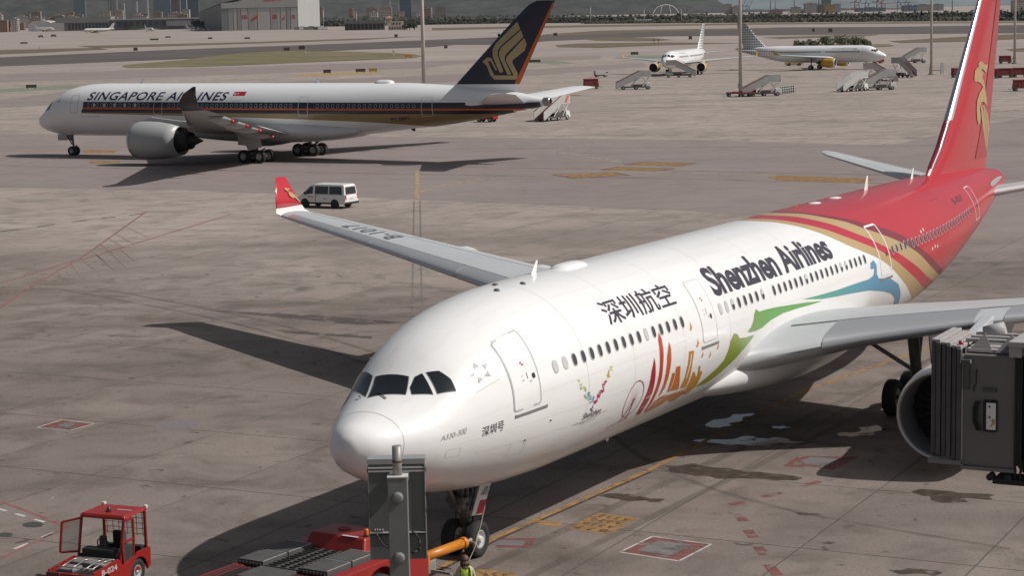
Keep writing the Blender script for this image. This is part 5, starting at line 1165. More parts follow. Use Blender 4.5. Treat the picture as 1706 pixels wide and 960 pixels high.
# tow bar
B_ = thing('tow_bar', 'orange tow bar on small wheels linking the red tug to the nose wheel', 'tow bar', (-2.72, 54.0, 0), R_(56))
ora = M('tow_bar_orange', (.55, .19, .015), .4, noise=(3, .12), dirt=(3, .35, (.3, .12, .03)))
MB().cyl((.2, 0, .82), (2.2, 0, .8), .135, .135, 24).build('tube', ora, B_); MB().cyl((2.12, 0, .8), (2.26, 0, .8), .165, .165, 24).build('collar', ora, B_, bev=.01)
MB().lathe([(0, .06), (.1, .07), (.12, .045), (.25, .045), (.27, .07), (.33, .05)], (2.26, 0, .8), (1, 0, 0), 14).build('head', galv, B_)
MB().bar((2.5, -.2, .75), (2.5, .2, .75), .06).build('fork', galv, B_)
MB().box(-.15, .35, -.22, .22, .62, .95).build('bracket', ora, B_, bev=.02); MB().box(.3, .75, -.12, .12, .35, .7).build('jack', galv, B_, bev=.02)
MB().bar((.55, -.75, .42), (.55, .75, .42), .07).build('axle', galv, B_); MB().bar((.5, -.1, .4), (.9, -.55, .3), .05).build('axle_arm', galv, B_)
for y in (-.72, .72): wheel(B_, (.75, y, .17), .17, .12, n=18)
MB().bar((.75, -.72, .2), (.55, -.72, .44), .05).bar((.75, .72, .2), (.55, .72, .44), .05).build('axle_arm', galv, B_)
# baggage tractor
Q = thing('baggage_tractor', 'small red baggage tractor with open cab and wire rear screen at lower left', 'tractor', (-11.1, 55.0, 0), math.atan2(-.93, -.37))
# local: +x is forward, +y is the left-hand side of the driver (towards the open panel)
side = [(-.85, .45), (-.85, .95), (-.2, .95), (.05, .78), (.55, .78), (.75, 1.0), (1.95, .92), (2.05, .4), (1.85, .4)]+[(1.5+.42*math.cos(a), .36+.42*math.sin(a)) for a in [math.pi*i/8 for i in range(9)]]+[(.9, .4), (.2, .4)]+[(-.25+.45*math.cos(a), .36+.45*math.sin(a)) for a in [math.pi*i/8 for i in range(9)]]
mb = MB()
for y in (-.72, .66): mb.prism(side, lambda u, v, y=y: Vector((u, y, v)), lambda u, v, y=y: Vector((u, y+.06, v)))
mb.box(-.85, -.78, -.66, .66, .45, .95).box(1.9, 2.0, -.66, .66, .42, .85).box(-.8, .6, -.66, .66, .42, .5)
mb.build('body', tr, Q, bev=.015)
MB().box(.62, 1.92, -.64, .64, .5, .84).build('engine_bay', black, Q)
for i, (x0, x1, y0, y1, z) in enumerate(((.75, 1.2, -.55, .1, .97), (.8, 1.3, .15, .6, .94), (1.3, 1.8, -.5, -.05, .92))): MB().box(x0, x1, y0, y1, .82, z).build('engine_cover', M('engine_grey', (.2, .19, .185), .5, noise=(6, .3)), Q, bev=.02)
pipe = MB(); 
for y in (-.45, -.1, .3, .5): pipe.tube([Vector((.7, y, .95)), Vector((1.2, y+.03, 1.02)), Vector((1.85, y, .93))], .018, 6)
for x in (.8, 1.3, 1.8): pipe.tube([Vector((x, -.62, .98)), Vector((x, .62, .98))], .016, 6)
pipe.build('rack', M('scratched_steel', (.4, .38, .36), .4, .6), Q)
for y in (-.72, .3): MB().box(1.96, 2.06, y, y+.42, .5, .88).build('headlamp_panel', M('lamp_panel', (.12, .02, .02), .5), Q, bev=.02)
MB().box(1.97, 2.07, -.25, .25, .5, .8).build('front_panel', black, Q, bev=.02)
for y in (-.5, .5): MB().cyl((2.05, y, .66), (2.09, y, .66), .09, .09, 16).build('headlamp', M('lamp_glass', (.55, .52, .48), .2), Q)
lettering('B-024', M('hood_lettering', (.42, .41, .39), .6), Q, lambda u, v: Vector((1.6-.75*u, .724, .74+.16*v)), .02)
for x, r in ((1.5, .34), (-.25, .38)):
    for y in (-.56, .56): wheel(Q, (x, y, r), r, .26, n=22)
roof = MB().box(-.85, .32, -.76, .68, 1.99, 2.07, top=(.05, .05, .05, .05)).build('roof', tr, Q, bev=.02)
for y in (-.76, .58): MB().box(-.9, -.78, y, y+.1, 2.03, 2.12).build('rear_lamp', trim, roof, bev=.02)
MB().cyl((-.05, -.05, 2.07), (-.05, -.05, 2.1), .08, .08, 14).build('beacon_base', black, roof); MB().lathe([(0, .06), (.08, .055), (.1, 0)], (-.05, -.05, 2.1), (0, 0, 1), 14).build('beacon', M('dark_lens', (.05, .015, .015), .3), roof)
MB().box(-.35, -.3, .05, .5, 2.072, 2.077).build('roof_strip', paleline, roof)
fr = MB()
for y in (-.7, .62): fr.bar((-.8, y, .9), (-.78, y, 2.0), .07); fr.bar((.55, y, .8), (.28, y, 2.0), .06)
fr.bar((-.8, -.7, .9), (-.8, .62, .9), .06).bar((-.78, -.7, 1.98), (-.78, .62, 1.98), .06).bar((.28, -.7, 1.98), (.28, .62, 1.98), .06).bar((-.82, .64, .5), (-.8, .64, .95), .07)
fr.build('cab_frame', tr, Q, bev=.01)
ms = MB()
for k in range(7): ms.bar((-.79, -.6+.19*k, 1.25), (-.77, -.6+.19*k, 1.95), .014)
for k in range(5): ms.bar((-.79, -.66, 1.3+.15*k), (-.79, .58, 1.3+.15*k), .014)
ms.build('wire_screen', M('screen_red', (.16, .02, .02), .6), Q)
MB().box(-.6, -.15, -.3, .2, .75, .92).build('seat', black, Q, bev=.04); MB().box(-.68, -.55, -.3, .2, .9, 1.4).build('seat_back', black, Q, bev=.04)
MB().box(-.78, -.6, -.62, .58, .5, 1.0).build('rear_bulkhead', black, Q); MB().box(-.76, .55, -.64, -.6, .55, 1.0).build('side_lining', black, Q); MB().box(.4, .62, -.6, .55, .5, .9).build('firewall', black, Q); MB().box(-.45, -.25, -.55, -.38, .5, 1.3).build('gas_bottle', M('bottle_grey', (.1, .1, .1), .5), Q, bev=.05); MB().box(.3, .6, -.55, .45, .9, 1.18).build('dashboard', black, Q, bev=.04); MB().tube([Vector((.22+.05*math.cos(a), -.1+.18*math.sin(a), 1.22+.17*math.cos(a))) for a in frange(0, 2*math.pi, 17)], .016, 6).build('steering_wheel', black, Q)
cg = bpy.data.materials.new('cab_glass'); cg.use_nodes = True; b_ = cg.node_tree.nodes['Principled BSDF']; b_.inputs['Base Color'].default_value = (.45, .48, .48, 1); b_.inputs['Transmission Weight'].default_value = .9; b_.inputs['Roughness'].default_value = .05; b_.inputs['IOR'].default_value = 1.05
def frame_panel(pts, wd, name):
    f = MB(); n = len(pts)
    for i in range(n): f.bar(pts[i], pts[(i+1) % n], wd)
    o = f.build(name, tr, Q, bev=.008); MB().add(pts, [tuple(range(n))]).build('pane', cg, o, fix=False); return o
frame_panel([Vector((-.05, .66, .85)), Vector((.42, .66, .72)), Vector((.5, .68, 1.35)), Vector((.32, .66, 1.96)), Vector((-.1, .66, 1.92)), Vector((-.12, .66, 1.35))], .06, 'door')
MB().bar((-.12, .66, 1.36), (.5, .68, 1.36), .05).build('door_rail', tr, Q)
frame_panel([Vector((.42, -.74, 1.02)), Vector((.62, -1.22, 1.0)), Vector((.5, -1.2, 1.82)), Vector((.26, -.74, 1.92))], .055, 'side_screen')
# ground handler, seen from behind: one skinned body, clothing on top
def skin_body(name, verts, edges, radii, mat, parent, sub=2):
    me = bpy.data.meshes.new(name); me.from_pydata(verts, edges, []); o = link(name, me, parent)
    o.modifiers.new('skin', 'SKIN'); s_ = o.modifiers.new('sub', 'SUBSURF'); s_.levels = s_.render_levels = sub
    lay = me.skin_vertices[0] if len(me.skin_vertices) else None
    if lay is None:
        bm = bmesh.new(); bm.from_mesh(me); bm.verts.layers.skin.verify(); bm.to_mesh(me); bm.free(); lay = me.skin_vertices[0]
    for i, r in enumerate(radii): lay.data[i].radius = r if isinstance(r, tuple) else (r, r)
    lay.data[0].use_root = True; me.materials.append(mat); return o
PZ = thing('person', 'person with long brown hair and a lime safety vest standing by the tow bar', 'person', (-1.33, 50.9, 0), R_(8))
skin_m = M('skin', (.42, .25, .18), .5); cloth = M('dark_trousers', (.03, .032, .045), .8); vest = M('lime_vest', (.42, .55, .05), .6, noise=(9, .15)); hair = M('brown_hair', (.1, .055, .03), .55, noise=(40, .5)); shirt = M('pale_shirt', (.45, .42, .42), .7)
V_ = [(0, 0, .95), (0, 0, 1.12), (0, .01, 1.28), (0, .0, 1.42), (0, .01, 1.5), (0, .02, 1.57), (0, .03, 1.66),
      (-.17, 0, 1.42), (-.24, .03, 1.16), (-.22, .16, .97), (-.215, .21, .91), (.17, 0, 1.42), (.25, .02, 1.16), (.22, .18, .99), (.21, .24, .95),
      (-.09, 0, .9), (-.1, .02, .5), (-.11, -.02, .1), (-.11, .14, .04), (.09, 0, .9), (.1, .03, .5), (.11, .0, .1), (.11, .16, .04)]
E_ = [(0,1),(1,2),(2,3),(3,4),(4,5),(5,6),(3,7),(7,8),(8,9),(9,10),(3,11),(11,12),(12,13),(13,14),(0,15),(15,16),(16,17),(17,18),(0,19),(19,20),(20,21),(21,22)]
Rr = [(.15,.11),(.125,.09),(.15,.1),(.13,.085),(.05,.05),(.07,.085),(.078,.09), .055,.042,.035,.032, .055,.042,.035,.032, .085,.06,.042,.04,.085,.06,.042,.04]
skin_body('body', V_, E_, Rr, shirt, PZ)
skin_body('trousers', [(0,0,.96),(-.09,0,.88),(-.1,.02,.5),(-.11,-.02,.12),(.09,0,.88),(.1,.03,.5),(.11,0,.12)], [(0,1),(1,2),(2,3),(0,4),(4,5),(5,6)], [(.165,.125),.1,.075,.065,.1,.075,.065], cloth, PZ)
hd_ = MB(); hd_.lathe([(-.125, .02), (-.11, .055), (-.06, .078), (0, .086), (.06, .08), (.1, .055), (.12, 0)], (0, .025, 1.64), (0, 0, 1), 20); hd_.cyl((0, .01, 1.45), (0, .02, 1.56), .055, .052, 14)
hd_.lathe([(0, .02), (.025, .013), (.03, 0)], (0, .105, 1.63), (0, 1, 0), 8)
for s_ in (-1, 1): hd_.lathe([(-.02, .0), (0, .02), (.02, 0)], (s_*.086, .02, 1.63), (0, 0, 1), 8)
H0 = hd_.build('head', skin_m, PZ)
for s_ in (-1, 1): MB().lathe([(-.012, 0), (0, .012), (.012, 0)], (s_*.033, .1, 1.655), (0, 1, 0), 10).build('eye', black, H0)
MB().box(-.025, .025, .098, .106, 1.572, 1.58).build('mouth', M('lips', (.35, .12, .1), .5), H0)
hm = MB(); rh = random.Random(5)
for i in range(150):
    a = rh.uniform(math.pi*.92, math.pi*2.08); top = Vector((.03*math.cos(a), .02+.03*math.sin(a), 1.765)); r = .098+rh.uniform(-.006, .008)
    pts = [top, Vector((r*math.cos(a)*.85, .025+r*math.sin(a)*.85, 1.72)), Vector((r*math.cos(a), .025+r*math.sin(a), 1.62)), Vector((r*1.02*math.cos(a)+rh.uniform(-.015, .015), .01+r*math.sin(a)*1.05, 1.5)), Vector((r*.9*math.cos(a)+rh.uniform(-.03, .03), -.02+r*math.sin(a)*.9, rh.uniform(1.28, 1.38)))]
    hm.tube(pts, .009, 5)
hm.build('hair', hair, PZ); MB().lathe([(-.05, .1), (0, .104), (.06, .088), (.09, .06), (.105, 0)], (0, .02, 1.67), (0, 0, 1), 20).build('hair_crown', hair, PZ)
vr = []
for z, rx, ry in ((.9, .2, .15), (1.02, .185, .14), (1.15, .18, .135), (1.3, .195, .138), (1.4, .2, .125), (1.46, .15, .1), (1.49, .09, .085)):
    vr.append([Vector((rx*math.cos(q), ry*math.sin(q), z+.015*math.cos(2*q))) for q in [2*math.pi*i/28 for i in range(28)]])
vo = MB().loft(vr, 0, True, cap=False).build('vest', vest, PZ)
vs_ = MB()
for x in (-.12, .12): vs_.tube([Vector((x, -.125, .95)), Vector((x, -.133, 1.2)), Vector((x, -.135, 1.36)), Vector((x*.9, -.09, 1.47))], .018, 6)
vs_.build('vest_straps', M('vest_tape', (.09, .1, .09), .6), vo)
MB().loft([[Vector((.192*math.cos(q), .147*math.sin(q), z)) for q in [2*math.pi*i/28 for i in range(28)]] for z in (1.02, 1.07)], 0, True, cap=False).build('vest_band', M('reflective_tape', (.6, .6, .58), .3), vo)
def hand(p, s_):
    h_ = MB(); p = Vector(p); h_.lathe([(-.045, .02), (0, .036), (.04, .034), (.06, .02)], p, (0, .5, -.85), 10)
    for k in range(4):
        q = p+Vector((s_*(-.028+.019*k), .02, -.05)); h_.tube([q, q+Vector((0, .02, -.035)), q+Vector((0, .045, -.045-(.006 if k in (1, 2) else 0)))], .0085, 6)
    q = p+Vector((-s_*.035, .02, .0)); h_.tube([q, q+Vector((-s_*.02, .03, -.02)), q+Vector((-s_*.012, .055, -.03))], .0095, 6)
    h_.build('hand', skin_m, PZ)
hand((-.215, .22, .88), -1); hand((.21, .25, .92), 1)
for x, y in ((-.11, .05), (.11, .07)): MB().box(x-.05, x+.05, y-.1, y+.17, 0, .09, top=(.01, .01, .02, .05)).build('shoe', black, PZ, bev=.02)
tag(MB().tube([(-.85+.0, 57.35, 1.62), (-.98, 55.2, 1.45), (-1.12, 53.0, 1.38), (-1.25, 51.2, 1.5)], .007, 6).build('headset_cable', M('cable_yellow', (.45, .4, .25), .5)), 'thin pale headset cable from the nose gear down to the person in the vest', 'cable')
# boarding bridge head
br = M('bridge_grey', (.17, .158, .155), .45, noise=(1.2, .12), dirt=(1.6, .3, (.15, .13, .12))); brd = M('bridge_dark', (.075, .077, .082), .45, noise=(2, .15)); brl = M('bridge_pale', (.4, .39, .385), .5, noise=(2, .12), dirt=(2, .25, (.25, .22, .2)))
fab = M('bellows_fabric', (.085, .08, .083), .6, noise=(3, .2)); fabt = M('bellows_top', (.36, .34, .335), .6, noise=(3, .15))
W0 = thing('boarding_bridge', 'grey boarding bridge head with pleated bellows and a window with its brightness painted in at right', 'jet bridge', (9.3, 45.2, 0), R_(-27))
cn = MB().box(.68, 1.85, 0, 2.2, 5.22, 7.72).build('cab', br, W0, bev=.02)
for k in range(6):
    x = .0+.115*k; o_ = .07*(k % 2); zt = 7.98-.03*k
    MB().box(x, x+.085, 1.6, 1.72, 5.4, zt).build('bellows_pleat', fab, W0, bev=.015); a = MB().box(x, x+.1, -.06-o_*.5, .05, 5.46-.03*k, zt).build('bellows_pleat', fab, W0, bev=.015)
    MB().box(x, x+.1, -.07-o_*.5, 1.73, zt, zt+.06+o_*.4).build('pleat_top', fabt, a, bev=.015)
MB().box(.02, .68, .02, .04, 5.4, 7.8).build('bellows_lining', black, W0); MB().box(.66, .7, -.02, .02, 5.22, 7.72).build('corner_strip', trim, W0)
MB().box(-.05, .7, -.12, .1, 5.24, 5.34).build('bumper_beam', M('beam_grey', (.2, .19, .19), .5), W0, bev=.01)
MB().box(.68, 1.9, -.06, .06, 5.14, 5.222).build('floor_beam', M('beam_grey', (0, 0, 0)), W0, bev=.01)
wn = MB().box(1.16, 1.48, -.06, .0, 6.02, 6.74).build('window_frame', black, W0, bev=.05)
MB().box(1.24, 1.45, -.075, -.058, 6.08, 6.68).build('pane', M('painted_glare_pane', (.82, .8, .78), .12, spec=.8), wn, bev=.01)  # brightness in the glass is painted as a pale pane colour
for z in (6.36, 6.6): MB().cyl((1.31, -.078, z), (1.31, -.095, z), .022, .022, 10).build('knob', black, wn)
MB().tube([Vector((1.34, -.08, 6.15)), Vector((1.4, -.08, 6.24)), Vector((1.37, -.08, 6.32)), Vector((1.43, -.08, 6.3)), Vector((1.41, -.08, 6.2))], .014, 5).build('sticker', M('amber_sticker', (.55, .4, .12), .5), wn)
for x in (1.02, 1.08): MB().tube([Vector((x, -.05, 6.7)), Vector((x-.05, -.09, 6.55)), Vector((x-.05, -.09, 6.25)), Vector((x+.02, -.05, 6.05))], .03, 8).build('hose', black, W0)
MB().tube([Vector((1.0, -.03, 7.4)), Vector((1.0, -.03, 7.1)), Vector((.95, -.03, 7.0)), Vector((.95, -.03, 6.9))], .012, 6).build('conduit', black, W0)
MB().box(.72, .85, -.1, 0, 6.95, 7.6).box(.68, .9, -.14, .02, 7.55, 7.62).build('junction_box', brd, W0, bev=.015); MB().cyl((.66, -.1, 7.58), (.9, -.1, 7.58), .04, .04, 10).build('junction_pipe', brl, W0)
MB().box(1.15, 1.45, -.05, 0, 6.92, 7.0).build('lamp_hood', brd, W0)
rf = MB().box(.7, 3.2, .25, 2.2, 7.722, 7.82).build('cab_roof', brl, W0, bev=.02)
for k in range(4): 
    x = .75+.6*k; MB().add([(x, .2, 7.76), (x+.55, .2, 7.76), (x+.28, .6, 8.12), (x+.02, .25, 7.76), (x+.53, .25, 7.76), (x+.28, .65, 8.12)], [(0,1,2),(3,5,4),(0,2,5,3),(1,4,5,2),(0,3,4,1)]).build('roof_gusset', br, rf)
for y in (.5, .95, 1.4): MB().box(.62, 3.0, y, y+.12, 7.92, 8.0).build('roof_rail', brl, rf, bev=.01)
MB().cyl((.62, .1, 7.86), (.62, .1, 8.0), .06, .05, 12).build('obstruction_lamp', M('red_lens', (.3, .01, .02), .25), W0)
MB().cyl((.8, 1.5, 7.95), (1.25, 1.55, 8.08), .18, .18, 16).build('vent_pipe', brl, W0)
rt = MB().cyl((3.1, 1.5, 5.0), (3.1, 1.5, 7.9), 1.45, 1.45, 40).build('rotunda', brd, W0)
for i in range(40): 
    a = 2*math.pi*i/40; MB().box(-.02, .02, -.02, .02, 5.02, 7.85).build('slat', M('slat_dark', (.035, .037, .04), .5), rt).location = (3.1+1.46*math.cos(a), 1.5+1.46*math.sin(a), 0)
MB().box(1.72, 2.0, -.08, 1.0, 7.72, 7.95).box(1.72, 4.9, -.15, 3.2, 7.95, 8.08).build('rotunda_roof', brl, W0, bev=.02)
for x in (1.86, 1.98, 2.1): MB().box(x, x+.04, -.06, 0, 4.9, 7.72).build('guide_rail', black, W0)
MB().box(1.4, 3.4, -.12, .6, 4.88, 5.0).build('track', black, W0, bev=.02)
for x in (1.35, 1.75, 2.3): MB().cyl((x, -.15, 5.03), (x, .1, 5.03), .08, .08, 14).build('roller', black, W0)
MB().box(3.2, 15.5, .3, 2.7, 4.9, 7.7).build('tunnel', br, W0, bev=.03); MB().box(6.5, 7.1, .8, 2.2, 0, 4.9).build('support_leg', br, W0, bev=.03)
for y in (.6, 2.4): wheel(W0, (6.8, y, .5), .5, .35, n=20)
# ------------------------------------------------------------------ apron vehicles, stairs, carts, masts
vw = M('van_white', (.72, .72, .71), .3, coat=.3, noise=(1, .03)); vg = M('vehicle_glass', (.02, .022, .025), .08, spec=.8)
def van(label, loc, rz, col, L=5.0, H=1.92):
    t = thing('van', label, 'van', (*loc, 0), rz); h = L/2
    low = [(-h, .35), (-h-.02, .95), (-h+.05, 1.05), (h*.35, 1.08), (h*.78, 1.02), (h*.97, .82), (h, .35)]
    up = [(-h+.05, 1.05), (-h+.16, H-.08), (-h+.3, H), (h*.28, H), (h*.42, H-.1), (h*.78, 1.04)]
    def shell(poly, w0, w1): 
        zs = [p[1] for p in poly]; z0, z1 = min(zs), max(zs); f = lambda z: w0+(w1-w0)*(z-z0)/(z1-z0)
        return MB().prism(poly, lambda u, v: Vector((u, -f(v), v)), lambda u, v: Vector((u, f(v), v)))
    b = shell(low, .95, .95).build('body', col, t, bev=.04); shell(up, .93, .8).build('cab', col, t, bev=.05)
    f = lambda z: .93-.13*(z-1.04)/(H-1.04)+.012
    for s_ in (-1, 1):
        for q in ([(h*.30, 1.14), (h*.66, 1.14), (h*.40, H-.2), (h*.30, H-.17)], [(-h*.32, 1.13), (h*.22, 1.13), (h*.22, H-.16), (-h*.32, H-.16)], [(-h*.88, 1.13), (-h*.36, 1.13), (-h*.36, H-.16), (-h*.84, H-.16)]):
            MB().add([Vector((u, s_*f(v), v)) for u, v in q], [tuple(range(4))]).build('window', vg, t, fix=False)
        MB().box(-h*.6, h*.55, s_*.955-.01, s_*.955+.01, .32, .46).build('sill', black, t); MB().box(h*.5, h*.62, s_*1.05-.07, s_*1.05+.07, 1.1, 1.28).build('mirror', black, t, bev=.02)
        MB().box(h*.18, h*.2, s_*.953-.004, s_*.953+.004, .5, 1.08).build('door_gap', M('dark_gap', (0, 0, 0)), t); MB().box(h*.08, h*.16, s_*.957-.006, s_*.957+.006, .98, 1.02).build('handle', black, t)
        MB().box(-h-.03, -h+.02, s_*.85-.07, s_*.85+.07, .72, 1.1).build('tail_lamp', M('tail_lamp_red', (.4, .03, .03), .3), t); MB().box(h*.86, h*.97, s_*.7-.16, s_*.7+.16, .72, .86).build('headlamp', M('lamp_glass', (0, 0, 0)), t, bev=.02)
        MB().box(h*.25, h*.5, s_*.957-.002, s_*.957+.002, .86, .93).build('lettering', M('faded_red_print', (.4, .15, .13), .5), t)
        for k in range(3): MB().box(-h*.25+.12*k, -h*.25+.12*k+.06, s_*.957-.002, s_*.957+.002, .72, .86).build('lettering', M('grey_lettering', (0, 0, 0)), t)
    MB().add([(-h+.055, -.74, 1.14), (-h+.055, .74, 1.14), (-h+.13, .68, H-.2), (-h+.13, -.68, H-.2)], [(0, 1, 2, 3)]).build('rear_window', vg, t, fix=False).location.x = -.012
    MB().add([(h*.755, -.78, 1.12), (h*.755, .78, 1.12), (h*.44, .7, H-.12), (h*.44, -.7, H-.12)], [(0, 1, 2, 3)]).build('windscreen', vg, t, fix=False).location.x = .02
    MB().box(-h-.08, -h+.1, -.93, .93, .35, .52).build('bumper', black, t, bev=.03); MB().box(-h-.026, -h-.02, -.26, .26, .7, .82).build('number_plate', paleline, t)
    for x in (-h*.58, h*.62):
        for y in (-.82, .82):
            wheel(t, (x, y, .33), .33, .24, n=20); MB().lathe([(0, .4), (.0, .0)], (x, y*1.03+math.copysign(.108, y), .36), (0, 1, 0), 20).build('wheel_arch', black, t, fix=False)
    return t
van('white minibus with dark windows on the pale strip beside the red winglet', (-14.85, 166.6), R_(150), vw, 4.85)
# passenger stairs
sg = M('stair_grey', (.4, .4, .39), .45, noise=(1, .08)); sw = M('stair_white', (.62, .62, .6), .45); sr = M('stair_maroon', (.16, .05, .045), .6); sd_ = M('stair_dark', (.07, .065, .062), .6); cover = M('cart_red', (.2, .022, .02), .5, noise=(1, .12)); cord = M('cart_dark_red', (.14, .02, .02), .6)
def stairs(label, loc, rz, hz=2.6, inner=sr, cabc=sw, run=4.6, group='passenger stairs on the apron'):
    """local +x climbs towards the platform"""
    t = thing('passenger_stairs', label, 'boarding stairs', (*loc, 0), rz, group)
    x0, x1 = -3.3, -3.3+run
    c = MB().box(-2.4, 3.6, -.75, .75, .38, .62).box(-.2, 1.8, -.7, .7, .62, 1.0).build('chassis', sd_, t, bev=.03)
    MB().box(2.5, 3.7, -.8, .1, .4, 1.3, top=(.05, .25, .03, .03)).build('cab', cabc, t, bev=.05); MB().box(2.3, 3.4, .2, .8, .5, 1.05).build('engine_box', sg, t, bev=.03)
    for x in (-1.9, .6, 2.9):
        for y in (-.7, .7): wheel(t, (x, y, .36), .36, .24, n=14)
    for s_ in (-1, 1):
        y = s_*.82
        MB().prism([(x0, .45), (x0+.25, .2), (x1, hz-.25), (x1, hz+.95), (x0+.05, 1.35)], lambda u, v: Vector((u, y-.03, v)), lambda u, v: Vector((u, y+.03, v))).build('side_panel', sg, t)
        MB().bar((x0, y, 1.42), (x1, y, hz+1.05), .09, .09).build('handrail', inner, t)
        MB().box(x1, x1+2.2, y-.03, y+.03, hz-.1, hz+1.05).build('platform_panel', sg, t)
        st = MB(); st.bar((x1, y*.9, hz-.1), (-.4, y*.8, .6), .1); st.bar((x1+1.9, y*.9, hz-.1), (x1+.5, y*.8, .6), .1); st.bar((x1+.3, y*.9, hz-.1), (x1+1.9, y*.8, .9), .08)
        st.build('strut', sw, t)
    MB().box(x1, x1+2.25, -.85, .85, hz-.18, hz-.02).build('platform', sw, t, bev=.02)
    n = 13; sp_ = MB()
    for k in range(n):
        f = k/n; x = x0+.2+(x1-x0-.2)*f; z = .3+(hz-.4)*f; sp_.box(x, x+(x1-x0)/n*1.05, -.79, .79, z+.14, z+.19); sp_.box(x, x+.03, -.79, .79, z, z+.15)
    stuff(sp_.build('steps', inner, t)); MB().bar((x0+.1, -.5, .28), (x1, -.5, hz-.3), .18, .12).bar((x0+.1, .5, .28), (x1, .5, hz-.3), .18, .12).build('stringer', sd_, t)
    return t
SG = 'passenger stairs on the apron'
s1 = stairs('grey passenger stairs standing alone between the navy fin and the nose-on airliner', (24.2, 402), R_(3))
def stairs2(label, loc, rz, hz=2.6, **k): return stairs(label, loc, rz, hz, **k)
stairs2('passenger stairs with red deck gear at the foot of the second light mast', (44.0, 361.5), R_(5))
stairs2('maroon-railed passenger stairs docked at the nose-on airliner', (39.2, 468.6), R_(176), 2.9)
stairs2('steep passenger stairs at the left end of the stairs cluster', (62.0, 373.6), R_(40), 2.5, inner=sg)
stairs2('passenger stairs with a white cab in front within the stairs cluster', (67.0, 377.4), R_(8), 2.7)
stairs2('passenger stairs with maroon rails descending right behind the stairs cluster', (74.0, 411), R_(176), 3.0)
stairs2('passenger stairs with a dark maroon flight facing the viewer, right of the stairs cluster', (84.0, 441), R_(128), 3.2, run=3.6)
stairs2('distant passenger stairs to the left of the third light mast', (107.0, 548), R_(4), 3.0)
t = stairs2('passenger stairs with an orange side panel behind the tail of the striped airliner', (6.1, 293.0), R_(55), 2.5)
for y in (-.86, .86): MB().prism([(2.0, 2.45), (2.6, 2.45), (3.3, 3.5), (2.7, 3.5)], lambda u, v, y=y: Vector((u, y-.006, v)), lambda u, v, y=y: Vector((u, y+.006, v))).build('stripe', M('orange_print', (.5, .12, .04), .5), t)
# covered baggage carts
def cart(label, loc, rz, hood=True, proto=[]):
    if proto and hood: return dup(proto[0], (*loc, 0), rz, label)
    t = thing('baggage_cart', label, 'cart', (*loc, 0), rz, 'red baggage carts on the apron')
    MB().box(-1.5, 1.5, -.75, .75, .5, .62).build('deck', sd_, t, bev=.02)
    if hood:
        MB().box(-1.48, .3, -.74, .74, .64, 1.95, top=(.05, .05, .08, .08)).build('curtain', cord, t, bev=.05); MB().box(.3, 1.48, -.72, .72, .64, 1.9, top=(.05, .15, .08, .08)).build('curtain', cover, t, bev=.05)
        MB().box(-1.5, 1.5, -.77, .77, 1.93, 2.02, top=(.1, .1, .15, .15)).build('roof', cover, t, bev=.03)
        for y in (-.745, .73): MB().box(.7, 1.0, y, y+.015, .9, 1.4).build('opening', black, t)
        proto.append(t)
    else:
        MB().box(-2.4, -1.2, -.7, .7, .62, .95).build('crate', cover, t, bev=.03); MB().box(-.9, 1.4, -.72, .72, .62, .78).build('tray', cover, t, bev=.02)
    for x in (-1.1, 1.1):
        for y in (-.62, .62): wheel(t, (x, y, .26), .26, .18, n=14)
    MB().bar((1.5, 0, .45), (2.3, 0, .35), .06).build('drawbar', sd_, t)
    return t
cart('red covered baggage cart beyond the right tailplane tip of the striped airliner', (16.4, 409.5), R_(8))
cart('red covered baggage cart left of the red fin near the third light mast', (94.4, 434), R_(12))
cart('first red baggage cart to the right of the red fin', (99.0, 424.5), R_(2)); cart('second red baggage cart to the right of the red fin', (102.4, 426.5), R_(2)); cart('third red baggage cart to the right of the red fin, at the picture edge', (105.9, 428.5), R_(2))
cart('near red baggage cart at the right picture edge, below the others', (89.6, 361.5), R_(185)); cart('far dark red baggage cart to the left of the fourth light mast', (126.4, 527), R_(3)); cart('far dark red baggage cart to the right of the fourth light mast', (131.5, 520), R_(3))
cart('low red flat cart under the stairs by the second light mast', (41.4, 359.6), R_(4), False); cart('low red flat cart to the left of the second light mast base', (39.6, 361.6), R_(186), False)
dup(Q, (-2.6, 292.5, 0), R_(150), 'far red baggage tractor below the tail of the striped airliner'); dup(Q, (99.0, 551.5, 0), R_(200), 'far red tractor under the nose of the side-on airliner')
dup(Q, (42.6, 363.2, 0), R_(170), 'red tractor standing behind the second light mast base')
van('yellow service van beyond the side-on airliner main wheels', (75.2, 545), R_(185), M('van_yellow', (.5, .33, .06), .4), 4.6, 2.1)
def truck(label, loc, rz, c, kind='truck'):
    t = thing('service_truck', label, kind, (*loc, 0), rz); MB().box(-2.6, 1.2, -1, 1, .9, 2.5).build('box', c, t, bev=.05); MB().box(1.25, 2.6, -1, 1, .6, 2.2, top=(0, .4, .05, .05)).build('cab', c, t, bev=.06)
    MB().box(1.9, 2.5, -1.01, 1.01, 1.45, 2.0).build('window', vg, t); MB().box(-2.6, 2.5, -.8, .8, .5, .9).build('chassis', sd_, t)
    for x in (-1.7, 1.8):
        for y in (-.85, .85): wheel(t, (x, y, .42), .42, .28, n=12)
    return t
truck('grey service truck beyond the far white airliners at the left edge', (-436, 1945), R_(170), M('truck_grey', (.3, .3, .31), .5)); truck('olive service truck right of the grey truck at the far left', (-434, 1990), R_(175), M('truck_olive', (.2, .2, .13), .5)); truck('small ground power unit truck left of the nose-on airliner', (21.6, 481.8), R_(20), M('truck_pale', (.42, .41, .4), .5)).scale = (.6, .6, .6)
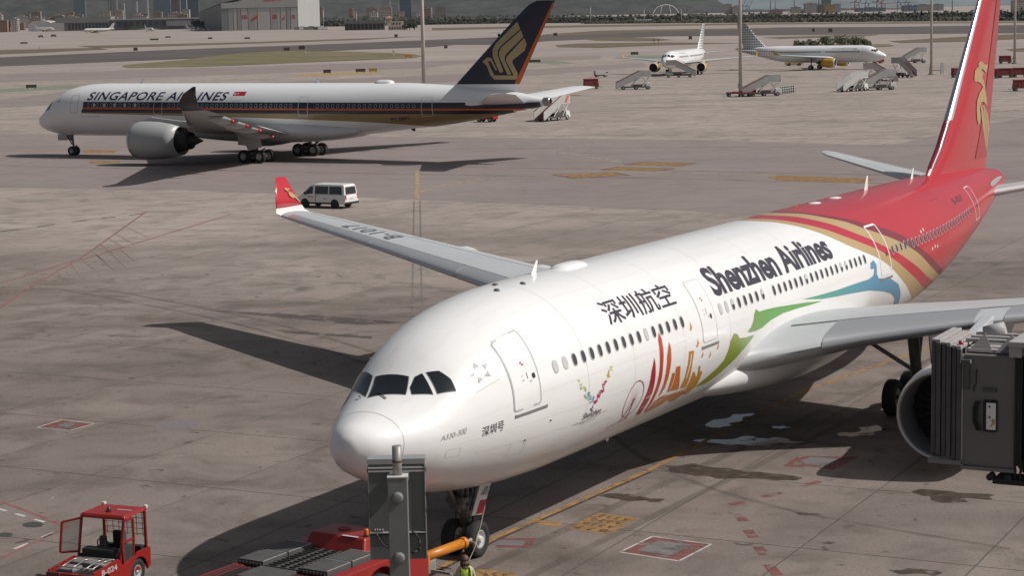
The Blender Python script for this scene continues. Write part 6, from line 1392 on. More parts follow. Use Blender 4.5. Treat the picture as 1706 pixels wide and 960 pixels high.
# light masts
mm = M('mast_steel', (.5, .47, .44), .5, .2, noise=(.8, .1))
def mast(label, loc, r):
    t = thing('light_mast', label, 'light mast', (*loc, 0), 0, 'tall apron light masts')
    MB().cyl((0, 0, .2), (0, 0, 32), r, r*.55, 16).build('pole', mm, t); MB().cyl((0, 0, 0), (0, 0, .25), r*2.2, r*2, 16).build('base', M('mast_base', (.2, .19, .18), .8), t)
    MB().box(-r-.1, -r+.05, -.25, .25, .9, 1.7).build('hatch', mm, t)
    h = MB().lathe([(0, .3), (.1, 1.7), (.3, 1.7), (.35, .3)], (0, 0, 31.6), (0, 0, 1), 16).build('crown', mm, t)
    for k in range(6):
        a = math.pi*k/3; MB().box(-.3, .3, -.2, .2, 31.2, 31.6).build('floodlight', M('lamp_housing', (.3, .3, .3), .4), t).location = (1.7*math.cos(a), 1.7*math.sin(a), 0)
    return t
mast('light mast rising behind the fuselage of the striped airliner', (-13.4, 330), .36); mast('light mast with red carts and stairs at its foot', (42.1, 375.4), .34); mast('light mast with a white barrier at its foot', (92.9, 455), .31); mast('rightmost light mast, right of the red tail fin', (127.9, 523.4), .34)
b = thing('barrier', 'white barrier panel with a low rail beside the third light mast', 'barrier', (95.6, 457.2, 0)); MB().box(-.2, .5, -.4, .4, .1, 2.6, top=(.15, 0, 0, 0)).build('panel', sw, b); MB().box(-2.6, -.2, -.4, .4, .7, .95).box(-2.6, -2.4, -.4, .4, 0, .7).build('rail', mm, b)
# striped marker posts
pp = M('post_pale', (.55, .56, .54), .5); pg_ = M('post_green', (.05, .12, .085), .5)
t0 = thing('marker_post', 'pale post with dark green bands in the row right of the second light mast', 'bollard', (48.3, 366.8, 0), 0, 'banded posts in a row')
MB().cyl((0, 0, 0), (0, 0, 1.35), .16, .13, 12).build('post', pp, t0)
for z in (.25, .7, 1.1): MB().cyl((0, 0, z), (0, 0, z+.2), .165, .165, 12).build('band', pg_, t0)
for k in range(1, 7): dup(t0, (48.3+.53*k, 366.8+1.1*k, 0), 0)
# taxiway signs and markers
sb = M('sign_back', (.055, .05, .045), .7); sy = M('sign_yellow', (.3, .22, .05), .6)
def sign(label, loc, w_, h_, face=sb, rz=.1):
    t = thing('taxiway_sign', label, 'sign', (*loc, 0), rz, 'low signs beside the taxiways')
    MB().box(-w_/2, w_/2, -.12, .12, .3, .3+h_).build('panel', face, t, bev=.02)
    for x in (-w_*.35, w_*.35): MB().box(x-.06, x+.06, -.05, .05, 0, .3).build('foot', dark_m, t)
for l, p, w_, h_, f in (('dark taxiway sign above the middle of the striped airliner', (-47.9, 549.8), 2, .9, sb), ('wide dark and yellow taxiway sign right of the first dark sign', (-39.4, 554.9), 2.6, .8, sb), ('olive taxiway sign at the end of the pale yellow strip', (-36.2, 557), 2.2, .8, sy), ('dark taxiway sign near the left edge above the airliner nose', (-109, 473.9), 2.4, .7, sb),
                        ('dark yellow sign right of the navy fin', (7.6, 622), 4.5, .8, sb), ('dark sign on the green patch left of the nose-on airliner', (43, 702.8), 2.6, .9, sb), ('dark sign at the far left of the runway', (-329.2, 1416), 5, 1.0, sb), ('dark sign on the far apron left of the small jet', (-252.7, 1488.5), 6, 1.1, sb),
                        ('dark sign right of its twin on the far apron', (-269.3, 1651), 4, 1.1, sb), ('small dark sign on the far apron below the hangar edge', (-214, 1497.7), 3, 1.2, sb), ('dark sign on the far apron below the hangar doors', (-181.3, 1449.7), 4, 1.1, sb), ('small dark sign left of the runway bend', (-179.7, 1004), 2, 1.5, sb),
                        ('dark block at the top edge of the grass island', (-97.8, 921), 2.6, 1.4, sb), ('second dark block at the top edge of the grass island', (-93.6, 945.7), 2.8, 1.7, sb), ('small dark marker right of the first light mast', (-26.8, 904), 1.5, 1.3, sb), ('dark marker on the runway right of the navy fin', (29.7, 1283), 2.4, 1.8, sb), ('small dark marker left of the patterned fin', (90.7, 1029.6), 1.6, 1.6, sb),
                        ('dark marker left of the pair on the far right runway', (183.6, 1246), 1.6, 2.0, sb), ('dark marker right of the pair on the far right runway', (188, 1209), 2.4, 2.2, sb), ('dark marker by the far grass strip left of the first mast', (-74, 1384), 2.2, 1.8, sb), ('orange box sign at the right end of the grass island', (-35.1, 733.7), 2.6, .9, M('sign_orange', (.5, .22, .03), .6))): sign(l, p, w_, h_, f)
for l, p, h_, c in (('white marker box on the runway verge at far left', (-249.3, 1108.7), 1.6, sw), ('white post on the grass island', (-77.2, 791), 1.7, sw), ('white and blue post near the right end of the grass island', (-42.2, 770), 2.2, sw), ('left yellow hydrant post beyond the nose-on airliner', (65.3, 925), 2.2, sy), ('right yellow hydrant post beyond the nose-on airliner', (67.2, 924), 2.2, sy)):
    t = thing('marker', label := l, 'marker', (*p, 0)); MB().cyl((0, 0, 0), (0, 0, h_*.6), .12, .12, 8).build('post', c, t); MB().box(-.45, .45, -.3, .3, h_*.6, h_).build('head', c, t, bev=.03)
# ------------------------------------------------------------------ far side of the airfield
def leafy(n, R, squash, size, rng, base=0.0, lumps=7):
    """crown of many small leaf-sized faces gathered in uneven clumps"""
    mb = MB(); cs = []
    for _ in range(lumps):
        a = rng.uniform(0, 6.28); r = R*rng.uniform(0, .75); cs.append((Vector((r*math.cos(a), r*math.sin(a), base+R*squash*rng.uniform(.35, 1.25))), R*rng.uniform(.3, .6)))
    for _ in range(n):
        c, q = rng.choice(cs); d = Vector((rng.gauss(0, 1), rng.gauss(0, 1), rng.gauss(0, .8))).normalized(); p = c+d*q*rng.uniform(.5, 1.05)
        if p.z < base*.3: p.z = abs(p.z)
        u = Vector((rng.gauss(0, 1), rng.gauss(0, 1), rng.gauss(0, 1))).normalized(); v = u.orthogonal().normalized(); s_ = size*rng.uniform(.5, 1.2)
        mb.add([p-u*s_, p-v*s_*.7, p+u*s_, p+v*s_*.7], [(0, 1, 2, 3)])
    return mb
lf = M('bush_leaf', (.06, .075, .028), .8, noise=(.4, .5)); lf2 = M('wood_leaf', (.026, .03, .017), .85, noise=(.06, .7)); bark = M('bark', (.08, .065, .05), .9)
rg = random.Random(11)
for i, (x, y, R, l) in enumerate(((109, 775, 2.6, 'leftmost low green bush behind the side-on airliner'), (114.5, 777, 2.4, 'second low bush from the left behind the side-on airliner'), (119.5, 778, 3.6, 'broad dark bush left of the tallest behind the side-on airliner'), (125.5, 780, 4.4, 'tallest dark bush behind the side-on airliner'), (131, 781, 3.2, 'bush just right of the tallest behind the side-on airliner'), (135, 782, 2.6, 'bright green bush at the right end of the clump'))):
    t = thing('bush', l, 'bush', (x, y, 0)); leafy(900, R, .62, .34, rg, .2).build('foliage', lf, t, fix=False)
    st = MB()
    for k in range(4): st.bar((rg.uniform(-.4, .4), rg.uniform(-.4, .4), 0), (rg.uniform(-R*.5, R*.5), rg.uniform(-R*.3, R*.3), R*.7), .09)
    st.build('stems', bark, t)
for i, (x, y, R, l) in enumerate(((-94, 2010, 5, 'dark round tree at the right end of the pale house'), (-89, 2000, 4.4, 'dark tree just left of the first light mast'), (-100, 2030, 3.6, 'small dark tree before the pale house'), (-560, 2960, 9, 'dark tree in front of the white striped tower'), (-545, 2985, 7, 'second dark tree right of the white striped tower'), (-395, 2640, 9, 'dark tree against the hangar side wall'), (-384, 2640, 7, 'smaller dark tree nearer the hangar doors'), (-640, 3120, 8, 'dark tree above the low slatted building'), (-480, 3040, 7, 'dark tree over the long low roof'))):
    t = thing('tree', l, 'tree', (x, y, 0)); leafy(420, R, .75, R*.13, rg, R*.35).build('crown', lf2, t, fix=False); MB().cyl((0, 0, 0), (0, 0, R*.9), R*.09, R*.04, 8).build('trunk', bark, t)
# the far wood reads as one mass
def clump(mb, x, y, R, H_, rng, n=26):
    for _ in range(n):
        a = rng.uniform(0, 6.28); r = R*math.sqrt(rng.random()); h = H_*(1-(r/R)**2*.55)*rng.uniform(.15, 1.0); p = Vector((x+r*math.cos(a), y+r*math.sin(a), h))
        u = Vector((rng.gauss(0, 1), rng.gauss(0, 1), rng.gauss(0, .8))).normalized(); v = u.orthogonal().normalized(); s_ = rng.uniform(.7, 1.9)
        mb.add([p-u*s_, p-v*s_, p+u*s_, p+v*s_], [(0, 1, 2, 3)])
TL = [(-420, 2980, 15), (-172, 2900, 16.5), (-88, 2900, 15), (13, 2850, 13.5), (118, 2600, 11.5), (215, 2500, 12.5), (295, 2480, 9.5), (305, 2300, 10), (400, 2100, 9.5), (406, 1950, 9.6), (425, 1800, 10.5), (470, 1600, 10), (560, 1500, 10)]
wood = MB(); wl_ = MB()
def mass(mb, pts, dy, top, seg, rng):
    """solid bumpy interior of the wood, so no light shows through its foot"""
    rows = [[], [], [], []]
    for (x0, y0, h0), (x1, y1, h1) in zip(pts[:-1], pts[1:]):
        n = max(1, int(math.hypot(x1-x0, y1-y0)/seg))
        for i in range(n):
            f = i/n; x, y, h = x0+(x1-x0)*f, y0+(y1-y0)*f, (h0+(h1-h0)*f)*top*rng.uniform(.75, 1.1)
            for r, (oy, hh) in enumerate(((0, 0), (3, h*.7), (dy*.5, h), (dy, 0))): rows[r].append((x+rng.uniform(-1, 1), y+oy, hh))
    n = len(rows[0]); mb.add([p for r in rows for p in r], [(j*n+i, j*n+i+1, (j+1)*n+i+1, (j+1)*n+i) for j in range(3) for i in range(n-1)])
mass(wood, TL, 60, .72, 3.0, rg)
for (x0, y0, h0), (x1, y1, h1) in zip(TL[:-1], TL[1:]):
    L_ = math.hypot(x1-x0, y1-y0); n = int(L_/3.2)
    for i in range(n):
        f = i/n
        for row in range(3):
            x, y = x0+(x1-x0)*f+rg.uniform(-4, 4), y0+(y1-y0)*f+row*22-4+rg.uniform(-7, 7); H_ = (h0+(h1-h0)*f)*rg.uniform(.5, 1.08)*(.5+.24*row)
            clump(wood if rg.random() < .72 else wl_, x, y, rg.uniform(2.5, 5.5), H_, rg, 30)
stuff(wood.build('wood', lf2, fix=False)); stuff(wl_.build('wood', M('wood_leaf_green', (.042, .048, .024), .85, noise=(.05, .6)), fix=False))
hedge = MB()
for i in range(420):
    f = i/420; x, y = 95+(560-95)*f, 2440-900*f; clump(hedge, x+rg.uniform(-5, 5), y+rg.uniform(-12, 12), 6, rg.uniform(2, 4.5), rg, 16)
stuff(hedge.build('hedge', M('scrub', (.05, .05, .03), .9, noise=(.05, .5)), fix=False))
struct(MB().sheet([(-90, 2700), (150, 2440), (245, 2330), (247, 2350), (155, 2465), (-90, 2735)], .05).build('road', M('pale_road', (.36, .33, .31), .8)))
# hills behind the city, then an added ridge in haze colour
def ridge(name, pts, y, mat, dy=1800, rough=3.0, seed=2):
    rng = random.Random(seed); f = pchip(pts); x0, x1 = pts[0][0], pts[-1][0]; nx, ny = 150, 12; vs = []
    for j in range(ny+1):
        t = j/ny; q = math.sin(min(1, t*1.25)*math.pi/2)
        for i in range(nx+1):
            x = x0+(x1-x0)*i/nx; z = max(-2, f(x)*q*(1+.08*math.sin(x*.013+j)*(t > .05))+rng.uniform(-rough, rough)*q); vs.append((x, y+dy*(t-1)+rng.uniform(-30, 30)*(0 < j < ny), z))
    n = nx+1; mb = MB().add(vs, [(j*n+i, j*n+i+1, (j+1)*n+i+1, (j+1)*n+i) for j in range(ny) for i in range(nx)], 0, True)
    b = mb.build(name, mat, fix=False); return struct(b)
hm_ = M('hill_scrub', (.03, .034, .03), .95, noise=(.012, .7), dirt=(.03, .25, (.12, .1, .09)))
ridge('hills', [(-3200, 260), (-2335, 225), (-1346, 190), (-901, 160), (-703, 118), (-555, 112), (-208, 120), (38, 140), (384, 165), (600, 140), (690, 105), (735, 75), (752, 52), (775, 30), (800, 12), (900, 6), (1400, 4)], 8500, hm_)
ridge('hills', [(-4000, 420), (-1500, 380), (200, 330), (900, 300), (1700, 280), (4200, 300)], 15500, M('haze_ridge', (.13, .16, .17), .95, noise=(.003, .3)), 2500, 4, 9)  # added ridge coloured as haze, stands in for dim sky
# office towers and port blocks: walls with floors of windows
def facade(name, wall, win, sx, sz):
    m = bpy.data.materials.new(name); m.use_nodes = True; n = m.node_tree; b = n.nodes['Principled BSDF']; L = n.links.new
    tc = n.nodes.new('ShaderNodeTexCoord'); br_ = n.nodes.new('ShaderNodeTexBrick'); mp = n.nodes.new('ShaderNodeMapping'); mp.inputs['Rotation'].default_value = (math.pi/2, 0, 0)
    L(tc.outputs['Object'], mp.inputs[0]); L(mp.outputs[0], br_.inputs['Vector']); br_.offset = 0; br_.inputs['Color1'].default_value = (*win, 1); br_.inputs['Color2'].default_value = (*[c*.7 for c in win], 1); br_.inputs['Mortar'].default_value = (*wall, 1)
    br_.inputs['Scale'].default_value = 1; br_.inputs['Mortar Size'].default_value = .55; br_.inputs['Brick Width'].default_value = sx; br_.inputs['Row Height'].default_value = sz
    L(br_.outputs['Color'], b.inputs['Base Color']); b.inputs['Roughness'].default_value = .5; return m
FM = {'tb': facade('tower_teal', (.1, .14, .17), (.05, .08, .11), 3, 3.5), 'ts': facade('tower_striped', (.4, .38, .35), (.12, .12, .13), 8, 200), 'tg': facade('tower_grey', (.24, .24, .25), (.13, .14, .16), 4, 3.5), 'tp': facade('tower_plum', (.1, .075, .08), (.06, .05, .06), 4, 3.5), 'td': facade('tower_navy', (.05, .075, .11), (.03, .05, .08), 4, 4),
      'pg': facade('port_grey', (.3, .3, .29), (.2, .2, .2), 5, 4), 'pb': facade('port_beige', (.36, .32, .27), (.2, .18, .16), 4, 3.5), 'pd': facade('port_dark', (.12, .12, .12), (.07, .07, .07), 3, 40), 'py': facade('port_yellow', (.45, .32, .1), (.16, .1, .05), 3.2, 40), 'pbl': facade('port_blue', (.13, .18, .25), (.1, .13, .18), 6, 20), 'pr': facade('port_red', (.28, .16, .13), (.15, .1, .1), 5, 4)}
roofm = M('flat_roof', (.25, .24, .23), .8)
TOW = [(-1288.7,-1254.4,6200,118,'tb','blue-grey office tower left of the white striped tower'),(-1147.6,-1123.2,6000,112,'ts','white and grey striped tower on the left skyline'),(-1134.8,-1120.6,6100,61.5,'tg','low grey slab tower beside the striped tower'),(-1107.9,-1085.9,6300,96,'tg','pale grey tower left of the wide teal tower'),(-999.8,-951.7,5900,108,'tb','wide teal glass tower on the left skyline'),(-933.9,-910.2,5800,110,'tp','dark purple-brown tower between two glass towers'),(-939.9,-922.4,6000,71.3,'tb','narrow blue tower next to the purple-brown tower'),(-903.6,-872.7,5900,105,'td','dark blue glass tower just left of the hangar roof'),(-1151.5,-1136.6,6400,68.6,'tg','thin grey tower on the left skyline'),(-374.1,-347.1,6200,90,'tg','pale grey tower above the low shed'),(-307.9,-274.8,6000,82,'td','dark blue tower right of the pale grey tower above the shed'),(-347.2,-327,6300,43.5,'tg','short grey block between the two towers above the shed')]
PORT = [(453.3,466.9,5200,21.5,'pg','grey port block left of the beige towers'),(545.6,562.2,5200,24,'pb','taller beige port tower by the light mast'),(562.6,580.4,5190,18,'pg','lower grey port block right of the beige tower'),(687.9,715.9,4800,21.3,'pg','grey silo block left of the yellow building'),(716.2,732.6,4810,18.1,'pd','dark slatted warehouse joined to the yellow building'),(717.4,740.6,4700,17.6,'py','yellow port warehouse with dark vertical slots'),(756.4,770.3,4800,18.7,'pg','pale grey block right of the yellow building'),(789.2,810.3,5200,39.2,'tb','blue-grey block rising behind the yellow building'),(840.3,910.1,5000,8.5,'pbl','long blue shed under the port cranes'),(877.4,906.9,4600,12.5,'pbl','blue shed left of the third light mast'),(923.9,962.2,4700,14,'pg','grey container wall by the third light mast'),(982.6,1007.8,4800,14,'pg','pale shed right of the third light mast'),(817.6,835.4,3600,15,'pg','pale grey block left of the red tail fin'),(828.6,852.3,3400,18,'pb','beige tank building right of the red tail fin'),(664.2,685.2,4850,13.4,'pb','beige house at the port edge'),(583,609.8,4600,9.1,'pr','reddish low shed beyond the dotted tail')]
def block(label, x0, x1, y, h, mat, dep=22, cat='building', group=None):
    t = thing('building', label, cat, ((x0+x1)/2, y+dep/2, 0), 0, group); w_ = (x1-x0)/2
    MB().box(-w_, w_, -dep/2, dep/2, 0, h).build('wall', mat, t); MB().box(-w_-.3, w_+.3, -dep/2-.3, dep/2+.3, h+.003, h+.8).build('roof', roofm, t); MB().box(-w_*.4, w_*.3, -dep*.2, dep*.2, h+.81, h+2.6).build('plant_room', mat, t)
    return t
for x0, x1, y, h, m, l in TOW: block(l, x0, x1, y, h, FM[m])
for x0, x1, y, h, m, l in PORT: block(l, x0, x1, y, h, FM[m], cat='warehouse')
cm = [facade('flat_cream', (.36, .31, .26), (.12, .1, .09), 3.5, 3), facade('flat_brick', (.25, .15, .11), (.1, .08, .07), 3.5, 3), facade('flat_white', (.45, .43, .4), (.15, .14, .13), 3.5, 3), facade('flat_brown', (.2, .16, .13), (.08, .07, .06), 3.5, 3)]
names = ['cream', 'brick-red', 'pale', 'brown']
for i in range(64):
    k = rg.randrange(4); d = rg.uniform(3500, 5200); px = rg.uniform(-40, 352) if i < 50 else rg.uniform(490, 760); x = (px-844)/3437*d; w_ = rg.uniform(8, 26); h = rg.uniform(9, 26)+(d-3500)*.008
    where = next(l for lim, l in ((55, 'at the far left edge of the town'), (105, 'above the white arched hangars'), (145, 'above the left half of the low terminal block'), (190, 'above the right half of the low terminal block'), (245, 'over the left third of the long low building'), (295, 'over the middle of the long low building'), (360, 'beside the left edge of the big hangar'), (560, 'just right of the big hangar'), (640, 'above the dark open shed'), (700, 'left of the first light mast'), (900, 'right of the first light mast')) if px < lim)
    q = '%s %s apartment block %s' % ('tall' if h-(d-3500)*.008 > 19 else 'small' if h-(d-3500)*.008 < 13 else 'mid-height', names[k], where)
    block(q, x-w_/2, x+w_/2, d, h, cm[k], 14, 'apartment block', 'apartment blocks of the town beyond the airfield')
# maintenance hangar
hw = M('hangar_cladding', (.36, .36, .35), .6, noise=(.05, .06)); hd2 = M('hangar_door', (.42, .42, .41), .55, noise=(.08, .05)); hs = M('hangar_side', (.2, .21, .21), .7, noise=(.05, .1)); hr = M('hangar_roof', (.16, .16, .16), .7); lr = M('logo_red', (.4, .05, .05), .5); ly = M('logo_yellow', (.55, .3, .05), .5); gp_ = M('dark_gap', (0, 0, 0))
t = thing('hangar', 'large pale grey hangar with tall sliding doors and red emblems at upper left', 'hangar', (-287, 2420, 0))
MB().prism([(-44.5, 25.9), (44.5, 25.9), (44.5, 44), (10, 44), (-26, 33), (-44.5, 32)], lambda u, v: Vector((u, -1, v)), lambda u, v: Vector((u, 0, v))).build('fascia', hw, t)
MB().box(-44.5, -37, -.5, .5, 0, 25.9).build('wall', hs, t); MB().box(43.5, 44.5, -.5, 280, 0, 44).build('wall', hw, t)
MB().add([(-44.5, 0, 0), (-112, 280, 0), (-112, 280, 24), (-44.5, 0, 31)], [(0, 1, 2, 3)]).build('wall', hs, t, fix=False)
MB().add([(-44.5, 0, 32), (-112, 280, 24), (-20, 280, 46), (10, 0, 44), (44.5, 0, 44), (44.5, 280, 46)], [(0, 1, 2, 3), (3, 2, 5, 4)]).build('roof', hr, t, fix=False)
xs = [-37, -31, -26.5, -22, -14, -3, 12, 24, 30.5, 35.5, 43.5]
for i, (a, b) in enumerate(zip(xs[:-1], xs[1:])):
    d = MB().box(a+.35, b-.35, -.2-.25*(i % 2), .1, 0, 25.4).build('door_leaf', hd2, t)
    for k in range(1, 4): 
        x = a+(b-a)*k/4; MB().box(x-.06, x+.06, -.5, -.21-.25*(i % 2), .2, 25).build('rib', hw, d)
MB().box(-37, 43.5, .3, .6, 0, 25.8).build('door_shadow_wall', gp_, t)
def iso(s, x, z, w_, h_): lettering(s, lr, t, lambda u, v: Vector((x+w_*u, -.53, z+h_*v)), .03)
iso('IB', -21, 13, 6.4, 5); iso('IB', 14.5, 12.5, 5.4, 5); iso('IB', 37, 12.2, 4, 5)
lettering('IBERIA', lr, t, lambda u, v: Vector((5+15*u, -1.03, 33+3.4*v)), .03)
for x, z, w_, h_ in ((-11.5, 9.5, 10.5, 10.5), (25, 9.5, 4.6, 9)):
    MB().add([(x, -.52, z), (x+w_*.75, -.52, z+h_*.35), (x+w_*.95, -.52, z+h_*.75), (x+w_*.3, -.52, z+h_*.45)], [(0, 1, 2, 3)]).build('emblem', lr, t, fix=False); MB().add([(x+w_*.45, -.53, z+h_*.6), (x+w_*.95, -.53, z+h_*.78), (x+w_, -.53, z+h_), (x+w_*.75, -.53, z+h_*.85)], [(0, 1, 2, 3)]).build('emblem', ly, t, fix=False)
MB().add([(21, -1.03, 33), (26, -1.03, 34.5), (27, -1.03, 38), (23, -1.03, 36)], [(0, 1, 2, 3)]).build('emblem', lr, t, fix=False)
# other low buildings along the far apron
def arched(label, x0, x1, y, h):
    t = thing('hangar', label, 'hangar', ((x0+x1)/2, y, 0)); w_ = (x1-x0)/2
    pr = [(-w_, 0), (w_, 0)]+[(w_*math.cos(a), h*.55+h*.45*math.sin(a)) for a in frange(0, math.pi, 15)]
    MB().prism(pr, lambda u, v: Vector((u, 0, v)), lambda u, v: Vector((u, 60, v))).build('shell', M('arch_white', (.45, .43, .41), .6, noise=(.1, .06)), t); MB().box(-w_*.6, w_*.6, -.2, .1, 0, h*.5).build('door', hd2, t)
arched('white arched hangar at far left', -727, -690, 3160, 16); arched('second white arched hangar right of the first', -686, -650, 3110, 14.5)
t = thing('building', 'low grey terminal block with a row of dark openings at far left', 'building', (-616, 3055, 0)); MB().box(-34, 34, 0, 30, 0, 12).build('wall', hs, t); MB().box(-46, 35, -2, 32, 12.01, 20).build('roof', M('roof_grey', (.2, .2, .19), .7), t)
for k in range(12): MB().box(-28+5*k, -24.6+5*k, -.3, -.02, 2, 10.5).build('window', M('opening_dark', (.05, .05, .06), .4), t)
t = thing('building', 'long low building with a pale roof edge left of the big hangar', 'building', (-506, 2985, 0)); MB().box(-65, 65, 0, 30, 0, 14.5).build('wall', M('wall_green_grey', (.09, .11, .11), .5, noise=(.1, .2)), t); MB().box(-66, 66, -1, 31, 14.51, 16.2).build('roof', hw, t)
for k in range(14): MB().box(-62+9*k, -56+9*k, -.3, -.02, 5, 12).build('window', M('opening_dark', (0, 0, 0)), t)
MB().box(18, 62, -3, -.31, 5, 12.5).build('annex', hs, t)
t = thing('building', 'dark open shed with pale columns in the middle distance', 'shed', (-145, 2120, 0)); MB().box(-20, 20, 0, 14, 0, 6.4).build('wall', M('shed_dark', (.06, .062, .062), .7), t); MB().box(-21, 21, -2.5, 15, 6.41, 9.6).build('roof', M('shed_roof', (.12, .125, .12), .7), t)
for k in range(11): MB().box(-20+4*k-.2, -20+4*k+.2, -2, -1.6, 0, 6.4).build('column', hs, t)
t = thing('house', 'pale house with a pink-roofed lookout turret beside the dark shed', 'house', (-107.6, 2050, 0)); ph = M('house_wall', (.42, .36, .31), .7); pr_ = M('house_roof', (.3, .18, .14), .7)
MB().box(-9.5, 9.5, 0, 9, 0, 4.2).build('wall', ph, t); MB().box(-6, 5, 2, 9, 4.21, 8.6).build('upper_wall', ph, t); MB().box(-11, -6.5, 2, 7, 4.21, 11.5).build('turret', ph, t); MB().box(-12.6, -5, .4, 8.6, 11.51, 14, top=(3, 3, 3, 3)).build('turret_roof', pr_, t)
for k in range(7): MB().box(-8.5+2.5*k, -7.2+2.5*k, -.15, -.02, 1, 3).build('window', M('opening_dark', (0, 0, 0)), t)
for k in range(3): MB().box(-5+3*k, -3.4+3*k, 1.85, 1.98, 5.2, 7.2).build('window', M('opening_dark', (0, 0, 0)), t)
block('pale narrow building at the far left edge of the apron', -739, -729, 3100, 19, cm[2], 14); block('dark red terminal block at the far left edge', -790, -742, 3090, 17, cm[1], 20)
for i, (x, y) in enumerate(((-240, 2375), (-233, 2365), (-227, 2352), (-220, 2340), (-213, 2322), (-206, 2300), (-200, 2290))):
    c = thing('container', ['grey', 'white', 'grey', 'grey', 'dark grey', 'white', 'white'][i]+' freight container in the row right of the big hangar', 'container', (x, y, 0), 0, 'freight containers right of the hangar, '+['grey', 'white', 'grey', 'grey', 'dark grey', 'white', 'white'][i])
    MB().box(-3, 3, -1.5, 1.5, .3, 3.2+.8*(i % 2)).build('body', [hs, sw, hs, hs, sd_, sw, sw][i], c, bev=.05); MB().box(-3, 3, -1.4, 1.4, 0, .29).build('chassis', sd_, c)
for i in range(9):
    c = thing('van', 'white van parked in the row below the left hangar doors', 'van', (-386+8.2*i, 2600-9*i, 0), R_(80), 'white vans in a row by the hangar'); MB().box(-2.6, 1.4, -1, 1, .4, 2.4, top=(.1, .1, .1, .1)).build('body', vw, c, bev=.08); MB().box(1.4, 2.4, -.95, .95, .4, 1.5, top=(0, .3, .1, .1)).build('bonnet', vw, c); MB().box(-.2, 1.42, -1.01, 1.01, 1.4, 2.1).build('window', vg, c)
# white twin arch beyond the trees
t = thing('arch', 'white steel double arch rising above the far trees', 'arch structure', (298, 3900, 0)); wa = M('arch_steel', (.6, .6, .6), .5)
MB().tube([Vector((24*math.cos(a), 0, 4+19.5*math.sin(a))) for a in frange(.12, math.pi-.12, 17)], .7, 6).build('main_arch', wa, t); MB().bar((-7, 0, 22), (-9.5, 0, 9), 1.5).build('leg', wa, t); MB().bar((7, 0, 22), (9.5, 0, 8), 1.5).build('leg', wa, t)
# port cranes, chimneys and street lamps
kb = M('crane_blue', (.14, .18, .23), .6); kr = M('crane_red', (.25, .12, .11), .6)
def crane(label, x, y, s_, c, boom):
    t = thing('port_crane', label, 'crane', (x, y, 0)); f = MB()
    for u in (-9, 9):
        for v in (-6, 6): f.bar((u, v, 0), (u*.8, v, 34), 1.4)
    for v in (-6, 6): f.bar((-8, v, 14), (8, v, 14), 1.2); f.bar((-8, v, 14), (8, v, 33), .8)
    f.build('gantry', c, t); b = MB()
    b.bar((-26, 0, 34), (12, 0, 34), 2.2, 2.2); b.bar((-2, 0, 34), (0, 0, 52), 1.4)
    if boom: b.bar((12, 0, 34), (46, 0, 36), 1.8, 2)
    else: b.bar((12, 0, 34), (24, 0, 68), 1.8, 2)
    b.bar((0, 0, 52), (12 if not boom else 30, 0, 36), .6); b.bar((0, 0, 52), (-24, 0, 35), .6); b.build('boom', c, t); MB().box(-8, -1, -3, 3, 35.2, 40).build('machine_house', c, t); t.scale = (s_,)*3
for l, x, y, s_, c, bm_ in (('slim mast crane just right of the second light mast', 630, 5600, .62, kb, False), ('raised-boom crane left of the yellow building', 660, 5700, .55, kb, False), ('reddish crane above the long blue shed', 858, 5100, .68, kr, False), ('blue crane right of the reddish crane', 900, 5200, .6, kb, True), ('pinkish raised-boom crane further right', 930, 5200, .7, kr, False), ('blue gantry crane with level boom left of the third mast', 962, 5100, .6, kb, True), ('gantry crane nearest the third mast', 1000, 5200, .6, kb, True), ('second level-boom crane behind the container wall', 978, 5400, .55, kr, True)): crane(l, x, y, s_, c, bm_)
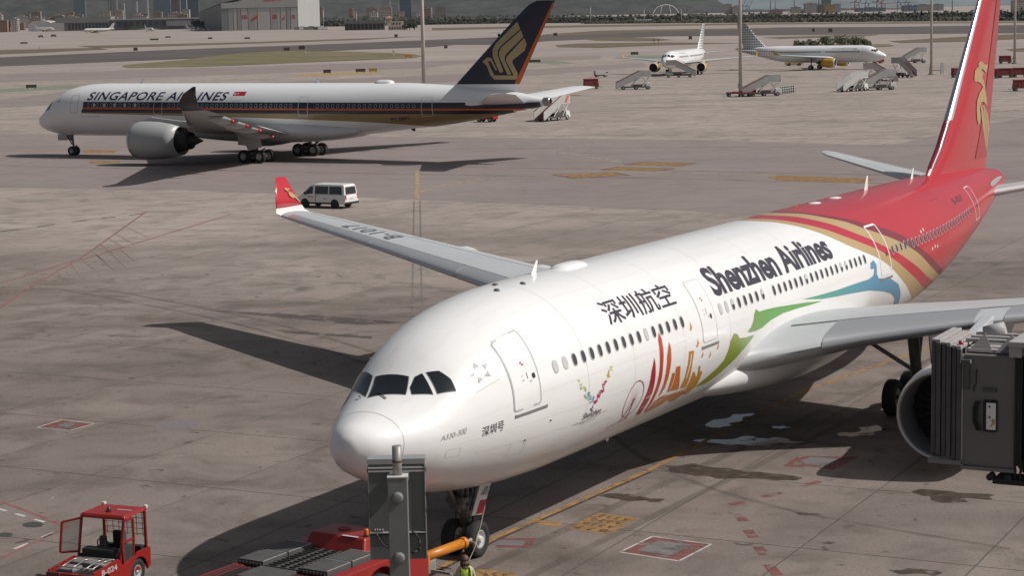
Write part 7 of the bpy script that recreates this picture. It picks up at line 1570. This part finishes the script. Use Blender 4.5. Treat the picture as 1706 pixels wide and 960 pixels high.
for l, x, y, h, r in (('thin dark chimney right of the dotted tail', 634, 5000, 48, 1.2), ('thin dark mast beside the chimney, right of the dotted tail', 645, 5000, 50, .9), ('dark chimney left of the silo block', 677, 4900, 44, 1.2), ('dark chimney in the gap left of the red fin', 745, 3480, 30, .9), ('thin mast left of the red fin', 790, 3480, 34, .7), ('lattice mast left of the silo block', 705, 4700, 40, 1.6)):
    t = thing('chimney', l, 'chimney', (x, y, 0)); MB().cyl((0, 0, 0), (0, 0, h), r, r*.6, 8).build('shaft', sd_, t); MB().cyl((0, 0, h), (0, 0, h+.8), r*.9, r*.9, 8).build('cap', sd_, t)
for l, x, y, h in (('street lamp right of the hangar', -216, 2450, 22), ('street lamp before the low shed', -166, 2300, 19), ('street lamp left of the twin arch', 100, 2480, 20), ('street lamp below the twin arch', 161, 2440, 16), ('street lamp right of the twin arch', 203, 2420, 15), ('lamp column beside the left hangar wall', -335, 2440, 25), ('thin lamp column in front of the hangar side wall', -360, 2500, 19)):
    t = thing('street_lamp', l, 'street lamp', (x, y, 0)); MB().cyl((0, 0, 0), (0, 0, h), .3, .2, 8).build('pole', mm, t); MB().box(-1.6, 1.6, -.3, .3, h, h+.5).build('lamp_head', mm, t)
for l, x, y, w_ in (('white cabin by the road below the trees', 176, 2360, 6), ('grey and white hut right of the white cabin', 212, 2350, 9), ('small white cabin further right along the road', 238, 2320, 5), ('white cabin behind the third light mast', 407, 1880, 4)):
    t = thing('cabin', l, 'cabin', (x, y, 0)); MB().box(-w_/2, w_/2, 0, 4, 0, 3.2).build('wall', sw, t); MB().box(-w_/2-.3, w_/2+.3, -.3, 4.3, 3.21, 3.6).build('roof', roofm, t)
# ------------------------------------------------------------------ the air
hz_ = bpy.data.materials.new('haze'); hz_.use_nodes = True; n = hz_.node_tree
for q in list(n.nodes): n.nodes.remove(q)
out = n.nodes.new('ShaderNodeOutputMaterial'); pv = n.nodes.new('ShaderNodeVolumePrincipled'); pv.inputs['Color'].default_value = (.84, .9, .97, 1); pv.inputs['Density'].default_value = .000013; pv.inputs['Anisotropy'].default_value = .2
n.links.new(pv.outputs[0], out.inputs['Volume'])
stuff(MB().box(-9500, 9500, -300, 17000, -2, 480).build('haze', hz_))
